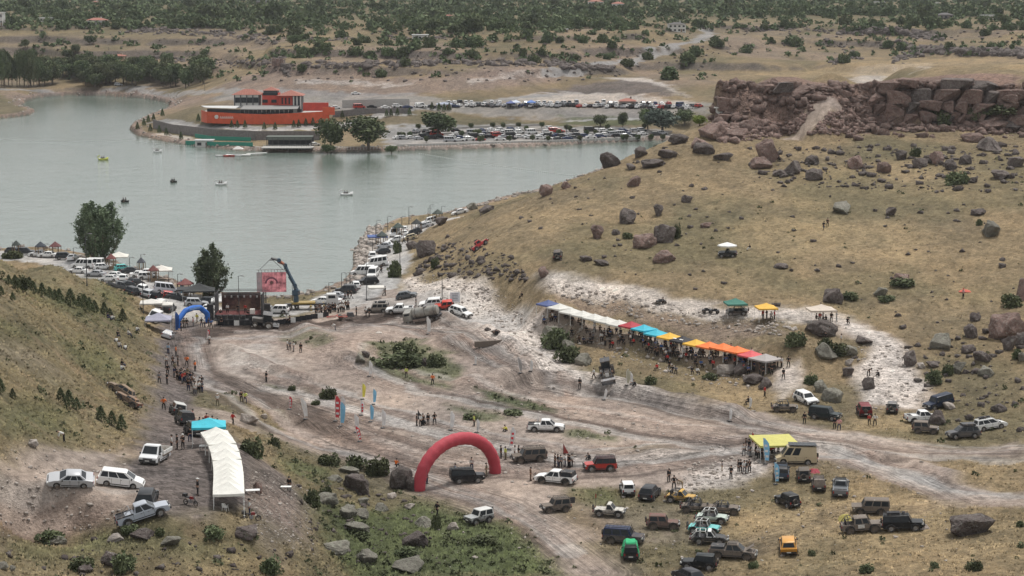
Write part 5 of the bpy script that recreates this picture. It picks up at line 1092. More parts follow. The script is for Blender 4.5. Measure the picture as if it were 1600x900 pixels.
# --- the paddock at lower right
car('boxy',826,725,195,(.085,.07,.06),'mud-covered dark off-roader with roof rack, facing left beside the red arch',.75,'off-roader',over=ov(extra=('rack','spare','snorkel'),r=.48))
car('pickup',868,760,160,white,'white double-cab pickup with black bed canopy and huge black tyres',.08,'pickup truck',rim='dark_rim',over=ov(canopy=(-2.55,-.9,1.78),r=.47,ww=.32,extra=('bullbar',),W=1.98))
car('boxy',938,738,185,red,'bright red off-roader with black roof and large wheels on the track',.12,'off-roader',cab=(.05,.018,.018),over=ov(L=4.2,W=1.85,r=.45,canmat='black_plastic',top=[(-2.05,1.15),(1.0,1.15),(1.1,1.12),(2.08,1.04)],cab=(-2.02,1.0,-1.92,.6,1.15,1.9,.18),extra=('bullbar','rack'),wx=(-1.22,1.28)))
car('jeep',980,777,93,white,'small white off-roader seen from behind at the top of the paddock',.15,'off-roader',over=ov(extra=('snorkel',)))
car('suv',1015,785,72,(.035,.037,.042),'black SUV seen from behind right of the small white one',.3,'SUV')
car('jeep',868,803,198,(.17,.145,.125),'muddy grey-brown jeep with its rear gate swung open',.7,'off-roader',over=ov(extra=('openrear','rack')))
car('buggy',952,810,-12,(.62,.60,.55),'cream half-cab off-roader with open back and a red flag pole',.45,'off-roader',over=ov(cab=(-.35,.75,-.2,.2,1.0,1.7,.14),win=[(.1,.9)],doors=(.5,),extra=('pole','spare')))
car('buggy',1064,789,-20,yellow,'yellow open-backed off-roader at the head of the parked row',.45,'off-roader',over=ov(cab=(-.3,.75,-.15,.2,1.0,1.65,.14),win=[(.1,.9)],doors=(.5,),extra=('cage',),cage=(-1.4,-.2,.98,1.6)))
car('buggy',1088,804,-12,(.10,.09,.08),'dark muddy open jeep with tall wheels behind the yellow one',.75,'off-roader')
car('buggy',1131,806,-10,mudc,'mud-caked roofless jeep with beige bonnet, right end of the row',.85,'off-roader',over=ov(extra=('spare','cage'),cage=(-1.1,.5,.98,1.45)))
car('buggy',1112,821,-14,lime,'pale grey-green roofless off-roader with white screen frame',.3,'off-roader',over=ov(L=3.9,cagemat='white_metal',extra=('cage',)))
car('buggy',1100,838,-16,turq,'turquoise open off-roader between the pale green and the black-and-white ones',.25,'off-roader',over=ov(extra=('cage','spare'),cagemat='white_metal'))
car('buggy',1108,853,-8,(.05,.05,.05),'black open pickup with white roll cage and white roof',.35,'off-roader',over=ov(L=4.3,cab=(-.3,.75,-.15,.2,1.0,1.72,.14),win=[(.1,.9)],doors=(.5,),extra=('cage',),cage=(-1.7,-.3,1.0,1.6),cagemat='white_metal'),cab=white)
car('pickup',1145,877,-12,(.16,.14,.125),'muddy grey pickup with raised bonnet and roof rack',.7,'pickup truck',over=ov(extra=('rack','openhood'),canopy=(-2.55,-.9,1.45),canmat='black_plastic',r=.44))
car('jeep',1036,829,-6,(.22,.03,.035),'dark red three-door off-roader coated in dried mud',.62,'off-roader',over=ov(L=3.8,wx=(-1.15,1.2),extra=('spare',),r=.44))
car('boxy',974,853,-12,dblue,'navy-roofed long off-roader with muddy grey lower body',.5,'off-roader',over=ov(extra=('spare','rack','snorkel'),r=.44),cab=(.025,.035,.08))
car('jeep',985,878,88,(.02,.022,.022),'black jeep with a crumpled green tarpaulin thrown over its side',.3,'off-roader',over=ov(extra=('cover','rack'),cover=(-1.1,1.95,.98,.55,1.92)))
car('jeep',1092,893,168,(.016,.018,.018),'black soft-top jeep at the bottom of the paddock',.12,'off-roader',over=ov(L=3.9,wx=(-1.2,1.25),r=.43),cab=(.02,.024,.026))
car('hatch',1075,916,120,(.05,.05,.055),'dark car with two white roof stripes, cut by the bottom edge',.2,'car')
car('camper',1243,727,178,beige,'beige camper van with solar panels on its roof, beside the yellow awning',.12,'camper van')
car('pickup',1221,753,82,(.06,.08,.11),'blue-grey pickup seen from behind, under the camper van nose',.3,'pickup truck',over=ov(extra=('rack',),canopy=(-2.55,-.9,1.7)))
car('jeep',1256,755,84,(.10,.09,.08),'brown soft-top jeep seen from behind, next to the blue-grey pickup',.55,'off-roader',over=ov(L=3.9,wx=(-1.2,1.25)))
car('jeep',1279,769,84,(.30,.255,.22),'beige muddy off-roader seen from behind with its back open',.55,'off-roader',over=ov(noback=1,extra=('rack',)))
car('pickup',1313,777,80,(.17,.18,.19),'silver-grey pickup seen from behind, right end of the rear row',.25,'pickup truck',over=ov(extra=('rack',)))
car('jeep',1231,796,112,(.03,.03,.03),'black jeep with yellow bonnet seen from behind on the grass',.2,'off-roader',over=ov(L=3.9,wx=(-1.2,1.25),r=.42))
car('suv',1232,868,84,(.60,.30,.06),'orange-yellow hatch SUV seen from behind at lower right',.2,'SUV',over=ov(L=4.0,wx=(-1.2,1.2)))
car('boxy',1346,834,-3,(.24,.205,.175),'brown rally jeep with white number plates on its doors',.6,'off-roader',over=ov(extra=('boards','snorkel','cage'),cage=(-1.9,-.9,1.15,1.85),cab=(-.9,1.1,-.8,.72,1.15,1.9,.17),win=[(.1,.5),(.58,.93)],r=.46))
car('boxy',1360,806,172,(.17,.145,.125),'muddy grey off-roader parked behind the rally jeep',.75,'off-roader',over=ov(L=4.1,wx=(-1.2,1.25)))
car('boxy',1411,832,-10,(.014,.015,.017),'glossy black off-roader with roof load, facing a pale stone',.08,'off-roader',over=ov(extra=('rack','load','spare','bullbar')))
car('jeep',748,822,218,(.33,.34,.34),'small silver jeep with white roof at the edge of the green gully',.35,'off-roader',cab=(.6,.6,.58),over=ov(extra=('openrear',),L=3.3,wx=(-1.0,1.0)))
car('boxy',730,757,12,(.016,.016,.018),'black off-roader with an orange sticker passing under the red arch',.2,'off-roader',over=ov(L=4.1,wx=(-1.2,1.25),extra=('spare','rack','bullbar')))
car('pickup',853,676,-4,white,'white pickup with open black bed alone on the middle of the course',.1,'pickup truck',over=ov(railblack=1,rollbar=1))
# --- right side of the course
car('suv',1259,634,-68,white,'white SUV descending the pale ramp right of the canopies',.08,'SUV',over=ov(L=4.9,wx=(-1.5,1.5)))
car('boxy',1289,659,-30,(.022,.032,.034),'dark green off-roader with open bonnet area below the white SUV',.15,'off-roader')
car('boxy',1350,653,88,maroon,'maroon off-roader seen from behind at the track edge',.15,'off-roader',over=ov(L=4.1,wx=(-1.2,1.25)))
car('jeep',1394,648,78,(.13,.125,.125),'grey off-roader backed against the foot of the pale slide',.45,'off-roader')
car('boxy',1467,640,205,dblue,'dark blue off-roader tilted on the rocky bank',.15,'off-roader')
car('pickup',1442,662,8,white,'white pickup parked in front of the dark blue off-roader',.12,'pickup truck')
car('jeep',1446,679,-14,(.25,.215,.185),'mud-beige jeep against the rocks by the white pickup',.7,'off-roader')
car('suv',1505,686,186,(.09,.09,.095),'low dark car with a grey awning panel, half hidden by the grass',.35,'car',over=ov(extra=('tent',)))
car('mpv',1547,673,12,white,'white estate SUV with roof box at the far right of the course',.1,'SUV',over=ov(extra=('rack','load'),gc=.3,r=.36))
car('buggy',1226,645,-8,(.20,.17,.145),'mud-coloured trial buggy by the rocks at the foot of the ramp',.85,'off-roader')
car('jeep',752,388,18,(.50,.03,.03),'bright red jeep with a dark load alone high on the dry hill',.1,'off-roader',over=ov(L=4.0,wx=(-1.2,1.2),cab=(-.7,.6,-.6,.28,1.05,1.74,.15),win=[(.15,.85)],doors=(.5,),extra=('load','spare')))
car('jeep',872,405,85,(.10,.09,.085),'grey off-roader seen from behind climbing the dry hill',.5,'off-roader')
car('jeep',1137,402,170,(.03,.03,.032),'black off-roader parked under the white umbrella on the hill',.3,'off-roader',over=ov(cab=(-.4,.5,-.3,.28,1.05,1.5,.15),win=[(.15,.85)],doors=(.5,),extra=()))
car('buggy',1152,493,175,(.05,.055,.055),'dark open jeep in front of the green canopy',.4,'off-roader')
# --- left yard
car('sedan',110,760,190,(.45,.46,.48),'silver saloon car on the pale dirt at far left',.05)
car('mpv',188,762,4,white,'white people carrier next to the silver saloon',.04)
car('truck',242,730,262,(.70,.71,.72),'white flatbed light truck facing the viewer on the gravel yard',.08,'truck')
car('suv',229,797,93,(.03,.032,.036),'black SUV nose-in behind the silver pickup',.1,'SUV')
car('pickup',226,818,18,(.38,.41,.46),'silver pickup with open black bed at the edge of the yard',.06,'pickup truck',over=ov(rollbar=1,railblack=1))
car('boxy',276,655,105,(.06,.065,.065),'dark off-roader with white roof, farthest of three lined up by the turquoise canopy',.15,'off-roader',cab=(.5,.5,.48))
car('pickup',288,670,108,(.05,.057,.06),'dark grey pickup, middle of three lined up by the turquoise canopy',.15,'pickup truck',over=ov(canopy=(-2.55,-.9,1.75)))
car('boxy',303,688,110,(.03,.033,.036),'black off-roader, nearest of three lined up by the turquoise canopy',.1,'off-roader')
car('jeep',197,634,170,(.42,.19,.07),'rusty orange wreck without glass at the foot of the left hill',.6,'wrecked car',over=ov(H=1.4,cab=(-1.2,.4,-1.1,.2,1.0,1.35,.2),extra=()))
car('hatch',186,618,175,(.45,.27,.12),'rust-yellow car half buried in grass behind the orange wreck',.6,'wrecked car',over=ov(H=1.2))
# --- by the tanker
car('hatch',636,467,-8,(.10,.11,.12),'dark grey hatchback alone above the pickup and tanker',.05)
car('boxy',590,489,172,(.30,.27,.24),'beige and black off-roader with roof box left of the white pickup',.3,'off-roader',over=ov(extra=('rack','load')))
car('pickup',625,490,176,white,'white pickup standing left of the water tanker',.05,'pickup truck')
car('suv',674,480,176,white,'white SUV just above the tanker rear',.05,'SUV')
car('jeep',694,484,185,(.55,.05,.03),'red-orange off-roader behind the tanker',.1,'off-roader')
car('suv',719,495,-35,(.72,.72,.71),'white car with black roof and bonnet right of the red-orange off-roader',.05)
# ------------------------------------------------------------------ people: skinned bodies in several poses, clothes as their own meshes
def skin(name,V,E_,R,sub=1,root=0):
    me=bpy.data.meshes.new(name); me.from_pydata(V,E_,[]); o=bpy.data.objects.new(name,me); COL.objects.link(o)
    o.modifiers.new('s','SKIN'); 
    for i,(sv,r) in enumerate(zip(me.skin_vertices[0].data,R)):
        sv.radius=r if isinstance(r,tuple) else (r,r); sv.use_root=(i==root)
    if sub: m=o.modifiers.new('d','SUBSURF'); m.levels=sub; m.render_levels=sub
    bpy.context.view_layer.update(); dg=bpy.context.evaluated_depsgraph_get(); ev=o.evaluated_get(dg); out=bpy.data.meshes.new_from_object(ev); out.name=name
    bpy.data.objects.remove(o); bpy.data.meshes.remove(me); smooth(out); return out
def pose(hip=(0,0,.95),lean=0,arms=None,legs=None,headtilt=0,turn=0):
    """joint table in metres; the figure faces +X, y=+ is its left side"""
    J={}; hx,hy,hz=hip; J['hip']=(hx,hy,hz)
    s=math.sin(lean);c=math.cos(lean)
    up=lambda d,y=0,f=0:(hx+d*s+f*c,hy+y,hz+d*c-f*s)
    J['waist']=up(.14);J['chest']=up(.36);J['neck']=up(.52);J['head0']=up(.585,0,.01);J['head1']=up(.68,0,.025+headtilt*.05);J['crown']=up(.775,0,.0+headtilt*.1);J['nose']=up(.655,0,.125+headtilt*.04)
    for sd,k in((1,'l'),(-1,'r')):
        J['sh'+k]=up(.47,.17*sd); el,wr=arms[0 if sd>0 else 1]
        J['el'+k]=tuple(a+b for a,b in zip(J['sh'+k],(el[0],el[1]*sd,el[2]))); J['wr'+k]=tuple(a+b for a,b in zip(J['el'+k],(wr[0],wr[1]*sd,wr[2])))
        d=Vector(wr if sd>0 else (wr[0],-wr[1],wr[2])).normalized(); d=Vector((wr[0],wr[1]*sd,wr[2])).normalized(); J['hd'+k]=tuple(Vector(J['wr'+k])+d*.085)
        kn,an=legs[0 if sd>0 else 1]; J['hp'+k]=(hx,hy+.09*sd,hz-.05); J['kn'+k]=tuple(a+b for a,b in zip(J['hp'+k],(kn[0],kn[1]*sd,kn[2]))); J['an'+k]=tuple(a+b for a,b in zip(J['kn'+k],(an[0],an[1]*sd,an[2])))
        J['to'+k]=(J['an'+k][0]+.17,J['an'+k][1]+.03*sd,max(.03,J['an'+k][2]-.045)); 
    return J
A_REL=((.02,.05,-.29),(.05,.0,-.25)); L_ST=((0.01,.02,-.43),(-.01,.0,-.41))
POSES={
 'stand':pose(arms=(A_REL,A_REL),legs=(L_ST,((-.01,.05,-.43),(0,.01,-.41)))),
 'cross':pose(arms=(((.08,.04,-.27),(.16,-.16,.02)),((.08,.04,-.27),(.16,-.15,.06))),legs=(((.03,.04,-.43),(0,.01,-.41)),((-.02,.04,-.43),(0,.0,-.41)))),
 'point':pose(arms=(((.22,.06,-.14),(.22,.02,.06)),A_REL),legs=(((.06,.03,-.42),(-.02,0,-.41)),((-.05,.05,-.42),(-.04,0,-.41)))),
 'walk':pose(hip=(0,0,.93),lean=.05,arms=(((-.13,.04,-.25),(.04,0,-.25)),((.13,.04,-.25),(.16,0,-.19))),legs=(((.20,.0,-.38),(.04,0,-.41)),((-.08,.0,-.42),(-.24,0,-.30)))),
 'phone':pose(arms=(((.10,.06,-.26),(.20,-.10,.18)),((.10,.05,-.26),(.20,-.10,.18))),legs=(((.02,.05,-.43),(0,.02,-.41)),((-.02,.05,-.43),(0,.02,-.41))),headtilt=.3),
 'hips':pose(arms=(((-.04,.17,-.23),(.12,-.12,-.18)),((-.04,.17,-.23),(.12,-.12,-.18))),legs=(((.02,.07,-.42),(0,.03,-.41)),((-.02,.07,-.42),(0,.03,-.41)))),
 'sit':pose(hip=(0,0,.47),lean=.1,arms=(((.14,.06,-.24),(.22,-.03,-.04)),((.14,.06,-.24),(.22,-.03,-.04))),legs=(((.42,.05,.02),(.03,.02,-.40)),((.42,.05,.02),(.08,.02,-.40)))),
 'squat':pose(hip=(0,0,.2),lean=.35,arms=(((.20,.08,-.16),(.20,-.08,.02)),((.20,.08,-.16),(.20,-.08,.02))),legs=(((.30,.10,.24),(-.02,.02,-.36)),((.33,.10,.22),(.02,.02,-.36)))),
 'bend':pose(hip=(0,0,.88),lean=1.0,arms=(((.06,.04,-.28),(.04,-.02,-.25)),((.10,.04,-.27),(.04,-.02,-.25))),legs=(((.06,.05,-.41),(-.06,.02,-.38)),((-.05,.05,-.41),(-.05,.02,-.38)))),
}
def body_mesh(J):
    names=['hip','waist','chest','neck','head0','head1','crown','nose']; V=[J[n] for n in names]; R=[(.125,.155),(.11,.145),(.12,.165),.055,.058,.088,.062,.020]; E_=[(0,1),(1,2),(2,3),(3,4),(4,5),(5,6),(5,7)]
    for sd,k in((1,'l'),(-1,'r')):
        i=len(V); V+=[J['sh'+k],J['el'+k],J['wr'+k],J['hd'+k]]; R+=[.055,.042,.026,(.014,.036)]; E_+=[(2,i),(i,i+1),(i+1,i+2),(i+2,i+3)]
        h=Vector(J['hd'+k]); d=(h-Vector(J['wr'+k])).normalized(); side=Vector((0,1,0)).cross(d).normalized(); ax=side
        for f in range(4):     # four fingers of different length, slightly curled
            o_=ax*(f-1.5)*.019; ln=(.075,.085,.08,.06)[f]; j=len(V); V+=[tuple(h+o_+d*.02),tuple(h+o_+d*(.02+ln*.55)),tuple(h+o_+d*(.02+ln*.9)+Vector((0,-sd*.02,0)))]; R+=[.0095,.0085,.0075]; E_+=[(i+3,j),(j,j+1),(j+1,j+2)]
        j=len(V); b=Vector(J['wr'+k])+d*.03; V+=[tuple(b+ax*.035+d*.01),tuple(b+ax*.055+d*.045)]; R+=[.0115,.009]; E_+=[(i+2,j),(j,j+1)]
        i=len(V); V+=[J['hp'+k],J['kn'+k],J['an'+k],J['to'+k]]; R+=[.088,.056,.038,(.045,.035)]; E_+=[(0,i),(i,i+1),(i+1,i+2),(i+2,i+3)]
    return skin('body',V,E_,R,1)
def cloth_mesh_(J,what):
    if what=='shirt':
        V=[J['hip'],J['waist'],J['chest'],tuple(Vector(J['chest']).lerp(Vector(J['neck']),.6))]; R=[(.135,.168),(.128,.163),(.137,.180),(.09,.12)]; E_=[(0,1),(1,2),(2,3)]
        for k in'lr':
            i=len(V); V+=[J['sh'+k],J['el'+k],tuple(Vector(J['el'+k]).lerp(Vector(J['wr'+k]),.75))]; R+=[.070,.055,.042]; E_+=[(2,i),(i,i+1),(i+1,i+2)]
    else:
        V=[tuple(Vector(J['hip']).lerp(Vector(J['waist']),.3)),J['hip']]; R=[(.128,.160),(.13,.165)]; E_=[(0,1)]
        for k in'lr':
            i=len(V); V+=[J['hp'+k],J['kn'+k],tuple(Vector(J['kn'+k]).lerp(Vector(J['an'+k]),.93))]; R+=[.100,.072,.058]; E_+=[(1,i),(i,i+1),(i+1,i+2)]
    return skin(what,V,E_,R,1)
def head_extras(J):
    c=Vector(J['crown'])*.55+Vector(J['head1'])*.45; u=(Vector(J['crown'])-Vector(J['neck'])).normalized(); q=u.to_track_quat('Z','Y')
    m=MB(); R_=q.to_matrix()
    prof=[(.098,-.03),(.108,.02),(.100,.062),(.07,.094),(.03,.106),(0,.108)]; t=MB().lathe([(r,h) for r,h in prof],12,axis='Z'); m.add([c+R_@Vector((v[0]*1.05-.016,v[1]*.92,v[2])) for v in t.v],t.f)
    m.add([c+R_@Vector((v[0]*.9-.055,v[1]*.86,v[2]*.7-.055)) for v in t.v],t.f)
    hair=m.mesh('hair',True)
    m=MB(); prof=[(.112,.0),(.116,.03),(.10,.08),(.06,.112),(0,.12)]; t=MB().lathe(prof,12,axis='Z'); m.add([c+R_@Vector((v[0]*1.06,v[1]*.95,v[2])) for v in t.v],t.f)
    m.add([c+R_@Vector(v) for v in((.09,-.08,.012),(.2,-.05,.0),(.2,.05,.0),(.09,.08,.012))],[(0,1,2,3)]); return hair,m.mesh('cap',True)
def shoes(J):
    m=MB()
    for k in'lr':
        a=Vector(J['an'+k]); z=max(0,a.z-.07); m.frus((a.x-.09,a.x+.20,a.y-.05,a.y+.05,z-.01),(a.x-.07,a.x+.14,a.y-.04,a.y+.04,z+.085))
    return m.mesh('shoes',True)
PM={}
def pm(name):
    if name not in PM:
        J=POSES[name]; PM[name]=(body_mesh(J),cloth_mesh_(J,'shirt'),cloth_mesh_(J,'trousers'))+head_extras(J)+(shoes(J),)
    return PM[name]
_fm={}
def fab(c):
    if c not in _fm: _fm[c]=simple('fabric',c,.9,0,.14,9,None,.2)
    return _fm[c]
SKIN=simple('skin',(.36,.21,.145),.6,0,.06,10); HAIR=simple('dark_hair',(.02,.015,.012),.7,0,.1,10); HAIRG=simple('grey_hair',(.25,.24,.23),.8)
CLO={'black':(.018,.018,.02),'white':(.66,.66,.64),'grey':(.17,.17,.18),'navy':(.025,.035,.08),'red':(.45,.03,.03),'orange':(.72,.16,.03),'blue':(.05,.12,.30),'green':(.06,.10,.05),'beige':(.38,.31,.22),'yellow':(.60,.55,.08),'pink':(.60,.30,.30),'khaki':(.16,.14,.09),'hivis':(.55,.62,.15),'lightblue':(.30,.42,.55),'brown':(.12,.075,.05)}
def person(u,vb,ps,face,top,bot,label,group=None,cap=None,scale=1.0,loc=None,vest=None):
    b,s,t,h,c,sh=pm(ps); p=loc or hit(u,vb); e=bpy.data.objects.new('person',None); COL.objects.link(e); e.location=p; e.rotation_euler=(0,0,D(face)); e.scale=(scale*1.15,scale*1.15,scale*1.02)
    ob('body',b,e,mats=[SKIN]); ob('shirt',s,e,mats=[fab(CLO[top])]); ob('trousers',t,e,mats=[fab(CLO[bot])]); ob('shoes',sh,e,mats=[fab(CLO['black'])])
    if cap: ob('cap',c,e,mats=[fab(CLO[cap])])
    else: ob('hair',h,e,mats=[HAIR])
    tag(e,label,'person',group); return e
P_=person
P_(309,774,'hips',200,'black','black','tall person in black clothes and a white cap beside the motorcycle on the yard',cap='white')
P_(390,806,'stand',190,'white','navy','person in white shirt and dark trousers standing right of the long tent row end')
P_(100,691,'bend',200,'white','black','person in white bending over on the left hill above the silver saloon')
P_(256,640,'hips',90,'orange','black','person in an orange vest alone on the grey road')
P_(364,664,'walk',60,'red','black','person in red walking on the dirt road beside the orange-beige rock')
P_(340,634,'phone',100,'white','khaki','person in white shirt holding something on the grass mound, left one',cap='white')
P_(377,628,'stand',120,'black','black','person in black on the grass mound, left of the yellow-vested one'); P_(383,630,'hips',80,'hivis','navy','person in a pale yellow vest on the grass mound near the track')
P_(268,703,'stand',20,'white','black','person in white shirt and black trousers right of the light truck'); P_(277,702,'stand',200,'black','black','person in black, middle of three beside the light truck'); P_(286,702,'cross',250,'black','black','person in long black with white cap, right of three by the light truck',cap='white')
P_(297,690,'stand',300,'black','navy','person in dark clothes under the turquoise canopy edge')
P_(452,768,'stand',250,'black','grey','person in dark clothes standing beside a white table on the gravel embankment')
P_(683,806,'walk',60,'black','black','man in black walking on the green slope below the arch')
P_(619,731,'sit',70,'orange','black','person in orange sitting on the tall dark boulder by the arch')
P_(667,756,'stand',30,'grey','navy','person inside the left foot of the red arch'); P_(711,745,'stand',20,'lightblue','navy','person in light blue at the rear of the black off-roader under the arch'); P_(737,735,'stand',100,'white','navy','person in white behind the black off-roader under the arch'); P_(760,744,'hips',180,'khaki','khaki','person in khaki inside the right foot of the red arch'); 
P_(770,738,'squat',170,'black','black','person crouching at the right foot of the red arch'); P_(783,716,'stand',200,'black','black','person in black right of the arch, next to the pale-green-vested one'); P_(790,718,'stand',210,'hivis','khaki','person in a pale yellow-green vest right of the arch, by the white feather flag')
P_(804,716,'stand',0,'white','grey','person in white at the nose of the mud-covered off-roader'); P_(810,716,'phone',0,'black','black','person in black at the nose of the mud-covered off-roader'); P_(829,751,'hips',10,'brown','brown','person in brown in front of the white pickup nose')
for i,(u,tp,bt,a,ps) in enumerate(((867,'black','black',20,'stand'),(872,'black','navy',200,'cross'),(876,'grey','black',260,'stand'),(883,'white','navy',180,'hips'),(888,'black','black',200,'stand'),(890.5,'black','black',170,'cross'),(894,'white','black',190,'stand'))):
    P_(u,729+(i%3),ps,a,tp,bt,f'person in {tp}, {("first","second","third","fourth","fifth","sixth","seventh")[i]} from the left in the group behind the white pickup',group='spectators behind the white pickup')
P_(922,718,'squat',200,'black','black','person leaning on the bonnet of the bright red off-roader',loc=None)
P_(1045,753,'stand',300,'black','black','person in black, left of three above the yellow off-roader'); P_(1053,764,'hips',280,'black','black','person in black, middle of three above the yellow off-roader'); P_(1066,764,'bend',200,'beige','beige','person in beige bending behind the yellow off-roader')
for i,(u,v,tp,bt,ps) in enumerate(((1153,739,'black','black','stand'),(1157,739,'black','black','cross'),(1163,740,'white','grey','hips'),(1167,740,'black','white','stand'),(1171,738,'black','black','phone'))):
    P_(u,v,ps,60*i,tp,bt,f'person in {tp}, {("first","second","third","fourth","fifth")[i]} from the left in the ring of people on the pale dirt',group='ring of people left of the yellow awning')
P_(1142,748,'hips',40,'black','black','person in black standing apart below the ring of people'); P_(1128,736,'stand',10,'grey','beige','child in grey left of the ring of people',scale=.75)
for i,(u,v,tp,bt,ps) in enumerate(((1165,704,'black','black','stand'),(1170,706,'black','navy','cross'),(1162,712,'white','grey','stand'),(1172,714,'grey','grey','hips'),(1181,714,'black','black','stand'),(1185,717,'white','black','cross'),(1190,716,'black','black','stand'),(1199,708,'black','black','sit'),(1205,709,'red','black','sit'),(1209,706,'white','navy','sit'),(1216,706,'black','black','stand'))):
    P_(u,v,ps,50*i,tp,bt,f'person in {tp} and {bt}, {("first","second","third","fourth","fifth","sixth","seventh","eighth","ninth","tenth","last")[i]} of those around the yellow awning',group='people at the yellow awning')
P_(1257,662,'stand',250,'black','black','person in black alone on the course left of the dark green off-roader'); P_(1304,670,'stand',240,'black','black','person in black at the nose of the dark green off-roader'); P_(1311,672,'hips',80,'pink','navy','person in a salmon top beside the one in black'); P_(1358,664,'stand',90,'red','black','person in dark red by the maroon off-roader',scale=.95); P_(1367,665,'hips',250,'white','black','person in white by the maroon off-roader')
P_(906,607,'stand',270,'black','black','lone person in black standing on the white track'); P_(928,592,'walk',180,'white','black','person in white and black left of the tractor'); P_(939,592,'walk',0,'white','grey','person in white at the tractor blade'); P_(956,594,'stand',120,'black','black','person in black right of the tractor blade'); P_(993,603,'squat',160,'black','black','person crouching by the leaning banner'); 
P_(1027,579,'sit',220,'red','black','person in red seated on the bank below the canopies'); 
for i,(u,v,tp,ps) in enumerate(((1046,578,'black','stand'),(1051,582,'black','sit'),(1056,583,'grey','sit'),(1081,584,'black','sit'),(1089,585,'white','sit'),(1019,551,'black','sit'),(1040,552,'black','stand'),(1046,555,'white','sit'),(1051,556,'black','sit'),(1055,551,'grey','stand'),(1060,557,'black','sit'),(1065,549,'black','stand'),(1069,556,'white','sit'),(1073,552,'black','sit'),(1038,558,'khaki','sit'),(1048,546,'black','stand'),(1058,546,'navy','stand'),(1079,556,'black','sit'))):
    P_(u,v,ps,230+17*(i%5),tp,'black',f'spectator in {tp} on the bank below the canopies',group='spectators seated on the bank')
P_(1195,620,'stand',200,'red','black','person in red on the dark rocks left of the ramp'); P_(1170,637-5,'sit',200,'black','black','person on the rocks at the bank foot')
for i,(u,v,tp,ps) in enumerate(((1196,582,'black','stand'),(1201,583,'black','stand'),(1206,585,'black','cross'),(1210,578,'black','stand'),(1215,574,'grey','stand'),(1221,574,'white','stand'),(1232,573,'black','hips'),(1224,592,'black','walk'),(1192,588,'black','stand'),(1187,585,'black','stand'))):
    P_(u,v,ps,40*i,tp,'black',f'person in {tp} standing at the right end of the canopy row',group='people at the right end of the canopies')
P_(1314,538,'stand',0,'white','beige','person in white on the pale slab below the beige tent'); P_(1290,530,'sit',90,'black','black','person seated below the beige tent, left'); P_(1296,526,'stand',90,'black','black','person standing below the beige tent'); P_(1357,587,'bend',300,'black','black','person scrambling on the pale slide'); P_(1373,588,'squat',120,'black','black','person crouching on the pale slide')
P_(1293,354,'stand',80,'black','black','upper hiker in black on the open hill'); P_(1287,359,'walk',60,'black','navy','lower hiker in dark clothes on the open hill'); P_(1505,466,'hips',200,'pink','black','person in pink under a red cloth on the dry slope',cap='red'); P_(1172,391,'sit',180,'black','white','person sitting right of the white umbrella'); P_(816,466,'sit',200,'black','black','person sitting on the pale bank by the dirt road')
for i,(u,v,tp) in enumerate(((1275,501,'black'),(1281,503,'red'),(1286,503,'white'),(1291,503,'black'),(1299,503,'black'),(1307,502,'grey'),(1324,507,'black'),(1192,499,'red'),(1198,499,'black'),(1205,498,'white'),(1210,500,'red'))):
    P_(u,v,('sit','stand','cross')[i%3],70*i,tp,'black',f'person in {tp} under the '+('beige tent' if u>1250 else 'yellow hill canopy'),group='people under the hill tents')
for i,(u,v,tp,bt) in enumerate(((449,546,'white','black'),(453,548,'grey','black'),(459,549,'white','grey'),(470,551,'black','black'),(416,597,'black','black'))):
    P_(u,v,('stand','cross','hips')[i%3],100*i,tp,bt,f'person in {tp} top on the course left of the green hollow, {("leftmost","second","third","rightmost","lone one lower down")[i]}')
P_(635,590,'stand',250,'hivis','black','marshal in yellow-green vest in the green hollow'); P_(676,601,'hips',240,'orange','black','marshal in orange below the hollow')
for i,(u,v,tp) in enumerate(((651,665,'black'),(657,666,'white'),(661,665,'black'),(665,663,'grey'),(669,664,'black'),(679,663,'black'))):
    P_(u,v,('stand','cross','stand','squat','stand','hips')[i],60*i,tp,'black',f'person in {tp} in the flag-holding group mid course, {("first","second","third","fourth","fifth","sixth")[i]} from the left',group='flag-holding group in mid course')
P_(741,666,'stand',200,'hivis','black','marshal in yellow vest right of the white feather flag'); P_(792,674,'squat',200,'yellow','black','marshal in yellow crouching left of the lone white pickup'); P_(536,646,'stand',200,'black','navy','person in dark clothes beside the white feather flag trio')
P_(448,506,'stand',200,'white','black','person in white right of the tractor wheel'); P_(453,507,'stand',160,'black','black','person in black right of the tractor wheel'); P_(524,516,'bend',200,'white','grey','person bending on the dark track'); P_(557,493,'stand',200,'black','black','person in black right of the red machinery'); P_(572,494,'hips',200,'white','black','person in white left of the beige off-roader'); P_(577,495,'stand',200,'black','black','person in black left of the beige off-roader'); P_(602,461,'stand',200,'black','black','person in black at the pergola'); P_(650,478,'stand',180,'black','black','person standing behind the tanker cab'); P_(778,523,'squat',180,'black','black','person on the low excavated wall')
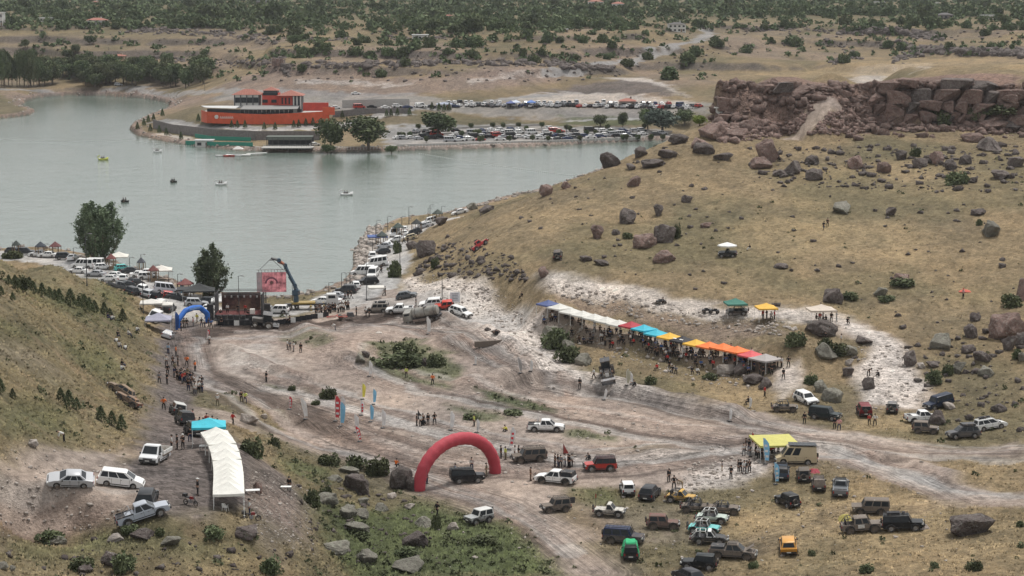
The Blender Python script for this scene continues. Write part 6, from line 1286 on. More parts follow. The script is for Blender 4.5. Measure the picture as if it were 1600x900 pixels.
# queue of people and marshals on the left road
rq=random.Random(4)
for i in range(34):
    t=i/33; u=276+t*36+rq.uniform(-7,7)*(1-abs(t-.5)*.6); v=590+t*24+rq.uniform(-9,6)
    tp='white' if t>.72 and rq.random()<.7 else rq.choice(['black','black','brown','grey','navy','white','khaki','blue','red']); P_(u,v,rq.choice(['stand','cross','phone','hips']),rq.uniform(-60,120),tp,rq.choice(['black','navy','grey']),f'spectator in {tp} in the dense crowd on the grey road',group='crowd on the grey road')
for i,(u,v,tp,bt) in enumerate(((275,556,'orange','black'),(292,572,'orange','black'),(305,580,'orange','black'),(263,553,'lightblue','navy'),(249,599,'grey','black'),(261,600,'black','black'),(260,572,'white','black'),(264,552,'grey','navy'),(270,572,'black','black'),(278,572,'black','black'),(262,586,'black','black'))):
    P_(u,v,('stand','hips','cross')[i%3],80*i,tp,bt,f'person in {tp} walking on the grey road '+('near the blue arch' if v<575 else 'beside the crowd'),group='people along the grey road')
for i in range(9): P_(297+i*6.2+rq.uniform(-2,2),662+i*2.0+rq.uniform(-4,4),rq.choice(['sit','squat','stand']),rq.uniform(0,200),rq.choice(['black','red','brown','white','pink']),'black','person in the seated group on the dirt road behind the turquoise canopy',group='seated group behind the turquoise canopy')
for i,(u,v,tp) in enumerate(((168,500,'navy'),(174,500,'white'),(184,528,'black'),(182,536,'white'),(200,526,'white'),(213,518,'white'),(186,545,'white'),(196,547,'white'),(190,574,'black'),(189,579,'white'))):
    P_(u,v,'squat' if i%2 else 'sit',20+30*(i%4),tp,'navy',f'person in {tp} sitting on the left grassy hill',group='people sitting on the left hill')
for i,(u,v,tp,bt) in enumerate(((274,516,'black','black'),(287,512,'khaki','black'),(292,512,'black','black'),(302,510,'pink','grey'),(308,504,'yellow','beige'),(315,511,'black','navy'),(320,511,'white','navy'),(326,511,'navy','black'),(330,513,'blue','black'),(283,517,'black','black'),(327,538,'white','black'),(346,510,'black','black'),(385,497,'brown','brown'),(388,499,'black','black'),(345,498,'black','grey'))):
    P_(u,v,('stand','walk','hips')[i%3],60*i,tp,bt,f'person in {tp} top and {bt} trousers near the blue arch',group='people around the blue arch')
for i in range(22): 
    u=494+i*2.4+rq.uniform(-2,2); P_(u,491-(u-494)*.14+rq.uniform(-3,3),rq.choice(['stand','cross']),rq.uniform(200,330),rq.choice(['black','black','grey','white','brown']),'black','spectator standing along the fence below the crane truck',group='spectators along the track fence')
for i,(u,v) in enumerate(((539,468),(544,467),(549,467),(585,443),(595,426),(596,425),(631,380),(637,381),(600,462))):
    P_(u,v,'walk',90*i,'black' if i%3 else 'grey','black','walker on the lakeside road '+('below the hill boulder' if u>620 else 'right of the crane'),group='walkers on the lakeside road')
# ------------------------------------------------------------------ canopies, arches, flags, machines
def canopy(loc,rz,w_,d_,hz,rise,col,label,group=None,valance=.28,name='canopy_tent',wall=None,hip=.0):
    e=empty(name,loc,rz); a,b=w_/2,d_/2; n=4; m=MB(); V=[];rows=[]
    # sagging pyramid: rings from eave to peak
    ts=[0,.35,.7,1.0]
    for t in ts:
        k=1-t; z=hz+rise*(t**1.25); ring=[]
        for i in range(16):
            s=i/16*4; q=int(s); f=s-q; c=[(-1,-1),(1,-1),(1,1),(-1,1)]; x=c[q][0]*(1-f)+c[(q+1)%4][0]*f; y=c[q][1]*(1-f)+c[(q+1)%4][1]*f
            sag=.10*rise*math.sin(f*math.pi)*k; kk=k+(hip if t==1 else 0); V.append((x*a*max(k,.02),y*b*max(k,.02),z-sag))
    Fs=[(r*16+i,r*16+(i+1)%16,(r+1)*16+(i+1)%16,(r+1)*16+i) for r in range(3) for i in range(16)]; Fs.append(tuple(range(48,64)))
    m.add(V,Fs); cm=cloth(col); ob('roof_cloth',m.mesh('roof_cloth'),e,mats=[cm])
    v=MB()
    for x0,y0,x1,y1 in((-a,-b,a,-b),(a,-b,a,b),(a,b,-a,b),(-a,b,-a,-b)):
        L=6
        for i in range(L):
            f0,f1=i/L,(i+1)/L; p=(x0+(x1-x0)*f0,y0+(y1-y0)*f0); q=(x0+(x1-x0)*f1,y0+(y1-y0)*f1); s0=-.04*math.sin(f0*math.pi); s1=-.04*math.sin(f1*math.pi)
            v.add([(p[0],p[1],hz+s0),(q[0],q[1],hz+s1),(q[0]*1.005,q[1]*1.005,hz-valance),(p[0]*1.005,p[1]*1.005,hz-valance)],[(0,1,2,3)])
    ob('valance',v.mesh('valance'),e,mats=[cm])
    for x in(-1,1):
        for y in(-1,1): l=MB(); l.box((x*(a-.06),y*(b-.06),hz/2-.1),(.05,.05,hz+.2)); l.box((x*(a-.06),y*(b-.06),0),(.16,.16,.03)); ob('leg',l.mesh('leg'),e,mats=[M_('white_metal')])
    s=MB(); 
    for y in(-1,1): s.cyl((-a+.06,y*(b-.06),hz-.5),(0,y*(b-.06),hz-.1),.018,n=5); s.cyl((a-.06,y*(b-.06),hz-.5),(0,y*(b-.06),hz-.1),.018,n=5)
    for x in(-1,1): s.cyl((x*(a-.06),-b+.06,hz-.5),(x*(a-.06),0,hz-.1),.018,n=5); s.cyl((x*(a-.06),b-.06,hz-.5),(x*(a-.06),0,hz-.1),.018,n=5)
    ob('truss',s.mesh('truss'),e,mats=[M_('steel')])
    if wall:
        for side in wall: wb=MB(); y=side*(b-.02); wb.box((0,y,hz*.5-.05),(w_-.1,.02,hz-.1)); ob('side_wall',wb.mesh('side_wall'),e,mats=[cm])
    tag(e,label,'canopy' if name=='canopy_tent' else 'tent',group); return e
offw=(.66,.63,.57)
# long row of canopies on the hill terrace
A=hit(862,491); B=hit(1196,577); seq=[('blue',(.07,.10,.24)),('w',(.62,.61,.57)),('w',(.62,.61,.57)),('w',(.62,.61,.57)),('w',(.62,.61,.57)),('w',(.62,.61,.57)),('w',(.62,.61,.57)),('red',(.38,.03,.045)),('cyan',(.04,.42,.55)),('cyan',(.04,.42,.55)),('yellow',(.72,.42,.05)),('black',(.02,.02,.026)),('yellow',(.72,.42,.05)),('orange',(.80,.19,.045)),('orange',(.80,.19,.045)),('orange',(.80,.19,.045)),('pink',(.62,.10,.11)),('grey',(.36,.33,.32)),]
us=[858,877,895,915,935,956,977,1001,1021,1040,1056,1076,1098,1117,1133,1149,1168,1193]
names={'blue':'dark blue canopy at the left end of the long row','red':'crimson canopy in the middle of the row','black':'black canopy with pale stripes between the two yellow ones','pink':'reddish-pink canopy next to the grey end canopy','grey':'large grey canopy at the right end of the row'}
ordn=('first','second','third','fourth','fifth','sixth','seventh'); cnt={}
def rowpt(u):
    f=(u-858)/(1193-858); v=491+f*(577-491)+3*math.sin(f*math.pi); return hit(u,v)
_a,_b=hit(857,490),hit(1196,578)
pts_=[]
for i in range(18):
    q=_a.lerp(_b,i/17); q.z+=max(-.5,min(.5,hgt(q.x,q.y)-q.z)); pts_.append(q)
for i,(k,c) in enumerate(seq):
    cnt[k]=cnt.get(k,0)+1; p=pts_[i]; q=pts_[min(i+1,17)]; o_=pts_[max(i-1,0)]; d=(q-o_); ang=math.atan2(d.y,d.x); wd=(q-o_).length/(2 if 0<i<17 else 1)*1.03
    if i in(0,): wd=(pts_[1]-pts_[0]).length
    if i==17: wd=(pts_[17]-pts_[16]).length*1.25
    lab=names.get(k) or {'w':f'off-white canopy, {ordn[cnt[k]-1]} white one right of the dark blue end','cyan':f'turquoise canopy, {"left" if cnt[k]==1 else "right"} one of the two beside the crimson one','yellow':'yellow canopy '+('left' if cnt[k]==1 else 'right')+' of the black canopy','orange':f'orange canopy, {("left","middle","right")[min(cnt[k]-1,2)]} of the three'}[k]
    zt=sum(x.z for x in(p,q,o_))/3; cc=canopy((p.x,p.y,min(p.z,zt)+.0),ang,wd,max(3.0,min(wd,4.2)),1.95,.72,c,lab,'canopies in the long row on the hill terrace')
    if k=='black':
        for s in(-1,1): m=MB(); m.box((s*.8,-wd*.33,2.25),(.8,.25,.02),M=Matrix.Rotation(.42,3,'X')); ob('pale_stripe',m.mesh('pale_stripe'),cc,mats=[M_('white_metal')])
# crowd in the shade of the row
rc=random.Random(8)
for i in range(125):
    f=rc.random(); j=min(int(f*17),16); g=f*17-j; p=pts_[j].lerp(pts_[j+1],g); d=(pts_[j+1]-pts_[j]).normalized(); nn=Vector((d.y,-d.x,0)); q=p+nn*rc.uniform(-1.4,2.4); q.z=hgt(q.x,q.y); 
    tp=rc.choice(['black','black','navy','grey','red','white','brown','blue','khaki']); ps=rc.choice(['sit','sit','stand','cross']); P_(0,0,ps,rc.uniform(200,330),tp,'black',f'spectator in {tp} in the shade of the '+('white' if 1<=j<=6 else 'coloured')+' canopies of the long row',group='spectators under the long canopy row',loc=q)
for (u,v,w_,d_,h_,r_,c,l) in ((1149,493,3.6,3.6,2.3,.8,(.03,.16,.12),'single dark green canopy on the upper terrace'),(1197,500,3.4,3.4,2.3,.7,(.72,.42,.06),'single yellow canopy on the upper terrace'),(1283,503,4.6,3.6,2.3,.8,(.58,.50,.42),'beige tent at the right end of the upper terrace'),
    (1210,713,5.6,6.5,2.3,.35,(.50,.47,.13),'lime yellow awning beside the beige camper van'),(588,466,3.2,3.2,2.4,.25,(.62,.60,.55),'cream open pergola on the dirt corner by the lakeside road'),(345,489,3.6,3.6,2.6,1.3,(.72,.72,.71),'white pointed tent just left of the stage'),
    (248,516,4.6,4.6,2.2,1.0,(.30,.30,.38),'grey-lilac pointed tent in front of the parked vans, left of the blue arch'),(237,492,4.2,3.6,2.5,.6,(.62,.60,.56),'off-white tent roof behind the white van at the hill foot'),(257,494,3.2,3.0,2.4,.5,(.60,.58,.54),'cream tent roof beside the van behind the lilac tent'),
    (186,416,4.2,4.2,2.4,.9,(.66,.64,.58),'cream canopy among the cars right of the tallest tree'),(252,437,4.6,4.2,2.3,.9,(.66,.63,.58),'cream canopy on the promenade between two rusty roofs'),(311,470,6.4,4.5,2.3,1.3,(.025,.028,.03),'black tent behind the blue arch'),(296,468,5.0,4.0,2.3,.4,(.03,.032,.035),'low black awning left of the black tent'),
    (590,383,4.8,4.0,2.3,.3,(.06,.11,.30),'blue flat canopy between parked cars on the right promenade')):
    canopy(hit(u,v),.12,w_,d_,h_,r_,c,l)
# turquoise canopy and white tent row on the yard
p=hit(327,697); canopy(p,.15,3.9,3.4,2.6,.75,(.04,.45,.56),'bright turquoise canopy at the far end of the white tent row',wall=None)
ordn2=('first','second','third','fourth','fifth','sixth','seventh','eighth','ninth','tenth','eleventh')
pathu=[(358,800),(358,787),(358,774),(357,762),(355.5,750.5),(353,740),(350,730),(346,721),(342,713),(336,706)]
TP=[hit(*q) for q in pathu]; acc=0; outp=[TP[0]]
for a_,b_ in zip(TP[:-1],TP[1:]):
    L_=(b_-a_).length; t_=3.15-acc
    while t_<=L_: outp.append(a_.lerp(b_,t_/L_)); t_+=3.15
    acc=(acc+L_)%3.15
for i,p in enumerate(outp[:11]):
    q=outp[min(i+1,len(outp)-1)]; o_=outp[max(i-1,0)]; d=q-o_; canopy((p.x,p.y,p.z-.05),math.atan2(d.y,d.x)-math.pi/2,3.1,3.02,2.3,.85,(.70,.69,.64),f'white tent in the long yard row, {ordn2[i]} counting from the nearest end','white tents in the yard row')
# furniture by the tents
def chair(u,v,rz,l):
    e=empty('plastic_chair',hit(u,v),rz); m=MB(); m.box((0,0,.44),(.46,.46,.04)); ob('seat',m.mesh('seat'),e,mats=[M_('chair')]); m=MB(); m.slab([(-.22,-.22,.46),(-.22,.22,.46),(-.32,.2,.9),(-.32,-.2,.9)],.03); ob('backrest',m.mesh('backrest'),e,mats=[M_('chair')])
    for x in(-1,1):
        for y in(-1,1): m=MB(); m.cyl((x*.2,y*.2,.44),(x*.25,y*.25,0),.025,.018,6); ob('leg',m.mesh('leg'),e,mats=[M_('chair')])
    for y in(-1,1): m=MB(); m.box((-.02,y*.25,.64),(.42,.05,.03)); ob('armrest',m.mesh('armrest'),e,mats=[M_('chair')])
    tag(e,l,'chair')
chair(352,799,1.2,'white plastic chair standing alone under the nearest white tent'); chair(341,708-2,2,'white plastic chair under the far end of the tent row')
def table(u,v,rz,l,c='chair',legs='steel',s=1):
    e=empty('table',hit(u,v),rz); m=MB(); m.box((0,0,.73),(1.5*s,.75*s,.05)); ob('tabletop',m.mesh('tabletop'),e,mats=[M_(c)])
    for x in(-1,1):
        for y in(-1,1): m=MB(); m.cyl((x*.68*s,y*.32*s,.71),(x*.68*s,y*.32*s,0),.025,n=6); ob('leg',m.mesh('leg'),e,mats=[M_(legs)])
    tag(e,l,'table'); return e
table(395,776,.2,'pale folding table to the right of the white tent row'); table(447,770,0,'white table on the gravel embankment beside a standing person',s=.8); table(322,706,.1,'low white table under the far tents')
def motorbike(u,v,rz,l,c=(.2,.03,.03)):
    e=empty('motorcycle',hit(u,v),rz)
    for x in(-.68,.68):
        m=MB().lathe([(.2,-.05),(.3,-.05),(.32,0),(.3,.05),(.2,.05),(.2,-.05)],16,c=(x,0,.32)); t=ob('wheel',m.mesh('wheel'),e,mats=[M_('tyre')]); h=MB()
        for k in range(8): h.cyl((x,0,.32),(x+.22*math.cos(k*.785),0,.32+.22*math.sin(k*.785)),.012,n=4)
        ob('spokes',h.mesh('spokes'),t,mats=[M_('steel')])
    m=MB(); m.tube([(-.68,0,.32),(-.1,0,.45),(.1,0,.8),(.45,0,.85)],.045); m.tube([(.68,.06,.32),(.48,.06,.95)],.03); m.tube([(.68,-.06,.32),(.48,-.06,.95)],.03); ob('frame',m.mesh('frame'),e,mats=[M_('dark_metal')])
    m=MB(); m.box((0,0,.45),(.38,.26,.32)); ob('engine',m.mesh('engine'),e,mats=[M_('steel')]); m=MB(); m.frus((-.05,.4,-.14,.14,.7),(.0,.32,-.1,.1,.95)); ob('fuel_tank',m.mesh('fuel_tank',True),e,mats=[paint(c,.1)])
    m=MB(); m.box((-.35,0,.82),(.62,.24,.1)); ob('seat',m.mesh('seat'),e,mats=[M_('black_cloth')]); m=MB(); m.cyl((.42,-.36,1.02),(.42,.36,1.02),.022,n=6); ob('handlebar',m.mesh('handlebar'),e,mats=[M_('dark_metal')]); m=MB(); m.box((-.75,0,1.0),(.4,.4,.3)); ob('top_box',m.mesh('top_box'),e,mats=[M_('black_plastic')])
    tag(e,l,'motorcycle')
motorbike(298,790,-.6,'dark motorcycle with black top box on the gravel yard'); motorbike(393,815,.2,'motorcycle behind the tent row end near a standing person')
def atv(u,v,rz,l):
    e=empty('quad_bike',hit(u,v),rz)
    for x in(-.6,.6):
        for y in(-.42,.42): m=MB().lathe([(.12,-.12),(.28,-.12),(.3,-.08),(.3,.08),(.28,.12),(.12,.12),(.12,-.12)],12,c=(x,y,.3)); ob('wheel',m.mesh('wheel'),e,mats=[M_('tyre')])
    m=MB(); m.frus((-.75,.75,-.2,.2,.4),(-.55,.5,-.15,.15,.75)); ob('body',m.mesh('body'),e,mats=[M_('black_plastic')])
    for x in(-.62,.62): m=MB(); m.box((x,0,.66),(.46,1.05,.05)); ob('fender',m.mesh('fender'),e,mats=[M_('dark_metal')])
    m=MB(); m.box((-.2,0,.84),(.6,.3,.12)); ob('seat',m.mesh('seat'),e,mats=[M_('black_cloth')]); m=MB(); m.cyl((.3,-.38,1.0),(.3,.38,1.0),.03,n=6); m.cyl((.3,0,.7),(.3,0,1.0),.04,n=6); ob('handlebar',m.mesh('handlebar'),e,mats=[M_('dark_metal')]); tag(e,l,'quad bike'); return e
atv(1033,475,.4,'quad bike with rider on the pale upper terrace'); P_(1035,475,'sit',40,'grey','black','rider on the quad bike on the upper terrace'); atv(1105,489,.1,'dark quad bike, left of a pair on the upper terrace'); atv(1116,490,2.9,'dark quad bike, right of a pair on the upper terrace')
# umbrella on the hill
p=hit(1137,403); e=empty('parasol',p+Vector((0,1.2,0))); m=MB(); n=8; V=[(1.9*math.cos(2*math.pi*i/n),1.9*math.sin(2*math.pi*i/n),2.35) for i in range(n)]+[(0,0,2.95)]; m.add(V,[(i,(i+1)%n,n) for i in range(n)]); m.add([(v[0],v[1],v[2]-.22) for v in V[:n]]+V[:n],[(i,(i+1)%n,n+(i+1)%n,n+i) for i in range(n)]); ob('parasol_cloth',m.mesh('parasol_cloth'),e,mats=[cloth((.72,.72,.70))]); m=MB(); m.cyl((0,0,0),(0,0,2.95),.035,n=6); ob('pole',m.mesh('pole'),e,mats=[M_('steel')]); tag(e,'white parasol over the black off-roader on the dry hill','parasol')
# inflatable arches
def arch_pts(w_,h_,n,poly=0):
    out=[]
    for i in range(n+1):
        a=math.pi*i/n; 
        if poly: pass
        x=-math.cos(a)*w_/2; s=math.sin(a); z=h_*(s**.92 if not poly else s); out.append((x,0,z))
    return out
def tube_arch(name,P,r0,r1,mat_,loc,rz,label,n=20,pinch=.0,seg=1):
    e=empty(name,loc,rz); m=MB(); V=[];k=len(P); P=[Vector(p) for p in P]
    for i,p in enumerate(P):
        d=(P[min(i+1,k-1)]-P[max(i-1,0)]).normalized(); q=d.cross(Vector((0,1,0))).normalized(); t=i/(k-1); r=(r0+(r1-r0)*math.sin(math.pi*t))*(1-(pinch if seg and i%seg==0 else 0))
        for j in range(n): a=2*math.pi*j/n; V.append(tuple(p+q*r*math.cos(a)+Vector((0,1,0))*r*math.sin(a)))
    Fs=[(i*n+j,i*n+(j+1)%n,(i+1)*n+(j+1)%n,(i+1)*n+j) for i in range(k-1) for j in range(n)]+[tuple(range(n)),tuple(range((k-1)*n,k*n))]
    m.add(V,Fs); ob('inflated_tube',m.mesh('inflated_tube',True),e,mats=[mat_]); return e
pa=hit(655,766); pb=hit(774,739); mid=(pa+pb)/2; d=pb-pa; wA=d.length
redm=cloth((.42,.045,.065),'arch_fabric'); 
gz=min(pa.z,pb.z)-.15
e=tube_arch('inflatable_arch',[(x,y,z-.0) for x,y,z in arch_pts(wA,wA*.0+ 7.55,44)],.66,.78,redm,(mid.x,mid.y,gz),math.atan2(d.y,d.x),'','',) if 0 else tube_arch('inflatable_arch',arch_pts(wA,5.75,48),.78,.84,redm,(mid.x,mid.y,gz),math.atan2(d.y,d.x),'',20,.06,3)
for s in(-1,1): m=MB(); m.cyl((s*wA/2,0,0),(s*wA/2,0,.14),.8,.78,16); ob('base_ring',m.mesh('base_ring'),e,mats=[M_('black_cloth')])
for s in(-1,1):
    for yy in(-1,1): m=MB(); m.cyl((s*wA*.4,0,3.9),(s*wA*.62,yy*3.2,.1),.012,n=4); ob('guy_rope',m.mesh('guy_rope'),e,mats=[M_('dark_metal')])
tag(e,'large red inflatable arch spanning the dirt track','inflatable arch')
pa=hit(279,512); pb=hit(324,505); d=pb-pa; mid=(pa+pb)/2; w2=d.length
P=[]; key=[(-.5,0),(-.5,.52),(-.26,.93),(0,1.0),(.26,.93),(.5,.52),(.5,0)]
for a,b in zip(key[:-1],key[1:]):
    for t in(0,.08,.5,.92): P.append(((a[0]+(b[0]-a[0])*t)*w2,0,(a[1]+(b[1]-a[1])*t)*3.5))
P.append((.5*w2,0,0)); bm=cloth((.02,.13,.48),'blue_arch_fabric')
e=tube_arch('inflatable_arch',P,.48,.50,bm,(mid.x,mid.y,min(pa.z,pb.z)),math.atan2(d.y,d.x)-.0,'',14,.06,4)
m=MB(); m.box((0,-.52,3.45),(w2*.36,.03,.34)); ob('front_banner',m.mesh('front_banner'),e,mats=[cloth((.18,.32,.60),'banner')])
for s in(-1,1): m=MB(); m.box((s*.5*w2,0,.1),(1.1,1.1,.2)); ob('base_bag',m.mesh('base_bag'),e,mats=[M_('black_cloth')])
tag(e,'blue segmented inflatable arch over the road by the stage','inflatable arch')
# feather flags
def feather(u,vb,h,c,label,lean=0,group='feather flags along the course',w_=.85,c2=None):
    p=hit(u,vb); H=h/pxm(p); w_=.21*H; e=empty('feather_flag',p,random.Random(int(u)).uniform(-.5,.4)); m=MB(); L=lean*H
    pts=[(L*t*t*0+L*t,0,H*t) for t in(0,.3,.6,.85)]+[(L*.95+.25*w_,0,H*.97),(L*.95+.6*w_,0,H*.985)]; m.tube(pts,.028,5); ob('pole',m.mesh('pole'),e,mats=[M_('white_metal')])
    m=MB(); n=9; V=[]
    for i in range(n+1):
        t=i/n; z=H*(.14+.84*t); x0=L*z/H+.03; ww=w_*(.62+.38*math.sin(t*2.2))*(1 if t<.85 else max(.35,(1-t)/.15)); V+= [(x0,0.0,z),(x0+ww*.5,.07*math.sin(t*7),z+.02),(x0+ww,.02*math.sin(t*9),z-.03)]
    Fs=[(i*3+k,i*3+k+1,i*3+k+4,i*3+k+3) for i in range(n) for k in(0,1)]; m.add(V,Fs); m.add([(v[0],v[1]+.012,v[2]) for v in V],Fs); fl=ob('flag_cloth',m.mesh('flag_cloth'),e,mats=[cloth(c,'flag_cloth')])
    if c2:
        for k in(.3,.5,.7): q=MB(); z=H*k; q.box((L*z/H+w_*.45,-.03,z),(w_*.5,.10,.3)); ob('print',q.mesh('print'),fl,mats=[cloth(c2,'flag_print')])
    m=MB(); m.box((0,0,.04),(.6,.6,.08)); ob('base',m.mesh('base'),e,mats=[M_('black_plastic')]); tag(e,label,'feather flag',group)
redf=(.62,.06,.07);whf=(.70,.69,.68);blf=(.22,.50,.72)
for q in ((452,640,22,redf,'red and white feather flag, leftmost in the course',0,whf),(477,655,34,whf,'leaning white feather flag right of the leftmost red one',-.22,None),(524,658,42,redf,'tallest red feather flag with pale print',0,whf),(532,666,40,blf,'pale blue feather flag just right of the tallest red one',0,None),(535,648,30,whf,'white feather flag behind the pale blue one',-.05,None),(564,649,24,whf,'short white feather flag left of the upper blue one',0,redf),(566,624,26,(.70,.62,.10),'bright yellow feather flag',0,None),
    (583,632,25,blf,'upper light blue feather flag',0,None),(579,659,28,blf,'lower light blue feather flag',-.03,None),(598,669,30,whf,'white feather flag right of the blue ones',-.05,None),(556,676,30,whf,'white feather flag at the track edge under the yellow one',-.08,None),(562,690,26,redf,'leaning red-edged feather flag on the lower track',-.3,whf),(577,588,25,whf,'white feather flag in the green hollow',0,None),(704,672,30,whf,'white flag on a dark base right of the flag-holding group',0,None),
    (745,676,22,whf,'small white flag right of the yellow-vest marshal',0,None),(795,702,36,whf,'tall white feather flag right of the red arch',.12,redf),(669,528-6,28,whf,'white banner at the excavated corner',-.1,None),(1171,638,18,whf,'white flag near the right end of the cut bank',0,None),(1140,658,20,whf,'white flag on the lower edge of the cut bank',0,None),(943,625,18,whf,'leaning white flag by the white track',.15,None),(829,580,18,whf,'white flag on the mound by the fork',0,None),(813,583,26,(.35,.33,.32),'grey leaning banner on the mound by the fork',-.2,None),
    (742,510+60,14,whf,'small white flag on the right of the hollow',0,None),(1196,725,42,blf,'light blue feather flag left of the camper van',-.12,whf),(1212,757,36,blf,'light blue feather flag in front of the blue-grey pickup',-.1,whf),(282,462,26,(.25,.48,.62),'light blue feather flag behind the blue arch',0,None),(323,530,16,redf,'red and white feather flag in front of the blue arch',.1,whf),(979,602,26,(.42,.40,.30),'upright banner stand by the leaning white banner',0,None),(987,600,20,whf,'leaning white banner near the crouching person',-.2,None),(274,520,34,(.03,.10,.35),'dark blue feather flag left of the blue arch leg',0,None)):
    feather(q[0],q[1],q[2],q[3],q[4],q[5],c2=q[6])
# triangular red flag by the yellow awning, antenna pole behind white pickup
def polef(u,vb,h,label,c=None):
    p=hit(u,vb); H=h/pxm(p); e=empty('flag_pole',p); m=MB(); m.cyl((0,0,0),(0,0,H),.03,.02,6); ob('pole',m.mesh('pole'),e,mats=[M_('dark_metal')])
    if c: m=MB(); m.add([(0,0,H),(.0,0,H-1.5),(.75,.15,H-1.35),(.35,.1,H-.7)],[(0,1,2,3)]); ob('flag_cloth',m.mesh('flag_cloth'),e,mats=[cloth(c,'flag_cloth')])
    tag(e,label,'flag')
polef(1175,706,32,'dark red flag on a pole left of the yellow awning',(.40,.02,.02)); polef(653,665,26,'dark rolled flag held up over the mid course group',(.03,.03,.03)); polef(880,728,36,'thin mast behind the group by the white pickup',(.3,.05,.04)); polef(746,676,18,'black post right of the yellow-vest marshal')
# red bag / mat
def cloth_heap(u,v,w_,d_,h_,c,label,nm,cat):
    p=hit(u,v); n=9; r=random.Random(int(u)); V=[];
    for i in range(n):
        for j in range(n): a=i/(n-1)*2-1;b=j/(n-1)*2-1; e_=max(abs(a),abs(b)); V.append((a*w_/2*(1+.1*r.random()),b*d_/2*(1+.1*r.random()),h_*(1-e_**2)*(.7+.5*r.random())+.03))
    Fs=[(i*n+j,(i+1)*n+j,(i+1)*n+j+1,i*n+j+1) for i in range(n-1) for j in range(n-1)]; m=MB(); m.add(V,Fs); o=ob(nm,m.mesh(nm),None,mats=[cloth(c,'loose_cloth')]); o.location=p; tag(o,label,cat)
cloth_heap(1273,737,1.2,2.4,.3,(.25,.02,.035),'crimson sheet and bag on the grass under the camper van rear','ground_sheet','sheet'); cloth_heap(1508,456,2,1.2,.4,(.6,.12,.08),'red cloth held out on the dry slope','red_sheet','sheet'); cloth_heap(1444,826,1.2,1,.5,(.45,.38,.34),'pale stone-coloured sack ahead of the glossy black off-roader','sack','sack')
cloth_heap(1321,814,1.5,2,.8,(.42,.36,.10),'yellow sheeting behind the brown rally jeep','yellow_sheet','sheet'); cloth_heap(592,452+70-2,1,1,.2,(.5,.45,.4),'pale sack on the dark track edge','sack','sack')
# stage with truss roof and screen backdrop
def stage():
    p=hit(375,497); e=empty('stage',p,.02); W_,D_,H_=9.0,5.5,5.0
    m=MB(); m.box((0,0,.55),(W_,D_,1.1)); ob('platform',m.mesh('platform'),e,mats=[M_('black_cloth')]); m=MB(); m.box((0,-.1,1.13),(W_-.2,D_-.3,.05)); ob('stage_floor',m.mesh('stage_floor'),e,mats=[M_('carpet')])
    for x in(-1,1):
        for y in(-1,1):
            m=MB()
            for a in(-.15,.15):
                for b in(-.15,.15): m.cyl((x*W_/2+a,y*D_/2+b,0),(x*W_/2+a,y*D_/2+b,H_),.03,n=5)
            for k in range(10): z=.3+k*.48; m.cyl((x*W_/2-.15,y*D_/2-.15,z),(x*W_/2+.15,y*D_/2-.15,z+.4),.02,n=4); m.cyl((x*W_/2+.15,y*D_/2+.15,z),(x*W_/2+.15,y*D_/2-.15,z+.4),.02,n=4)
            ob('truss_tower',m.mesh('truss_tower'),e,mats=[M_('dark_metal')])
    for y in(-1,1):
        m=MB(); 
        for z in(H_-.15,H_+.15): m.cyl((-W_/2,y*D_/2,z),(W_/2,y*D_/2,z),.04,n=5)
        for k in range(18): x=-W_/2+k*.5; m.cyl((x,y*D_/2,H_-.15),(x+.25,y*D_/2,H_+.15),.02,n=4); m.cyl((x+.25,y*D_/2,H_+.15),(x+.5,y*D_/2,H_-.15),.02,n=4)
        ob('truss_beam',m.mesh('truss_beam'),e,mats=[M_('dark_metal')])
    for k in range(7): m=MB(); m.box((-3.6+k*1.2,-D_/2-.1,H_-.38),(.28,.3,.35)); ob('spotlight',m.mesh('spotlight'),e,mats=[M_('rim')])
    m=MB(); m.box((0,D_/2-.3,2.9),(W_-1.6,.15,3.4)); bd=ob('backdrop',m.mesh('backdrop'),e,mats=[simple('backdrop_print',(.07,.035,.03),.7,0,.9,.9,((.25,.15,.10),.4))])
    for s in(-1,1): m=MB(); m.box((s*(W_/2-.1),.1,2.9),(.1,D_-.6,3.9)); ob('side_curtain',m.mesh('side_curtain'),e,mats=[M_('black_cloth')]); m=MB(); m.box((s*(W_/2+.9),-1.6,1.5),(1.1,1.0,3.0)); ob('loudspeaker_stack',m.mesh('loudspeaker_stack'),e,mats=[M_('black_plastic')])
    m=MB(); m.box((2.6,-2.0,1.6),(.9,.8,1.0)); ob('stage_table',m.mesh('stage_table'),e,mats=[cloth((.7,.66,.62),'tablecloth')])
    tag(e,'black truss stage with a dark red backdrop at the lakeside','stage')
    for x,t in((-2.2,'white'),(-.2,'black'),(1.2,'red')): q=p+Vector((x,-1,1.15)); P_(0,0,'stand',270,t,'black',f'performer in {t} on the stage floor',loc=q)
    for i in range(9): m=MB(); m.box((-4+i*.9,0,.55),(.8,.5,1.1)); 
stage()
def fence_panel(p,rz,w_,h_,mk,label,group,nm='barrier'):
    e=empty(nm,p,rz); m=MB(); m.box((0,0,h_/2+.05),(w_,.03,h_)); ob('panel',m.mesh('panel'),e,mats=[M_(mk) if isinstance(mk,str) else mk]); 
    for s in(-1,1): m=MB(); m.cyl((s*w_/2,0,0),(s*w_/2,0,h_+.12),.03,n=5); ob('post',m.mesh('post'),e,mats=[M_('dark_metal')])
    tag(e,label,'barrier',group)
for i in range(20):
    u=345+i*8.6; v=511-(0 if u<430 else (u-430)*.17); fence_panel(hit(u,v-2),-.02+(0 if u<430 else .25),1.25,.95,'black_cloth' if i%5!=3 else 'white_metal',('black' if i%5!=3 else 'white')+' cloth barrier panel along the front of the stage area','barrier panels around the stage area')
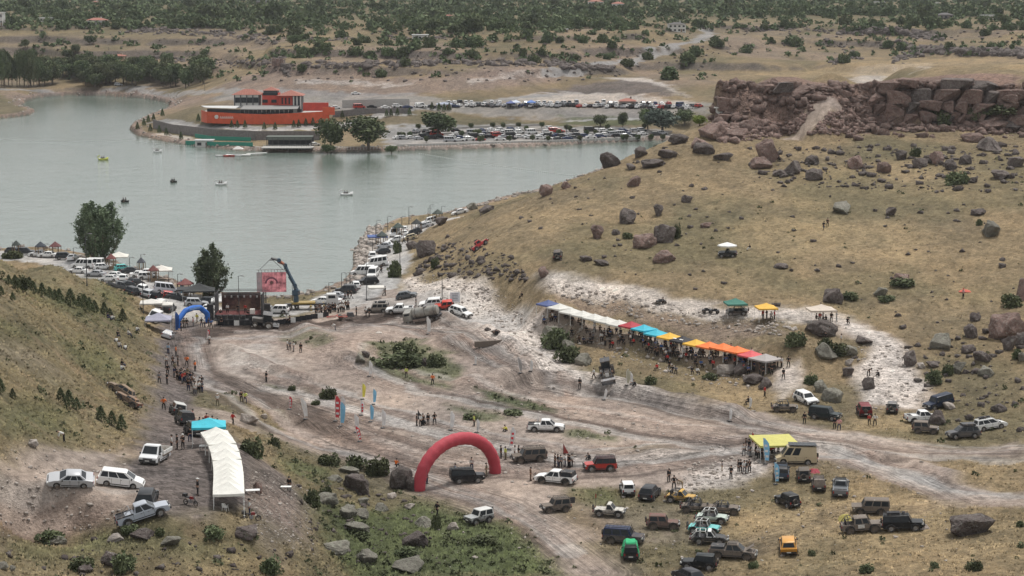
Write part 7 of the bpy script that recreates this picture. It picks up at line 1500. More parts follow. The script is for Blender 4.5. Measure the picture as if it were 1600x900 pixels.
def platform():
    p=hit(362,508); e=empty('drum_riser',p,0); m=MB(); m.box((0,0,1.0),(6.2,1.6,.2)); ob('deck',m.mesh('deck'),e,mats=[M_('black_cloth')])
    for i in range(6): m=MB(); m.box((-2.7+i*1.08,-.75,.5),(.1,.1,1.0)); ob('leg',m.mesh('leg'),e,mats=[M_('dark_metal')])
    for i in range(5): m=MB(); m.box((-2.3+i*1.1,0,1.5),(.9,.6,.8)); ob('equipment_case',m.mesh('equipment_case'),e,mats=[M_('black_plastic')])
    tag(e,'low black platform with cases in front of the stage','platform')
platform()
# crane truck lifting the screen
def crane():
    p=hit(487,483); e=empty('crane_truck',p,D(8))
    m=MB(); m.box((-.6,0,1.0),(9.2,1.0,.35)); m.box((-1.6,0,1.35),(4.6,2.4,.3),1); ob('chassis',m.mesh('chassis'),e,mats=[M_('dark_metal'),M_('yellow_steel')])
    m=MB(); m.frus((2.9,5.2,-1.2,1.2,.9),(2.9,5.15,-1.2,1.2,1.9)); m.frus((2.9,5.15,-1.2,1.2,1.9),(2.95,4.8,-1.1,1.1,3.0)); c=ob('cab',m.mesh('cab',True),e,mats=[paint((.55,.55,.54),.1)])
    m=MB(); m.slab([(5.13,-1.0,1.95),(5.13,1.0,1.95),(4.88,.95,2.85),(4.88,-.95,2.85)],.03); ob('windscreen',m.mesh('windscreen'),c,mats=[M_('glass')])
    for s in(-1,1): m=MB(); q=[(3.2,s*1.19,1.95),(4.7,s*1.19,1.95),(4.5,s*1.13,2.8),(3.2,s*1.13,2.8)]; m.slab(q if s<0 else q[::-1],.03); ob('window',m.mesh('window'),c,mats=[M_('glass')])
    for x in(-4.2,-2.9,1.0,4.1):
        for s in(-1,1): ob('wheel',WH[(.47,.32)][0] if (.47,.32) in WH else list(WH.values())[0][0],e,(x,s*1.05,.5),[M_('tyre')])
    for x in(-.2,2.4):
        for s in(-1,1): m=MB(); m.box((x,s*1.6,.9),(.3,1.2,.25),0); m.cyl((x,s*2.1,.9),(x,s*2.1,.1),.08,n=6); m.cyl((x,s*2.1,.1),(x,s*2.1,0),.25,n=8); ob('outrigger',m.mesh('outrigger'),e,mats=[M_('yellow_steel')])
    m=MB(); m.cyl((-3.0,0,1.5),(-3.0,0,3.2),.55,.45,10); m.box((-3.0,0,3.4),(1.5,1.2,.9)); ob('slewing_column',m.mesh('slewing_column'),e,mats=[M_('blue_steel')])
    # knuckle boom: goes up then folds to the left (in the crane's own frame)
    K=[(-2.8,0,3.4),(-3.2,0,4.8),(-4.2,-.1,6.9),(-5.0,-.2,8.8),(-6.2,-.3,9.8),(-7.7,-.4,10.3)]; S=[.34,.28,.24,.22,.2,.15]
    for i,(a,b) in enumerate(zip(K[:-1],K[1:])): m=MB(); m.cyl(a,b,S[i]*1.25,S[i+1]*1.25,4); m.cyl((a[0]-.35,a[1],a[2]+.1),(b[0]-.25,b[1],b[2]-.4),.09,n=6); ob('boom_section',m.mesh('boom_section'),e,mats=[M_('blue_steel') if i<3 else simple('boom_paint',(.30,.09,.04),.6,0,.5,3) if i==3 else M_('dark_metal')])
    for i in(1,3,4): m=MB(); m.cyl((K[i][0],K[i][1]-.45,K[i][2]),(K[i][0],K[i][1]+.45,K[i][2]),.42,n=10); ob('boom_joint',m.mesh('boom_joint'),e,mats=[M_('blue_steel')])
    tag(e,'blue folding crane truck beside the stage, holding up the big screen','crane truck')
    bpy.context.view_layer.update(); tip=e.matrix_world@Vector(K[-1]); p2=tip; return p2
tip=crane()
sc=empty('hanging_screen',(tip.x,tip.y,tip.z-6.7),D(6)); sw,sh=5.7,3.9
m=MB(); m.box((0,.12,sh/2),(sw,.22,sh)); ob('screen_frame',m.mesh('screen_frame'),sc,mats=[M_('dark_metal')])
def screenmat():
    m_,t,b=mat('screen_picture'); tc=t.new('ShaderNodeTexCoord').outputs['Object']; sx=t.new('ShaderNodeSeparateXYZ'); t.l.new(tc,sx.inputs[0]); x,z=sx.outputs[0],t.math('ADD',sx.outputs[2],-1.7)
    r=t.math('SQRT',t.math('ADD',t.math('MULTIPLY',x,x),t.math('MULTIPLY',z,z))); ringm=t.math('MULTIPLY',t.math('LESS_THAN',t.math('ABSOLUTE',t.math('ADD',r,-1.1)),.17),t.math('GREATER_THAN',z,0.0)); dot=t.math('LESS_THAN',t.math('SQRT',t.math('ADD',t.math('MULTIPLY',x,x),t.math('POWER',t.math('ADD',z,-.2),2))),.33)
    n=t.noise(.9,5,.65,tc); base=t.mix(t.ramp(n,.38,.62),(.09,.03,.035),(.34,.13,.14)); base=t.mix(t.math('MULTIPLY',t.math('LESS_THAN',x,-1.8),.8),base,(.10,.10,.10)); c=t.mix(ringm,base,(.06,.02,.03)); c=t.mix(dot,c,(.05,.02,.02))
    t.l.new(c,b.inputs['Emission Color']); b.inputs['Emission Strength'].default_value=.55; t.l.new(c,b.inputs['Base Color']); b.inputs['Roughness'].default_value=.5; return m_
MT['screen']=screenmat(); nx,nz=6,4
for i in range(nx):
    for j in range(nz): m=MB(); m.box((-sw/2+sw/nx*(i+.5),-.02,sh/nz*(j+.5)),(sw/nx-.03,.06,sh/nz-.03)); ob('screen_panel',m.mesh('screen_panel'),sc,mats=[M_('screen')])
for i in range(9): m=MB(); x=-sw/2+.4+i*(sw-.8)/8; m.cyl((x,.1,sh),(x,.1,sh+.55),.05,n=5); ob('hanger',m.mesh('hanger'),sc,mats=[M_('steel')])
m=MB(); m.cyl((-sw/2,.1,sh+.5),(sw/2,.1,sh+.5),.06,n=5); ob('lifting_bar',m.mesh('lifting_bar'),sc,mats=[M_('steel')])
for s in(-1,1): m=MB(); m.cyl((s*(sw/2-.6),.1,sh+.5),(0,.0,6.6),.045,n=5); ob('lifting_strap',m.mesh('lifting_strap'),sc,mats=[M_('dark_metal')])
tag(sc,'large video screen hanging from the crane, showing a red picture with a dark arch','screen')
# tanker truck
def tanker():
    p=foot(660,503,1.4); e=empty('tanker_truck',p,0); orient(e,p,D(168)); e.scale=(.84,.84,.84)
    tm=simple('tanker_paint',(.30,.295,.27),.6,0,.2,1.5,((.2,.17,.14),.5))
    m=MB(); m.cyl((-4.2,0,2.15),(1.4,0,2.15),1.12,1.12,20); ob('tank',m.mesh('tank',True),e,mats=[tm]); k=None
    for x in(-4.22,1.42): m=MB(); m.lathe([(0,-.16 if x<0 else .16),(.8,-.1 if x<0 else .1),(1.12,0)],20); R_=Matrix.Rotation(-math.pi/2,3,'Z'); m.v=[tuple(R_@Vector(v)*1+Vector((x,0,2.15))) if 0 else (v[1]+x,v[0],v[2]+2.15) for v in m.v]; ob('tank_end',m.mesh('tank_end',True),e,mats=[tm])
    for x in(-3.6,-1.4,.8): m=MB(); m.lathe([(1.13,-.05),(1.16,-.05),(1.16,.05),(1.13,.05)],20); m.v=[(v[1]+x,v[0],v[2]+2.15) for v in m.v]; ob('tank_band',m.mesh('tank_band'),e,mats=[M_('dark_metal')])
    m=MB(); m.cyl((-1.5,0,3.2),(-1.5,0,3.5),.35,n=10); ob('hatch',m.mesh('hatch'),e,mats=[M_('steel')]); m=MB(); m.box((-.6,0,.95),(8.6,.9,.3)); ob('chassis',m.mesh('chassis'),e,mats=[M_('dark_metal')])
    m=MB(); m.frus((1.9,3.9,-1.2,1.2,.8),(1.9,3.85,-1.2,1.2,1.9)); m.frus((1.9,3.85,-1.2,1.2,1.9),(1.95,3.6,-1.1,1.1,2.85)); c=ob('cab',m.mesh('cab',True),e,mats=[tm]); m=MB(); m.slab([(3.84,-1.0,1.95),(3.84,1.0,1.95),(3.66,.95,2.7),(3.66,-.95,2.7)],.03); ob('windscreen',m.mesh('windscreen'),c,mats=[M_('glass')])
    for s in(-1,1): m=MB(); q=[(2.2,s*1.19,1.95),(3.5,s*1.19,1.95),(3.35,s*1.13,2.65),(2.2,s*1.13,2.65)]; m.slab(q if s<0 else q[::-1],.03); ob('window',m.mesh('window'),c,mats=[M_('glass')]); m=MB(); m.box((3.95,s*.8,1.0),(.08,.35,.22)); ob('headlight',m.mesh('headlight'),e,mats=[M_('lamp')])
    for x in(-3.9,-2.6,2.9):
        for s in(-1,1): w2=ob('wheel',wheel_mesh(.52,.34)[0],e,(x,s*1.0,.52),[M_('mudtyre')]); ob('rim',wheel_mesh(.52,.34)[1],w2,mats=[M_('rim')])
    for s in(-1,1): m=MB(); m.box((-3.25,s*1.05,1.15),(2.7,.5,.06)); ob('mudguard',m.mesh('mudguard'),e,mats=[M_('black_plastic')])
    tag(e,'dusty grey-green water tanker truck facing left on the dirt','tanker truck')
tanker()
# tractors / backhoe
def tractor(u,vb,hd,body,label,loader=True):
    p=foot(u,vb,1.6); e=empty('tractor',p); orient(e,p,D(hd)); pm_=paint(body,.45)
    m=MB(); m.frus((.2,2.2,-.42,.42,.9),(.25,2.1,-.38,.38,1.6)); ob('engine_hood',m.mesh('engine_hood',True),e,mats=[pm_]); m=MB(); m.box((2.2,0,1.25),(.06,.6,.6)); ob('grille',m.mesh('grille'),e,mats=[M_('lamp')])
    m=MB(); 
    for x in(-1.2,.25):
        for s in(-1,1): m.box((x,s*.68,1.95),(.09,.09,1.5))
    m.box((-.48,0,2.75),(1.75,1.55,.12)); m.box((-.48,0,1.1),(1.5,1.4,.3)); c=ob('cab',m.mesh('cab'),e,mats=[M_('dark_metal')])
    for s in(-1,1): m=MB(); m.box((-.48,s*.7,1.95),(1.35,.02,1.35)); ob('window',m.mesh('window'),c,mats=[M_('glass')])
    m=MB(); m.box((.27,0,1.95),(.02,1.25,1.35)); ob('windscreen',m.mesh('windscreen'),c,mats=[M_('glass')])
    big=wheel_mesh(.78,.45);sm=wheel_mesh(.5,.32)
    for s in(-1,1): w1=ob('rear_wheel',big[0],e,(-.9,s*.95,.78),[M_('mudtyre')]); ob('rim',big[1],w1,mats=[M_('white_metal')]); w1=ob('front_wheel',sm[0],e,(1.6,s*.8,.5),[M_('mudtyre')]); ob('rim',sm[1],w1,mats=[M_('white_metal')])
    if loader:
        for s in(-1,1): m=MB(); m.tube([(.4,s*.6,1.5),(1.8,s*.62,1.7),(2.9,s*.62,.7)],.08,6); ob('loader_arm',m.mesh('loader_arm'),e,mats=[M_('dark_metal')])
        m=MB(); m.add([(2.8,-1.1,.15),(3.5,-1.1,.1),(3.4,-1.1,.8),(2.8,-1.1,.9),(2.8,1.1,.15),(3.5,1.1,.1),(3.4,1.1,.8),(2.8,1.1,.9)],[(0,1,5,4),(0,3,7,4),(0,1,2,3),(4,5,6,7),(3,2,6,7)]); ob('bucket',m.mesh('bucket'),e,mats=[M_('steel')])
        m=MB(); m.tube([(-1.4,0,1.0),(-2.3,0,2.6),(-3.0,0,1.4)],.12,6); ob('backhoe_arm',m.mesh('backhoe_arm'),e,mats=[M_('dark_metal')])
    else:
        m=MB(); m.box((-2.2,0,.6),(1.2,1.6,.12)); 
        for i in range(4):
            for s in(-1,1): m.cyl((-1.9-i*.25,s*(.2+.3*(i%2)),.6),(-2.0-i*.25,s*(.2+.3*(i%2)),.05),.05,n=5)
        m.tube([(-1.2,0,.9),(-2,0,1.2),(-2.6,0,.7)],.06,5); ob('plough',m.mesh('plough'),e,mats=[M_('dark_metal')])
    tag(e,label,'tractor')
tractor(950,592,268,(.06,.06,.065),'dark backhoe loader with its bucket down at the white track'); tractor(412,512,182,(.10,.10,.10),'grey tractor with a black cab and attached implement by the barrier',False)
def machine():
    p=hit(532,499); e=empty('ground_roller',p,D(12)); m=MB(); m.cyl((0,-.9,.45),(0,.9,.45),.42,n=14); ob('drum',m.mesh('drum',True),e,mats=[M_('mudtyre')]); rp=paint((.5,.06,.04),.3)
    m=MB(); m.tube([(-2.6,0,.6),(-.6,0,.7),(-.6,-1,.7),(1.0,-1,.6),(1.4,0,.6),(1.0,1,.6),(-.6,1,.7),(-.6,0,.7)],.09,6); ob('frame',m.mesh('frame'),e,mats=[rp]); 
    for k in range(5): m=MB(); m.cyl((-2.4+k*.35,-.5,.5),(-2.5+k*.35,.5,.3),.07,n=6); ob('tine',m.mesh('tine'),e,mats=[rp])
    m=MB(); m.frus((1.2,2.6,-.5,.5,.5),(1.3,2.4,-.4,.4,1.25)); ob('engine_box',m.mesh('engine_box'),e,mats=[M_('dark_metal')]); tag(e,'red towed ground machinery on the dirt below the lakeside road','machine')
machine()
# signboard
e=empty('sign_board',hit(711,478),.1); m=MB(); m.box((0,0,1.7),(1.9,.06,1.9)); ob('board',m.mesh('board'),e,mats=[simple('sign_face',(.62,.64,.68),.6,0,.12,3)]); 
for s in(-1,1): m=MB(); m.cyl((s*.8,.06,0),(s*.8,.06,2.6),.04,n=6); ob('post',m.mesh('post'),e,mats=[M_('steel')])
for k in range(5): m=MB(); m.box((0,-.036,2.35-k*.3),(1.3-.2*(k%2),.012,.09)); ob('text_line',m.mesh('text_line'),e,mats=[M_('blue_steel')])
tag(e,'white square notice board beside the cars below the hill','sign')
# small excavated concrete wall
e=empty('concrete_wall',hit(772,538),D(20)); m=MB(); m.box((0,0,.2),(7,.5,1.0)); ob('wall_body',m.mesh('wall_body'),e,mats=[M_('mud')]); tag(e,'low earth-coloured wall by the excavated corner of the track','wall')
# ------------------------------------------------------------------ lakeside promenade: cars, lamps, gazebos
def lamp(u,vb,h,label,group='street lamps along the lakeside road'):
    p=hit(u,vb) if u>130 or vb>430 else atz(u,vb-4,0); H=h/pxm(p); e=empty('street_lamp',p,0); m=MB(); m.cyl((0,0,-.1),(0,0,H),.09,.05,7); m.cyl((0,0,0),(0,0,.4),.16,.12,7); ob('pole',m.mesh('pole'),e,mats=[M_('dark_metal')]); m=MB(); m.tube([(0,0,H-.1),(.45,0,H+.05),(.9,0,H)],.035,5); ob('arm',m.mesh('arm'),e,mats=[M_('dark_metal')]); m=MB(); m.frus((.55,1.15,-.12,.12,H-.1),(.6,1.1,-.08,.08,H)); ob('lamp_head',m.mesh('lamp_head'),e,mats=[M_('steel')]); tag(e,label,'street lamp',group)
for i,(u,v,h) in enumerate(((20,402,20),(70,403,18),(115,406,15),(136,448,84),(203,424,22),(221,432,35),(243,438,24),(264,446,22),(278,452,24),(374,505,75),(405,476,60-10),(416,478,26),(457,473,28),(514,463,22),(534,452,26),(541,446,20),(547,443,18),(582,398,24),(587,384,34),(589,372,28),(606,362,24),(639,350,27),(669,345,20),(672,346,26),(690,344,22),(714,338,10),(573,470,70),(625,415,60),(224,490,60),(628,360,22),(691,470+6,50))):
    lamp(u,v,h,'tall street lamp rising from the car park at the hill foot' if h>45 else 'slim street lamp at the lake edge on the '+('left' if u<400 else 'right')+' promenade')
def gazebo(u,vb,w_,c,label,sides=6,h=2.5,rise=1.1,group='gazebos on the promenade'):
    p=hit(u,vb) if u>100 else atz(u,vb-4,0); R=w_/pxm(p)/2; e=empty('gazebo',p,.3); n=sides; m=MB(); V=[(R*math.cos(2*math.pi*i/n),R*math.sin(2*math.pi*i/n),h) for i in range(n)]; m.add(V+[(0,0,h+rise)]+[(v[0],v[1],h-.12) for v in V],[(i,(i+1)%n,n) for i in range(n)]+[(i,n+1+i,n+1+(i+1)%n,(i+1)%n) for i in range(n)]); ob('roof',m.mesh('roof'),e,mats=[simple('gazebo_roof',c,.8,0,.2,4)])
    for i in range(n): m=MB(); a=2*math.pi*i/n; m.box((R*.9*math.cos(a),R*.9*math.sin(a),h/2),(.14,.14,h)); ob('post',m.mesh('post'),e,mats=[M_('wood')])
    m=MB(); m.cyl((0,0,0),(0,0,.75),.5,n=8); ob('table',m.mesh('table'),e,mats=[M_('wood')]); tag(e,label,'gazebo',group)
for q in ((87,405,19,(.13,.045,.045),'gazebo with dark red roof on the left promenade, left of the campers'),(174,421,16,(.16,.05,.045),'gazebo with dark red roof beside the cream canopy under the tallest tree'),(240,440,18,(.14,.045,.04),'gazebo with rust-red roof left of the second cream canopy'),(290,462,28,(.18,.06,.055),'wide brick-red gazebo roof behind the covered trailer'),(221,427,14,(.07,.075,.09),'grey rounded gazebo roof at the water edge'),
    (597,384,19,(.05,.065,.06),'green-grey gazebo roof at the bend of the right promenade'),(622,370,19,(.05,.07,.06),'green-grey gazebo roof in the middle of the right promenade'),(651,364,18,(.03,.035,.035),'dark gazebo roof with lit sides on the right promenade'),(684,348,18,(.05,.065,.055),'green-grey gazebo roof at the far end of the right promenade'),(26,403,14,(.04,.05,.045),'dark gazebo roof at the left end of the promenade'),(64,405,18,(.035,.045,.06),'dark blue-grey gazebo roof left of the dark red one')): gazebo(*q)
rl=random.Random(11)
cl=[white,white,white,silver,grey,dgrey,black,(.55,.55,.54),blue,(.30,.30,.31)]
def nm(c): return {white:'white',silver:'silver',grey:'grey',dgrey:'dark grey',black:'black',blue:'navy blue',red:'red',turq:'turquoise'}.get(c,'pale grey')
GL='cars parked along the left promenade'; GR='cars parked along the right promenade'
for (t,u,v,hd,c,l) in (('van',130,420,170,white,'white motorhome left of the tallest tree trunk'),('van',144,419,172,white,'second white motorhome with dark side window near the tallest tree'),('sedan',122,428,170,white,'white car in front of the motorhomes'),('hatch',161,422,12,white,'white hatchback under the tallest tree'),('sedan',150,433,168,silver,'silver-grey car parked on the grass side below the motorhomes'),('sedan',172,441,165,white,'white car with open boot on the hill side of the promenade'),
    ('suv',193,443,95,white,'white SUV seen from behind among dark cars'),('hatch',193,424,20,turq,'turquoise car with its door open on the promenade'),('sedan',205,428,14,dgrey,'dark saloon right of the turquoise car'),('sedan',232,431,10,white,'white saloon near the rust-red gazebo'),('suv',231,438,12,white,'white SUV in front of the white saloon'),('sedan',219,434,10,white,'white car nose left of the white SUV'),('pickup',185,455,20,grey,'grey car behind the grass edge'),
    ('sedan',201,452,30,dgrey,'dark grey car by the hill edge lamp'),('suv',222,459,84,white,'white SUV parked at the hill edge mid promenade'),('suv',231,467,80,silver,'silver SUV behind the white one at the hill edge'),('hatch',243,468,80,black,'black motor scooter-sized car beside the silver SUV'),('van',239,506,268,white,'white van facing the viewer beside the lilac tent'),('hatch',252,481,70,white,'white car behind the red kiosk'),('suv',263,489,82,dgrey,'dark SUV with white roof tent by the blue arch'),('sedan',258,508,88,dgrey,'dark car beside the white van'),
    ('van',260,460,15,(.55,.56,.60),'pale covered box trailer on the promenade'),('hatch',266,468,20,red,'small red car right of the covered trailer'),('sedan',275,470,10,dgrey,'dark car beside the light blue feather flag'),('suv',307,480,10,silver,'silver SUV under the blue arch top'),('suv',321,478,170,dgrey,'dark grey SUV behind the blue arch'),('sedan',326,489,80,white,'white car right behind the blue arch leg'),('sedan',261,531,88,silver,'silver car driving on the grey road below the lilac tent'),
    ('sedan',75,410,172,white,'white car at the crest of the left hill'),('sedan',60,408,172,white,'white car half hidden by the hill, left of the red gazebo'),('suv',102,413,10,dgrey,'dark SUV right of the dark red gazebo'),('suv',40,408,10,dgrey,'dark car at far left of the promenade'),('sedan',114,418,85,white,'small white car seen end-on before the motorhomes'),('suv',206,463,75,dgrey,'dark SUV parked in the cluster at the hill edge'),('sedan',178,436,160,white,'white car in the middle of the left promenade'),('hatch',212,448,60,dgrey,'dark hatchback in the cluster at the hill edge'),('hatch',22,405,0,dgrey,'dark hatchback at the left frame end of the promenade')):
    car(t,u,v,hd,c,l,.05,loc=atz(u,min(v,400+(u-60)*.12),.1) if u<116 else None,group=GL,lite=True,cat='motorhome' if 'motorhome' in l else 'van' if t=='van' and 'trailer' not in l else 'trailer' if 'trailer' in l else 'car',name={'van':'parked_van'}.get(t,'parked_car'))
for (t,u,v,hd,c,l) in (('sedan',416,490,175,silver,'silver car behind the barriers left of the crane'),('suv',433,491,176,white,'white SUV between the stage and the crane'),('sedan',503,476,170,white,'white saloon right of the crane cab'),('sedan',517,475,165,white,'white saloon behind the fence spectators'),('sedan',524,468,170,silver,'silver car at the water edge right of the crane'),('suv',541,459,170,dgrey,'dark grey SUV at the start of the right promenade'),('hatch',556,452,100,white,'white hatchback facing the lake bend'),('suv',574,446,200,black,'black SUV in the middle of the right promenade'),
    ('van',583,436,265,white,'white minibus facing the viewer on the right promenade'),('van',567,431,180,white,'white van side-on at the riprap bend'),('van',589,417,182,white,'white van parked across the promenade, lower of two'),('sedan',590,409,180,white,'white saloon just below the blue flat canopy'),('suv',582,406,95,white,'white SUV seen from the front by the riprap'),('hatch',596,398,200,dgrey,'dark car under the blue flat canopy'),('sedan',601,389,170,silver,'silver car behind the blue flat canopy'),('sedan',607,387,100,white,'white car at the bend by the first gazebo'),
    ('van',617,371,265,white,'white minibus under the middle gazebo roof'),('sedan',632,370,100,white,'white car right of the white minibus'),('sedan',621,378,175,white,'white saloon in front of the white minibus'),('suv',646,370,190,dgrey,'dark grey SUV under the dark gazebo'),('hatch',632,363,90,white,'white hatchback by the dark gazebo'),('sedan',668,356,195,white,'white saloon on the far stretch of the right promenade'),('suv',672,350,190,white,'white SUV beside the farthest gazebo'),('sedan',660,358,190,silver,'silver saloon on the far stretch of the right promenade'),('sedan',719,335,190,white,'white car roof showing over the hill edge'),('hatch',640,376,180,beige,'beige hatchback near the walkers')):
    car(t,u,v,hd,c,l,.05,group=GR,lite=True,cat='minibus' if 'minibus' in l else 'van' if t=='van' else 'car',name={'van':'parked_van'}.get(t,'parked_car'))
# boats
def boat(u,v,wpx,c,label,swan=True,rz=0):
    p=atz(u,v,WZ); s=pxm(p); L=wpx/s; e=empty('pedal_boat' if swan else 'rowing_boat',p,rz); m=MB(); n=12; V=[];
    for z,k in((-.1,.8),(.25,1.0),(.5,.96)):
        for i in range(n): a=2*math.pi*i/n; V.append((math.cos(a)*L/2*k*(1 if math.cos(a)<0 else 1.08),math.sin(a)*L*.27*k,z*(1+.25*math.cos(a)**2 if z>.2 else 1)))
    m.add(V,[(r*n+i,r*n+(i+1)%n,(r+1)*n+(i+1)%n,(r+1)*n+i) for r in range(2) for i in range(n)]+[tuple(range(n-1,-1,-1)),tuple(range(2*n,3*n))]); ob('hull',m.mesh('hull',True),e,mats=[paint(c,.0)])
    m=MB(); m.box((0,0,.62),(L*.35,L*.3,.15)); ob('seat',m.mesh('seat'),e,mats=[M_('black_plastic')])
    if swan:
        m=MB(); m.tube([(-L*.42,0,.5),(-L*.52,0,.95),(-L*.50,0,1.35),(-L*.42,0,1.5)],L*.035,8); m.box((-L*.36-.02,0,1.5),(L*.14,L*.09,L*.09)); ob('swan_neck',m.mesh('swan_neck',True),e,mats=[paint(c,.0)]); m=MB(); m.box((-L*.27-.1,0,1.45),(.25,.09,.07)); ob('beak',m.mesh('beak'),e,mats=[M_('amber')]); m=MB(); m.frus((L*.2,L*.5,-L*.2,L*.2,.5),(L*.35,L*.56,-L*.1,L*.1,1.0)); ob('tail',m.mesh('tail'),e,mats=[paint(c,.0)])
    else:
        m=MB(); m.cyl((-.2,-1.5,.3),(.1,-.3,.6),.03,n=5); m.cyl((-.2,1.5,.3),(.1,.3,.6),.03,n=5); ob('oars',m.mesh('oars'),e,mats=[M_('wood')])
    tag(e,label,'boat')
    for i,x in enumerate((-.35,.35)): P_(0,0,'sit',180,'black' if i else 'navy','black','person seated in the '+label.split(' ')[0]+' '+label.split(' ')[1]+' on the lake, '+('right' if i else 'left')+' seat',loc=p+Vector((x,0,.22)),group='people in the boats')
boat(161,250,16,(.55,.58,.12),'yellow pedal boat alone on the left of the lake'); boat(246,238,13,white,'white pedal boat nearest the peninsula tip'); boat(345,289,18,white,'white swan boat in the middle of the lake'); boat(541,305,20,white,'white swan boat farthest right, low on the lake'); boat(271,285,11,(.05,.05,.05),'dark small boat left of the middle swan boat',False); boat(195,316,13,(.04,.04,.04),'dark rowing boat closest to the tallest poplar',False)
# buoy lines
m=MB(); r_=random.Random(2)
for a,b,n in (((655,240),(950,280),90),((0,218),(190,219),60),((190,219),(330,228),40)):
    for i in range(n): t=i/n; p=atz(a[0]+(b[0]-a[0])*t,a[1]+(b[1]-a[1])*t+3*math.sin(t*3),WZ); m.cyl((p.x,p.y,WZ-.05),(p.x,p.y,WZ+.22),.20 if a[0]>600 else .12,.16,6)
ob('buoy_line',m.mesh('buoys'),mats=[M_('white_metal')],kind='stuff')
# ------------------------------------------------------------------ across the lake: restaurant, car parks, houses
ORG=simple('orange_cladding',(.55,.085,.03),.6,0,.15,.5); REDW=simple('red_render',(.50,.06,.04),.7,0,.12,.6); WHW=simple('white_render',(.60,.59,.56),.8,0,.08,.6); DKW=simple('dark_cladding',(.035,.04,.05),.5); STW=simple('stone_wall',(.18,.165,.16),.9,0,.25,1.5,None,.3,.4); GRN=simple('green_mesh',(.03,.22,.16),.8)
def rest():
    p0=hit(313,186); p1=hit(524,181); z=hit(420,196).z; e=empty('restaurant',hit(420,186)); B=e.location
    s=pxm(hit(420,190)); X=lambda u,v:(atd(u,v,B.y*cp+(CH-B.z)*sp)-B)
    # curved orange retaining facade, made of upright panels
    n=30; pts=[]
    for i in range(n+1):
        t=i/n; u=311+t*204; yb=-9*math.sin(math.pi*min(1,t*1.02))**.9+ (6 if t<.06 else 0)*(1-t/.06); pts.append(Vector(((u-420)/s,yb,0)))
    for i in range(n):
        a,b=pts[i],pts[i+1]; h=2.6+1.4*abs(i/n-.5); m=MB(); d=(b-a); nn=Vector((d.y,-d.x,0)).normalized()*.12; m.add([a+nn+Vector((0,0,-1.5)),b+nn*.9+Vector((0,0,-1.5)),b+nn*.9+Vector((0,0,h)),a+nn+Vector((0,0,h)),a-nn+Vector((0,0,-1.5)),b-nn+Vector((0,0,-1.5)),b-nn+Vector((0,0,h)),a-nn+Vector((0,0,h))],[(0,1,2,3),(5,4,7,6),(3,2,6,7),(0,4,5,1),(0,3,7,4),(1,5,6,2)]); ob('facade_panel',m.mesh('facade_panel'),e,mats=[ORG])
    m=MB(); tz=2.4; m.add([(p.x,p.y+.2,tz) for p in pts]+[(pts[-1].x,16,tz),(pts[0].x,16,tz)],[tuple(range(n+3))]); ob('terrace',m.mesh('terrace'),e,mats=[M_('concrete')])
    # terrace glazing and awnings
    for i in range(2,n-8):
        a,b=pts[i],pts[i+1]; m=MB(); c=(a+b)/2; m.box((c.x,c.y+1.0,3.6),((b-a).length*.92,.08,1.7)); ob('terrace_window',m.mesh('terrace_window'),e,mats=[M_('glass')])
    m=MB(); V=[(p.x,p.y+.1,4.9) for p in pts[0:10]]+[(p.x,5.0,5.2) for p in pts[0:10]]; m.add(V,[(i,i+1,11+i,10+i) for i in range(9)]); m.add([(v[0],v[1],v[2]-.15) for v in V],[(i,i+1,11+i,10+i) for i in range(9)]); ob('white_awning',m.mesh('white_awning'),e,mats=[cloth((.52,.52,.51))])
    m=MB(); V=[(p.x,p.y+.1,4.6) for p in pts[10:24]]+[(p.x,5.0,5.4) for p in pts[10:24]]; k=14; m.add(V,[(i,i+1,k+i+1,k+i) for i in range(k-1)]); m.add([(v[0],v[1],v[2]-.15) for v in V],[(i,i+1,k+i+1,k+i) for i in range(k-1)]); ob('grey_awning',m.mesh('grey_awning'),e,mats=[cloth((.22,.215,.21))])
    def block(u0,u1,z0,z1,y0,y1,mt,nm): x0,x1=(u0-420)/s,(u1-420)/s; m=MB(); m.box(((x0+x1)/2,(y0+y1)/2,(z0+z1)/2),(x1-x0,y1-y0,z1-z0)); return ob(nm,m.mesh(nm),e,mats=[mt]),x0,x1
    def roofh(u0,u1,z,y0,y1,rise,ov=.8,par=None):
        x0,x1=(u0-420)/s-ov,(u1-420)/s+ov; m=MB(); ym=(y0+y1)/2; r=min((x1-x0)/2,(y1-y0)/2+ov); m.add([(x0,y0-ov,z),(x1,y0-ov,z),(x1,y1+ov,z),(x0,y1+ov,z),(x0+r,ym,z+rise),(x1-r,ym,z+rise)],[(0,1,5,4),(1,2,5),(2,3,4,5),(3,0,4),(0,3,2,1)]); rf=ob('roof',m.mesh('roof'),e,mats=[M_('roof_tile')])
        for k in range(int((x1-x0)/1.0)): 
            x=x0+.5+k*1.0; d=min(x-x0,x1-x,r)/r; m=MB(); m.cyl((x,y0-ov,z+.06),(x,y0-ov+((ym-y0+ov)*d),z+rise*d+.06),.10,n=4); ob('tile_course',m.mesh('tile_course'),rf,mats=[M_('roof_tile')])
    w1,x0,x1=block(362,402,4.0,9.6,7,15,WHW,'wall'); roofh(361,405,9.6,7,15,2.2)
    for k in range(4): m=MB(); m.box((x0+1.6+k*2.55,6.9,7.4),(2.0,.25,2.2)); f=ob('window',m.mesh('window'),w1,mats=[M_('glass')])
    for k in range(5): m=MB(); m.box((x0+.35+k*2.55,6.75,7.2),(.35,.3,4.5)); ob('pilaster',m.mesh('pilaster'),w1,mats=[DKW])
    w2,x0,x1=block(407,433,4.0,10.2,6.5,14,REDW,'wall'); roofh(409,431,11.4,7,13,1.4,.5)
    block(409,431,10.2,11.4,7,13,DKW,'upper_band'); 
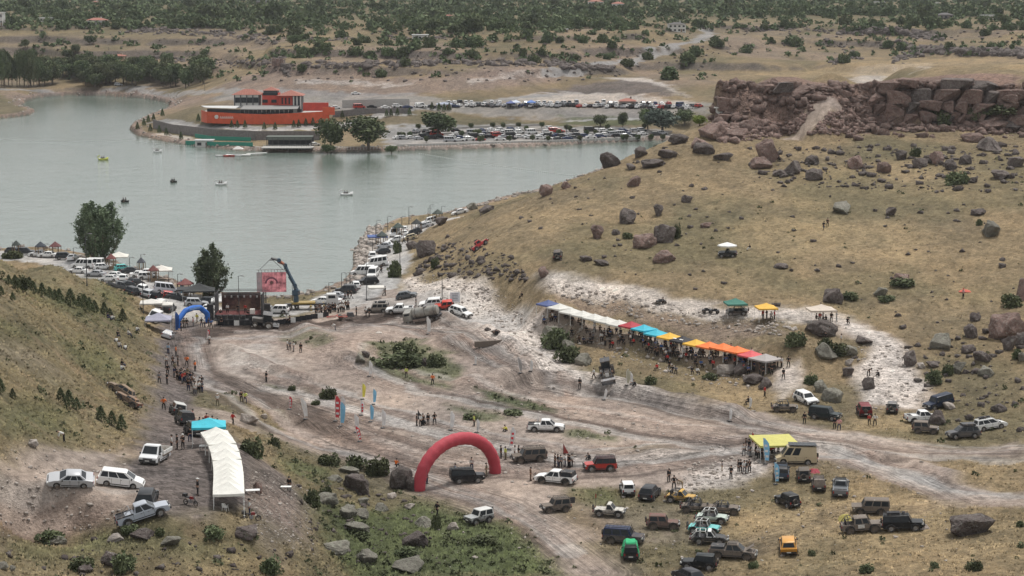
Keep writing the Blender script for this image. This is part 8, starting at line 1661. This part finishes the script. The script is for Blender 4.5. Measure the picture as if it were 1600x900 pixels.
    for a,b in((.18,7.0),(.72,7.0)): m=MB(); m.box((x0+(x1-x0)*a,6.42,b),(2.2,.2,1.3)); ob('window',m.mesh('window'),w2,mats=[M_('glass')])
    m=MB(); m.box(((x0+x1)/2,6.4,9.9),((x1-x0)*.9,.2,.9)); ob('window',m.mesh('window'),w2,mats=[M_('glass')])
    w3,x0,x1=block(434,456,4.0,9.4,5,13,REDW,'wall'); roofh(434,470,9.4,4,14,2.1); 
    for a in(.25,.5,.75): m=MB(); m.box((x0+(x1-x0)*a,4.92,7.2),(.6,.2,2.6)); ob('window',m.mesh('window'),w3,mats=[M_('glass')])
    w4,x0,x1=block(456,470,2.5,9.3,4.5,13,DKW,'wall'); 
    for a in(.12,.5,.9): m=MB(); m.box((x0+(x1-x0)*a,4.3,6.5),(.5,.3,5.4)); ob('pilaster',m.mesh('pilaster'),w4,mats=[WHW])
    m=MB(); m.box((x0+1.0,4.25,3.2),(1.6,.2,1.8)); ob('door',m.mesh('door'),w4,mats=[WHW])
    block(473,513,3.2,6.6,2.5,3.2,REDW,'side_wall'); block(505,524,1.8,5.0,-1.2,-.6,ORG,'side_wall')
    m=MB(); m.cyl(((342-420)/s,-7.2,1.4),((342-420)/s,-7.5,1.4),.8,n=16); ob('round_emblem',m.mesh('round_emblem'),e,mats=[WHW])
    m=MB(); 
    for k in range(7): x=(348-420)/s+k*.8; m.tube([(x,-8.6,.8),(x+.25,-8.7,1.8),(x+.5,-8.8,.9),(x+.8,-8.9,1.1)],.09,4)
    ob('sign_strokes',m.mesh('sign_strokes'),e,mats=[WHW]); tag(e,'red-roofed restaurant with a curved orange facade on the peninsula','restaurant')
rest()
def strip_wall(P,h,mt,label,th=.5,base=.5,name='retaining_wall',cat='wall'):
    pts=[hit(u,v) for u,v in P]; m=MB()
    for a,b in zip(pts[:-1],pts[1:]): 
        d=(b-a); n=Vector((d.y,-d.x,0)).normalized()*th/2; m.add([a+n+Vector((0,0,-base)),b+n+Vector((0,0,-base)),b+n+Vector((0,0,h)),a+n+Vector((0,0,h)),a-n+Vector((0,0,-base)),b-n+Vector((0,0,-base)),b-n+Vector((0,0,h)),a-n+Vector((0,0,h))],[(0,1,2,3),(5,4,7,6),(3,2,6,7),(0,4,5,1),(0,3,7,4),(1,5,6,2)])
    o=ob(name,m.mesh(name),mats=[mt]); tag(o,label,cat)
strip_wall([(240,200),(270,208),(340,216),(400,219),(500,219)],3.6,STW,'long dark stone retaining wall below the restaurant path'); strip_wall([(535,168),(600,166),(640,166)],3.2,M_('concrete'),'pale concrete wall behind the parked minibus'); strip_wall([(520,183),(570,178),(640,178)],2.4,STW,'grey stone wall right of the orange facade')
strip_wall([(290,226),(330,228),(395,229)],1.6,GRN,'green mesh screen along the tip promenade',.15,name='mesh_fence',cat='fence'); strip_wall([(305,215),(330,219),(392,221)],1.6,GRN,'upper green mesh screen over the playground',.15,name='mesh_fence',cat='fence')
for P,l in (([(640,214),(700,210),(780,207),(860,204)],'upper grey kerb wall between car park rows'),([(620,229),(720,226),(860,222),(1000,217)],'low pale wall along the water edge car park'),([(650,205),(740,200),(850,196)],'dark retaining strip under the lawn'),([(880,212),(1000,209),(1050,207)],'pale kerb right of the car park rows')): strip_wall(P,.8,M_('concrete'),l,.6)
# pavilion over the quay
e=empty('quay_pavilion',hit(452,229)); s=pxm(e.location); L=72/s; m=MB(); m.box((0,3,3.6),(L,6,.3)); m.box((0,0,3.0),(L,.2,1.0)); ob('roof',m.mesh('roof'),e,mats=[simple('pavilion_roof',(.10,.115,.10),.8)]); 
for i in range(9): m=MB(); m.box((-L/2+.3+i*(L-.6)/8,0,1.6),(.25,.25,3.4)); ob('post',m.mesh('post'),e,mats=[M_('dark_metal')])
m=MB(); m.box((0,5.8,1.6),(L,.2,3.2)); ob('back_wall',m.mesh('back_wall'),e,mats=[DKW]); m=MB(); m.box((0,-5,.15),(L*1.1,8,.3)); ob('deck',m.mesh('deck'),e,mats=[M_('concrete')])
for i in range(20): 
    m=MB(); x=-L/2+i*L/19; m.box((x,-8.8,.8),(.08,.08,1.1)); ob('railing_post',m.mesh('railing_post'),e,mats=[M_('white_metal')])
m=MB(); m.box((0,-8.8,1.3),(L,.06,.06)); m.box((0,-8.8,.85),(L,.05,.05)); ob('handrail',m.mesh('handrail'),e,mats=[M_('white_metal')]); tag(e,'long dark open pavilion on the quay below the restaurant','pavilion')
# jetty with small boats
e=empty('jetty',atz(372,242,WZ+.4),0); m=MB(); m.box((0,0,0),(9,2.2,.3)); m.box((6.5,3.2,.3),(8,1.4,.2),rz=.55); ob('deck',m.mesh('deck'),e,mats=[M_('white_metal')]); m=MB(); m.frus((-2,2,-1.4,1.4,2.2),(-.3,.3,-.2,.2,3.2)); ob('parasol_roof',m.mesh('parasol_roof'),e,mats=[cloth((.6,.58,.56))]); m=MB(); m.cyl((0,0,0),(0,0,2.6),.06,n=6); ob('post',m.mesh('post'),e,mats=[M_('steel')]); tag(e,'white floating jetty with ramp at the peninsula','jetty')
for i,(u,c,l) in enumerate(((343,white,'white canoe at the left of the jetty'),(355,red,'red pedal boat moored at the jetty, left one'),(363,red,'red pedal boat moored at the jetty, right one'),(371,white,'white canoe at the right of the jetty'))):
    p=atz(u,244.5,WZ); m=MB(); n=10; L=3.4; V=[(math.cos(2*math.pi*k/n)*L/2*f,math.sin(2*math.pi*k/n)*.8*f,z) for z,f in((-.1,.75),(.5,1)) for k in range(n)]; m.add(V,[(k,(k+1)%n,n+(k+1)%n,n+k) for k in range(n)]+[tuple(range(n,2*n))]); o=ob('moored_boat',m.mesh('moored_boat'),mats=[paint(c,0)]); o.location=p; tag(o,l,'boat')
# railing posts along the far quay
m=MB()
for i in range(120):
    u=400+i*5.1; p=hit(u,234-(max(0,u-560))*.035); m.box((p.x,p.y,p.z+.6),(.12,.12,1.2))
    if i%1==0: m.box((p.x+.6,p.y,p.z+1.1),(1.2,.07,.08))
ob('quay_railing',m.mesh('quay_railing'),mats=[M_('white_metal')]); tag(bpy.data.objects['quay_railing'],'pale railing along the edge of the far quay','railing')
# far cars: one mesh each
def lump(type_):
    S=dict(TY_[type_]); S['extra']=(); parts=car_parts(S); V=[];F=[];MI=[]; keys=['paint','glass','black_plastic','tail','lamp']
    for nm_,me,ks,par in parts:
        if nm_ in('door_handle','number_plate','grille','wing_mirror'): continue
        o=len(V); V+=[tuple(v.co) for v in me.vertices]; 
        for pg in me.polygons:
            F.append(tuple(i+o for i in pg.vertices)); k=ks[min(pg.material_index,len(ks)-1)]; MI.append(keys.index(k) if k in keys else 2)
    t=WH[(S['r'],S.get('ww',.22))][0]
    for wx in S['wx']:
        for s in(-1,1):
            o=len(V); n=8; 
            for y in(-.1,.1):
                for i in range(n): V.append((wx+S['r']*math.cos(2*math.pi*i/n),s*(S['W']/2-.1)+y,S['r']+S['r']*math.sin(2*math.pi*i/n)))
            F+=[(o+i,o+(i+1)%n,o+n+(i+1)%n,o+n+i) for i in range(n)]+[tuple(o+i for i in range(n)),tuple(o+n+i for i in range(n))]; MI+=[2]*(n+2)
    me=bpy.data.meshes.new('parked_car'); me.from_pydata(V,[],F); me.polygons.foreach_set('material_index',MI); me.update(); return me
LM={k:lump(k) for k in('sedan','hatch','suv','van')}
BASEM=[paint(white,.05),M_('glass'),M_('black_plastic'),M_('tail'),M_('lamp')]
rf=random.Random(21); ncar=0
def farcar(u,v,hd,c,t,where,group):
    p=hit(u,v); o=ob('parked_car',LM[t],mats=BASEM); 
    if c!=white: o.material_slots[0].link='OBJECT'; o.material_slots[0].material=paint(c,.05)
    o.location=p; o.rotation_euler=(0,0,D(hd)); kind={'sedan':'saloon','hatch':'hatchback','suv':'SUV','van':'van'}[t]; tag(o,f'{nm(c)} {kind} parked {where}','car' if t!='van' else 'van',group)
cw=[white]*7+[silver]*2+[grey,dgrey,dgrey,black,black,red,blue]
G1='cars in the far upper car park';G2='cars in the far lower car park'
def rowc(u0,u1,v0,v1,step,hd,where,g,jit=1.0,fill=.9):
    u=u0
    while u<u1:
        t=(u-u0)/(u1-u0); 
        if rf.random()<fill: farcar(u+rf.uniform(-1,1),v0+(v1-v0)*t+rf.uniform(-jit,jit),hd+rf.uniform(-12,12),rf.choice(cw),rf.choice(['sedan','sedan','hatch','suv','suv','van'] if rf.random()<.5 else ['sedan','suv','hatch']),where,g)
        u+=step*rf.uniform(.85,1.25)
rowc(690,1095,166,168,8.2,60,'in the front line of the upper lot under the pale bank',G1); rowc(700,1050,162,164,9.5,100,'in the back line of the upper lot against the pale bank',G1,.8,.8); rowc(960,1080,167,172,9,40,'at the right of the upper lot by the red-roofed hut',G1,1.2)
rowc(490,720,170,168,17,10,'on the slope road beside the restaurant',G1,.8,.75)
rowc(610,1040,218,211,10.5,20,'in the water-side row of the lower lot',G2,1.2,.85); rowc(640,1010,213,205,10.5,15,'in the middle row of the lower lot',G2,1.5,.8); rowc(690,860,221,217,14,10,'right at the water edge of the lower lot',G2,1,.7); rowc(650,860,207,203,14,60,'in the shaded upper row of the lower lot',G2,1,.7); rowc(860,1000,219,214,12,10,'in the last row right of the lower lot',G2,1,.8)
farcar(658,168,5,white,'van','as the long white minibus against the concrete wall',G1); farcar(556,148,5,white,'sedan','alone on the dirt road above the concrete wall',G1); farcar(185,134,0,silver,'suv','on the far dam road',None) ; farcar(492,228,30,white,'hatch','on the quay left of the round willow',None)
# small trees in the car park
for i in range(34):
    u=620+i*12.5+rf.uniform(-5,5); v=rf.choice([224,216,209,203])-(u-620)*.012+rf.uniform(-1,1); p=hit(u,v); s=pxm(p); tree(0,0,RT[i%3],(9/s/1.9,9/s/1.9,10/s/1.9),'small dark tree in the far car park, '+('left' if u<750 else 'middle' if u<900 else 'right')+' part, '+('water-side' if v>205 else 'lawn-side')+' row','young trees in the far car park',loc=p,name='car_park_tree',leaf='leaf_bush' if i%2 else 'leaf')
# buildings
def house(u,vb,w_,h_,depth,wallm,roofm,label,storeys=1,rise=.3,flat=False,rz=0):
    p=hit(u,vb); s=pxm(p); W_=w_/s; H_=h_/s; e=empty('house',p,rz); hw=H_*(1-rise) if not flat else H_
    m=MB(); m.box((0,depth/2,hw/2-.5),(W_,depth,hw+1)); wl_=ob('wall',m.mesh('wall'),e,mats=[wallm]); n=max(2,int(W_/2.6))
    for st in range(storeys):
        for i in range(n):
            x=-W_/2+W_*(i+.5)/n; z=hw*(st+.5)/storeys; m=MB(); m.box((x,-.04,z),(W_/n*.5,.14,hw/storeys*.45)); ob('window',m.mesh('window'),wl_,mats=[M_('glass')])
    if storeys>0: m=MB(); m.box((W_*.25,-.07,.95),(.9,.1,1.9)); ob('door',m.mesh('door'),wl_,mats=[M_('wood')])
    o_=.5; m=MB()
    if flat: m.box((0,depth/2,hw+.12),(W_+1,depth+1,.25))
    else: r=min(W_,depth)/2*.9; m.add([(-W_/2-o_,-o_,hw),(W_/2+o_,-o_,hw),(W_/2+o_,depth+o_,hw),(-W_/2-o_,depth+o_,hw),(-W_/2+r,depth/2,H_),(W_/2-r,depth/2,H_)],[(0,1,5,4),(1,2,5),(2,3,4,5),(3,0,4),(0,3,2,1)])
    r_=ob('roof',m.mesh('roof'),e,mats=[roofm]); 
    if not flat: m=MB(); m.box((W_*.2,depth*.5,H_),(.7,.7,1.4)); ob('chimney',m.mesh('chimney'),r_,mats=[wallm])
    tag(e,label,'house')
TI=M_('roof_tile'); GRYR=simple('sheet_roof',(.42,.42,.42),.6); DR=simple('dark_roof',(.05,.045,.045),.7)
house(150,40,30,12,9,WHW,TI,'white villa with salmon tiled roof at upper left'); house(71,34,19,6,7,WHW,GRYR,'low white hut with grey roof left of the villa',1,flat=True); house(0,40,8,20,8,WHW,WHW,'white house cut by the left frame edge',2,flat=True); house(184,93,20,8,8,simple('tan_wall',(.35,.27,.2),.8),TI,'small house with an orange roof in the wood edge'); house(148,6,10,4,8,WHW,TI,'tiny house at the top left of the photo')
house(656,63,24,8,8,WHW,GRYR,'low white farm building in the middle of the far plateau',1,flat=True); house(931,8,24,8,9,WHW,TI,'pink-roofed house at the top, left of two'); house(966,12,20,9,9,WHW,TI,'pink-roofed house at the top, right of two'); house(1058,50,27,15,9,WHW,DR,'white two-storey house with dark window frames by the bend of the road',2,.2); house(408,10,14,8,8,STW,GRYR,'grey hut at the top left of centre',1,flat=True); house(700,28,12,5,7,simple('tan_wall2',(.33,.26,.22),.8),TI,'small brown house in the trees, upper middle')
house(1376,7,17,4,7,WHW,GRYR,'white-roofed shed at the top right',1,flat=True); house(1478,30,22,10,8,STW,DR,'dark-roofed hut at the upper right'); house(1545,30,20,6,7,WHW,GRYR,'low cream building right of the dark-roofed hut',1,flat=True); house(1466,9,4,5,6,WHW,WHW,'tiny white tower house at the top right',1,flat=True); house(880,50,14,4,7,STW,GRYR,'low grey shed right of centre on the plateau',1,flat=True)
house(981,168,25,14,6,simple('hut_wall',(.24,.20,.18),.8),TI,'hut with brick-red roof in the upper lot'); house(694,170,22,10,6,WHW,simple('blue_roof',(.25,.28,.36),.6),'small white building with a grey-blue roof in the upper lot'); house(1125,180,12,11,3,WHW,WHW,'white container by the crag at the lot end',0,flat=True); house(318,232-2,26,10,5,WHW,GRYR,'small white kiosk on the tip promenade',1,flat=True)
def tentrow(u,v,c,l): p=hit(u,v); canopy(p,0,4,4,2.4,1,c,l)
tentrow(806,168,(.55,.6,.7),'white tent among the cars of the upper lot, left one'); tentrow(830,168,(.10,.2,.5),'blue tent among the cars of the upper lot'); tentrow(798,169,(.1,.13,.3),'navy tent at the left of the upper lot')
# ruined stone tower stump on the far slope and utility poles
e=empty('stone_ruin',hit(434,103)); 
for i in range(3):
    for j in range(3): m=MB(); m.box((-2+i*2,rf.uniform(-.3,.3),.5+j*1.3),(1.9*(1-j*.1),2.2,1.3)); ob('stone_block',m.mesh('stone_block'),e,mats=[M_('rock_red')])
tag(e,'square stone ruin on the far slope above the restaurant','ruin')
for u,v,h in ((28,138,30),(42,138,26),(114,134,26),(198,134,24),(270,137,20),(320,142,18),(930,212,16),(885,212,18)): lamp(u,v,h,'pale pole beside the far road',group='poles on the far shore')
# ------------------------------------------------------------------ air
m=MB(); m.box((0,3020,35.5),(5000,6200,75)); hz=ob('haze',m.mesh('haze'),kind='stuff')
hm=bpy.data.materials.new('haze'); hm.use_nodes=True; hn=hm.node_tree; hn.nodes.clear(); v_=hn.nodes.new('ShaderNodeVolumePrincipled'); v_.inputs['Color'].default_value=(.93,.96,1,1); v_.inputs['Density'].default_value=.00004; v_.inputs['Anisotropy'].default_value=.2
o_=hn.nodes.new('ShaderNodeOutputMaterial'); hn.links.new(v_.outputs[0],o_.inputs['Volume']); hz.data.materials.append(hm)
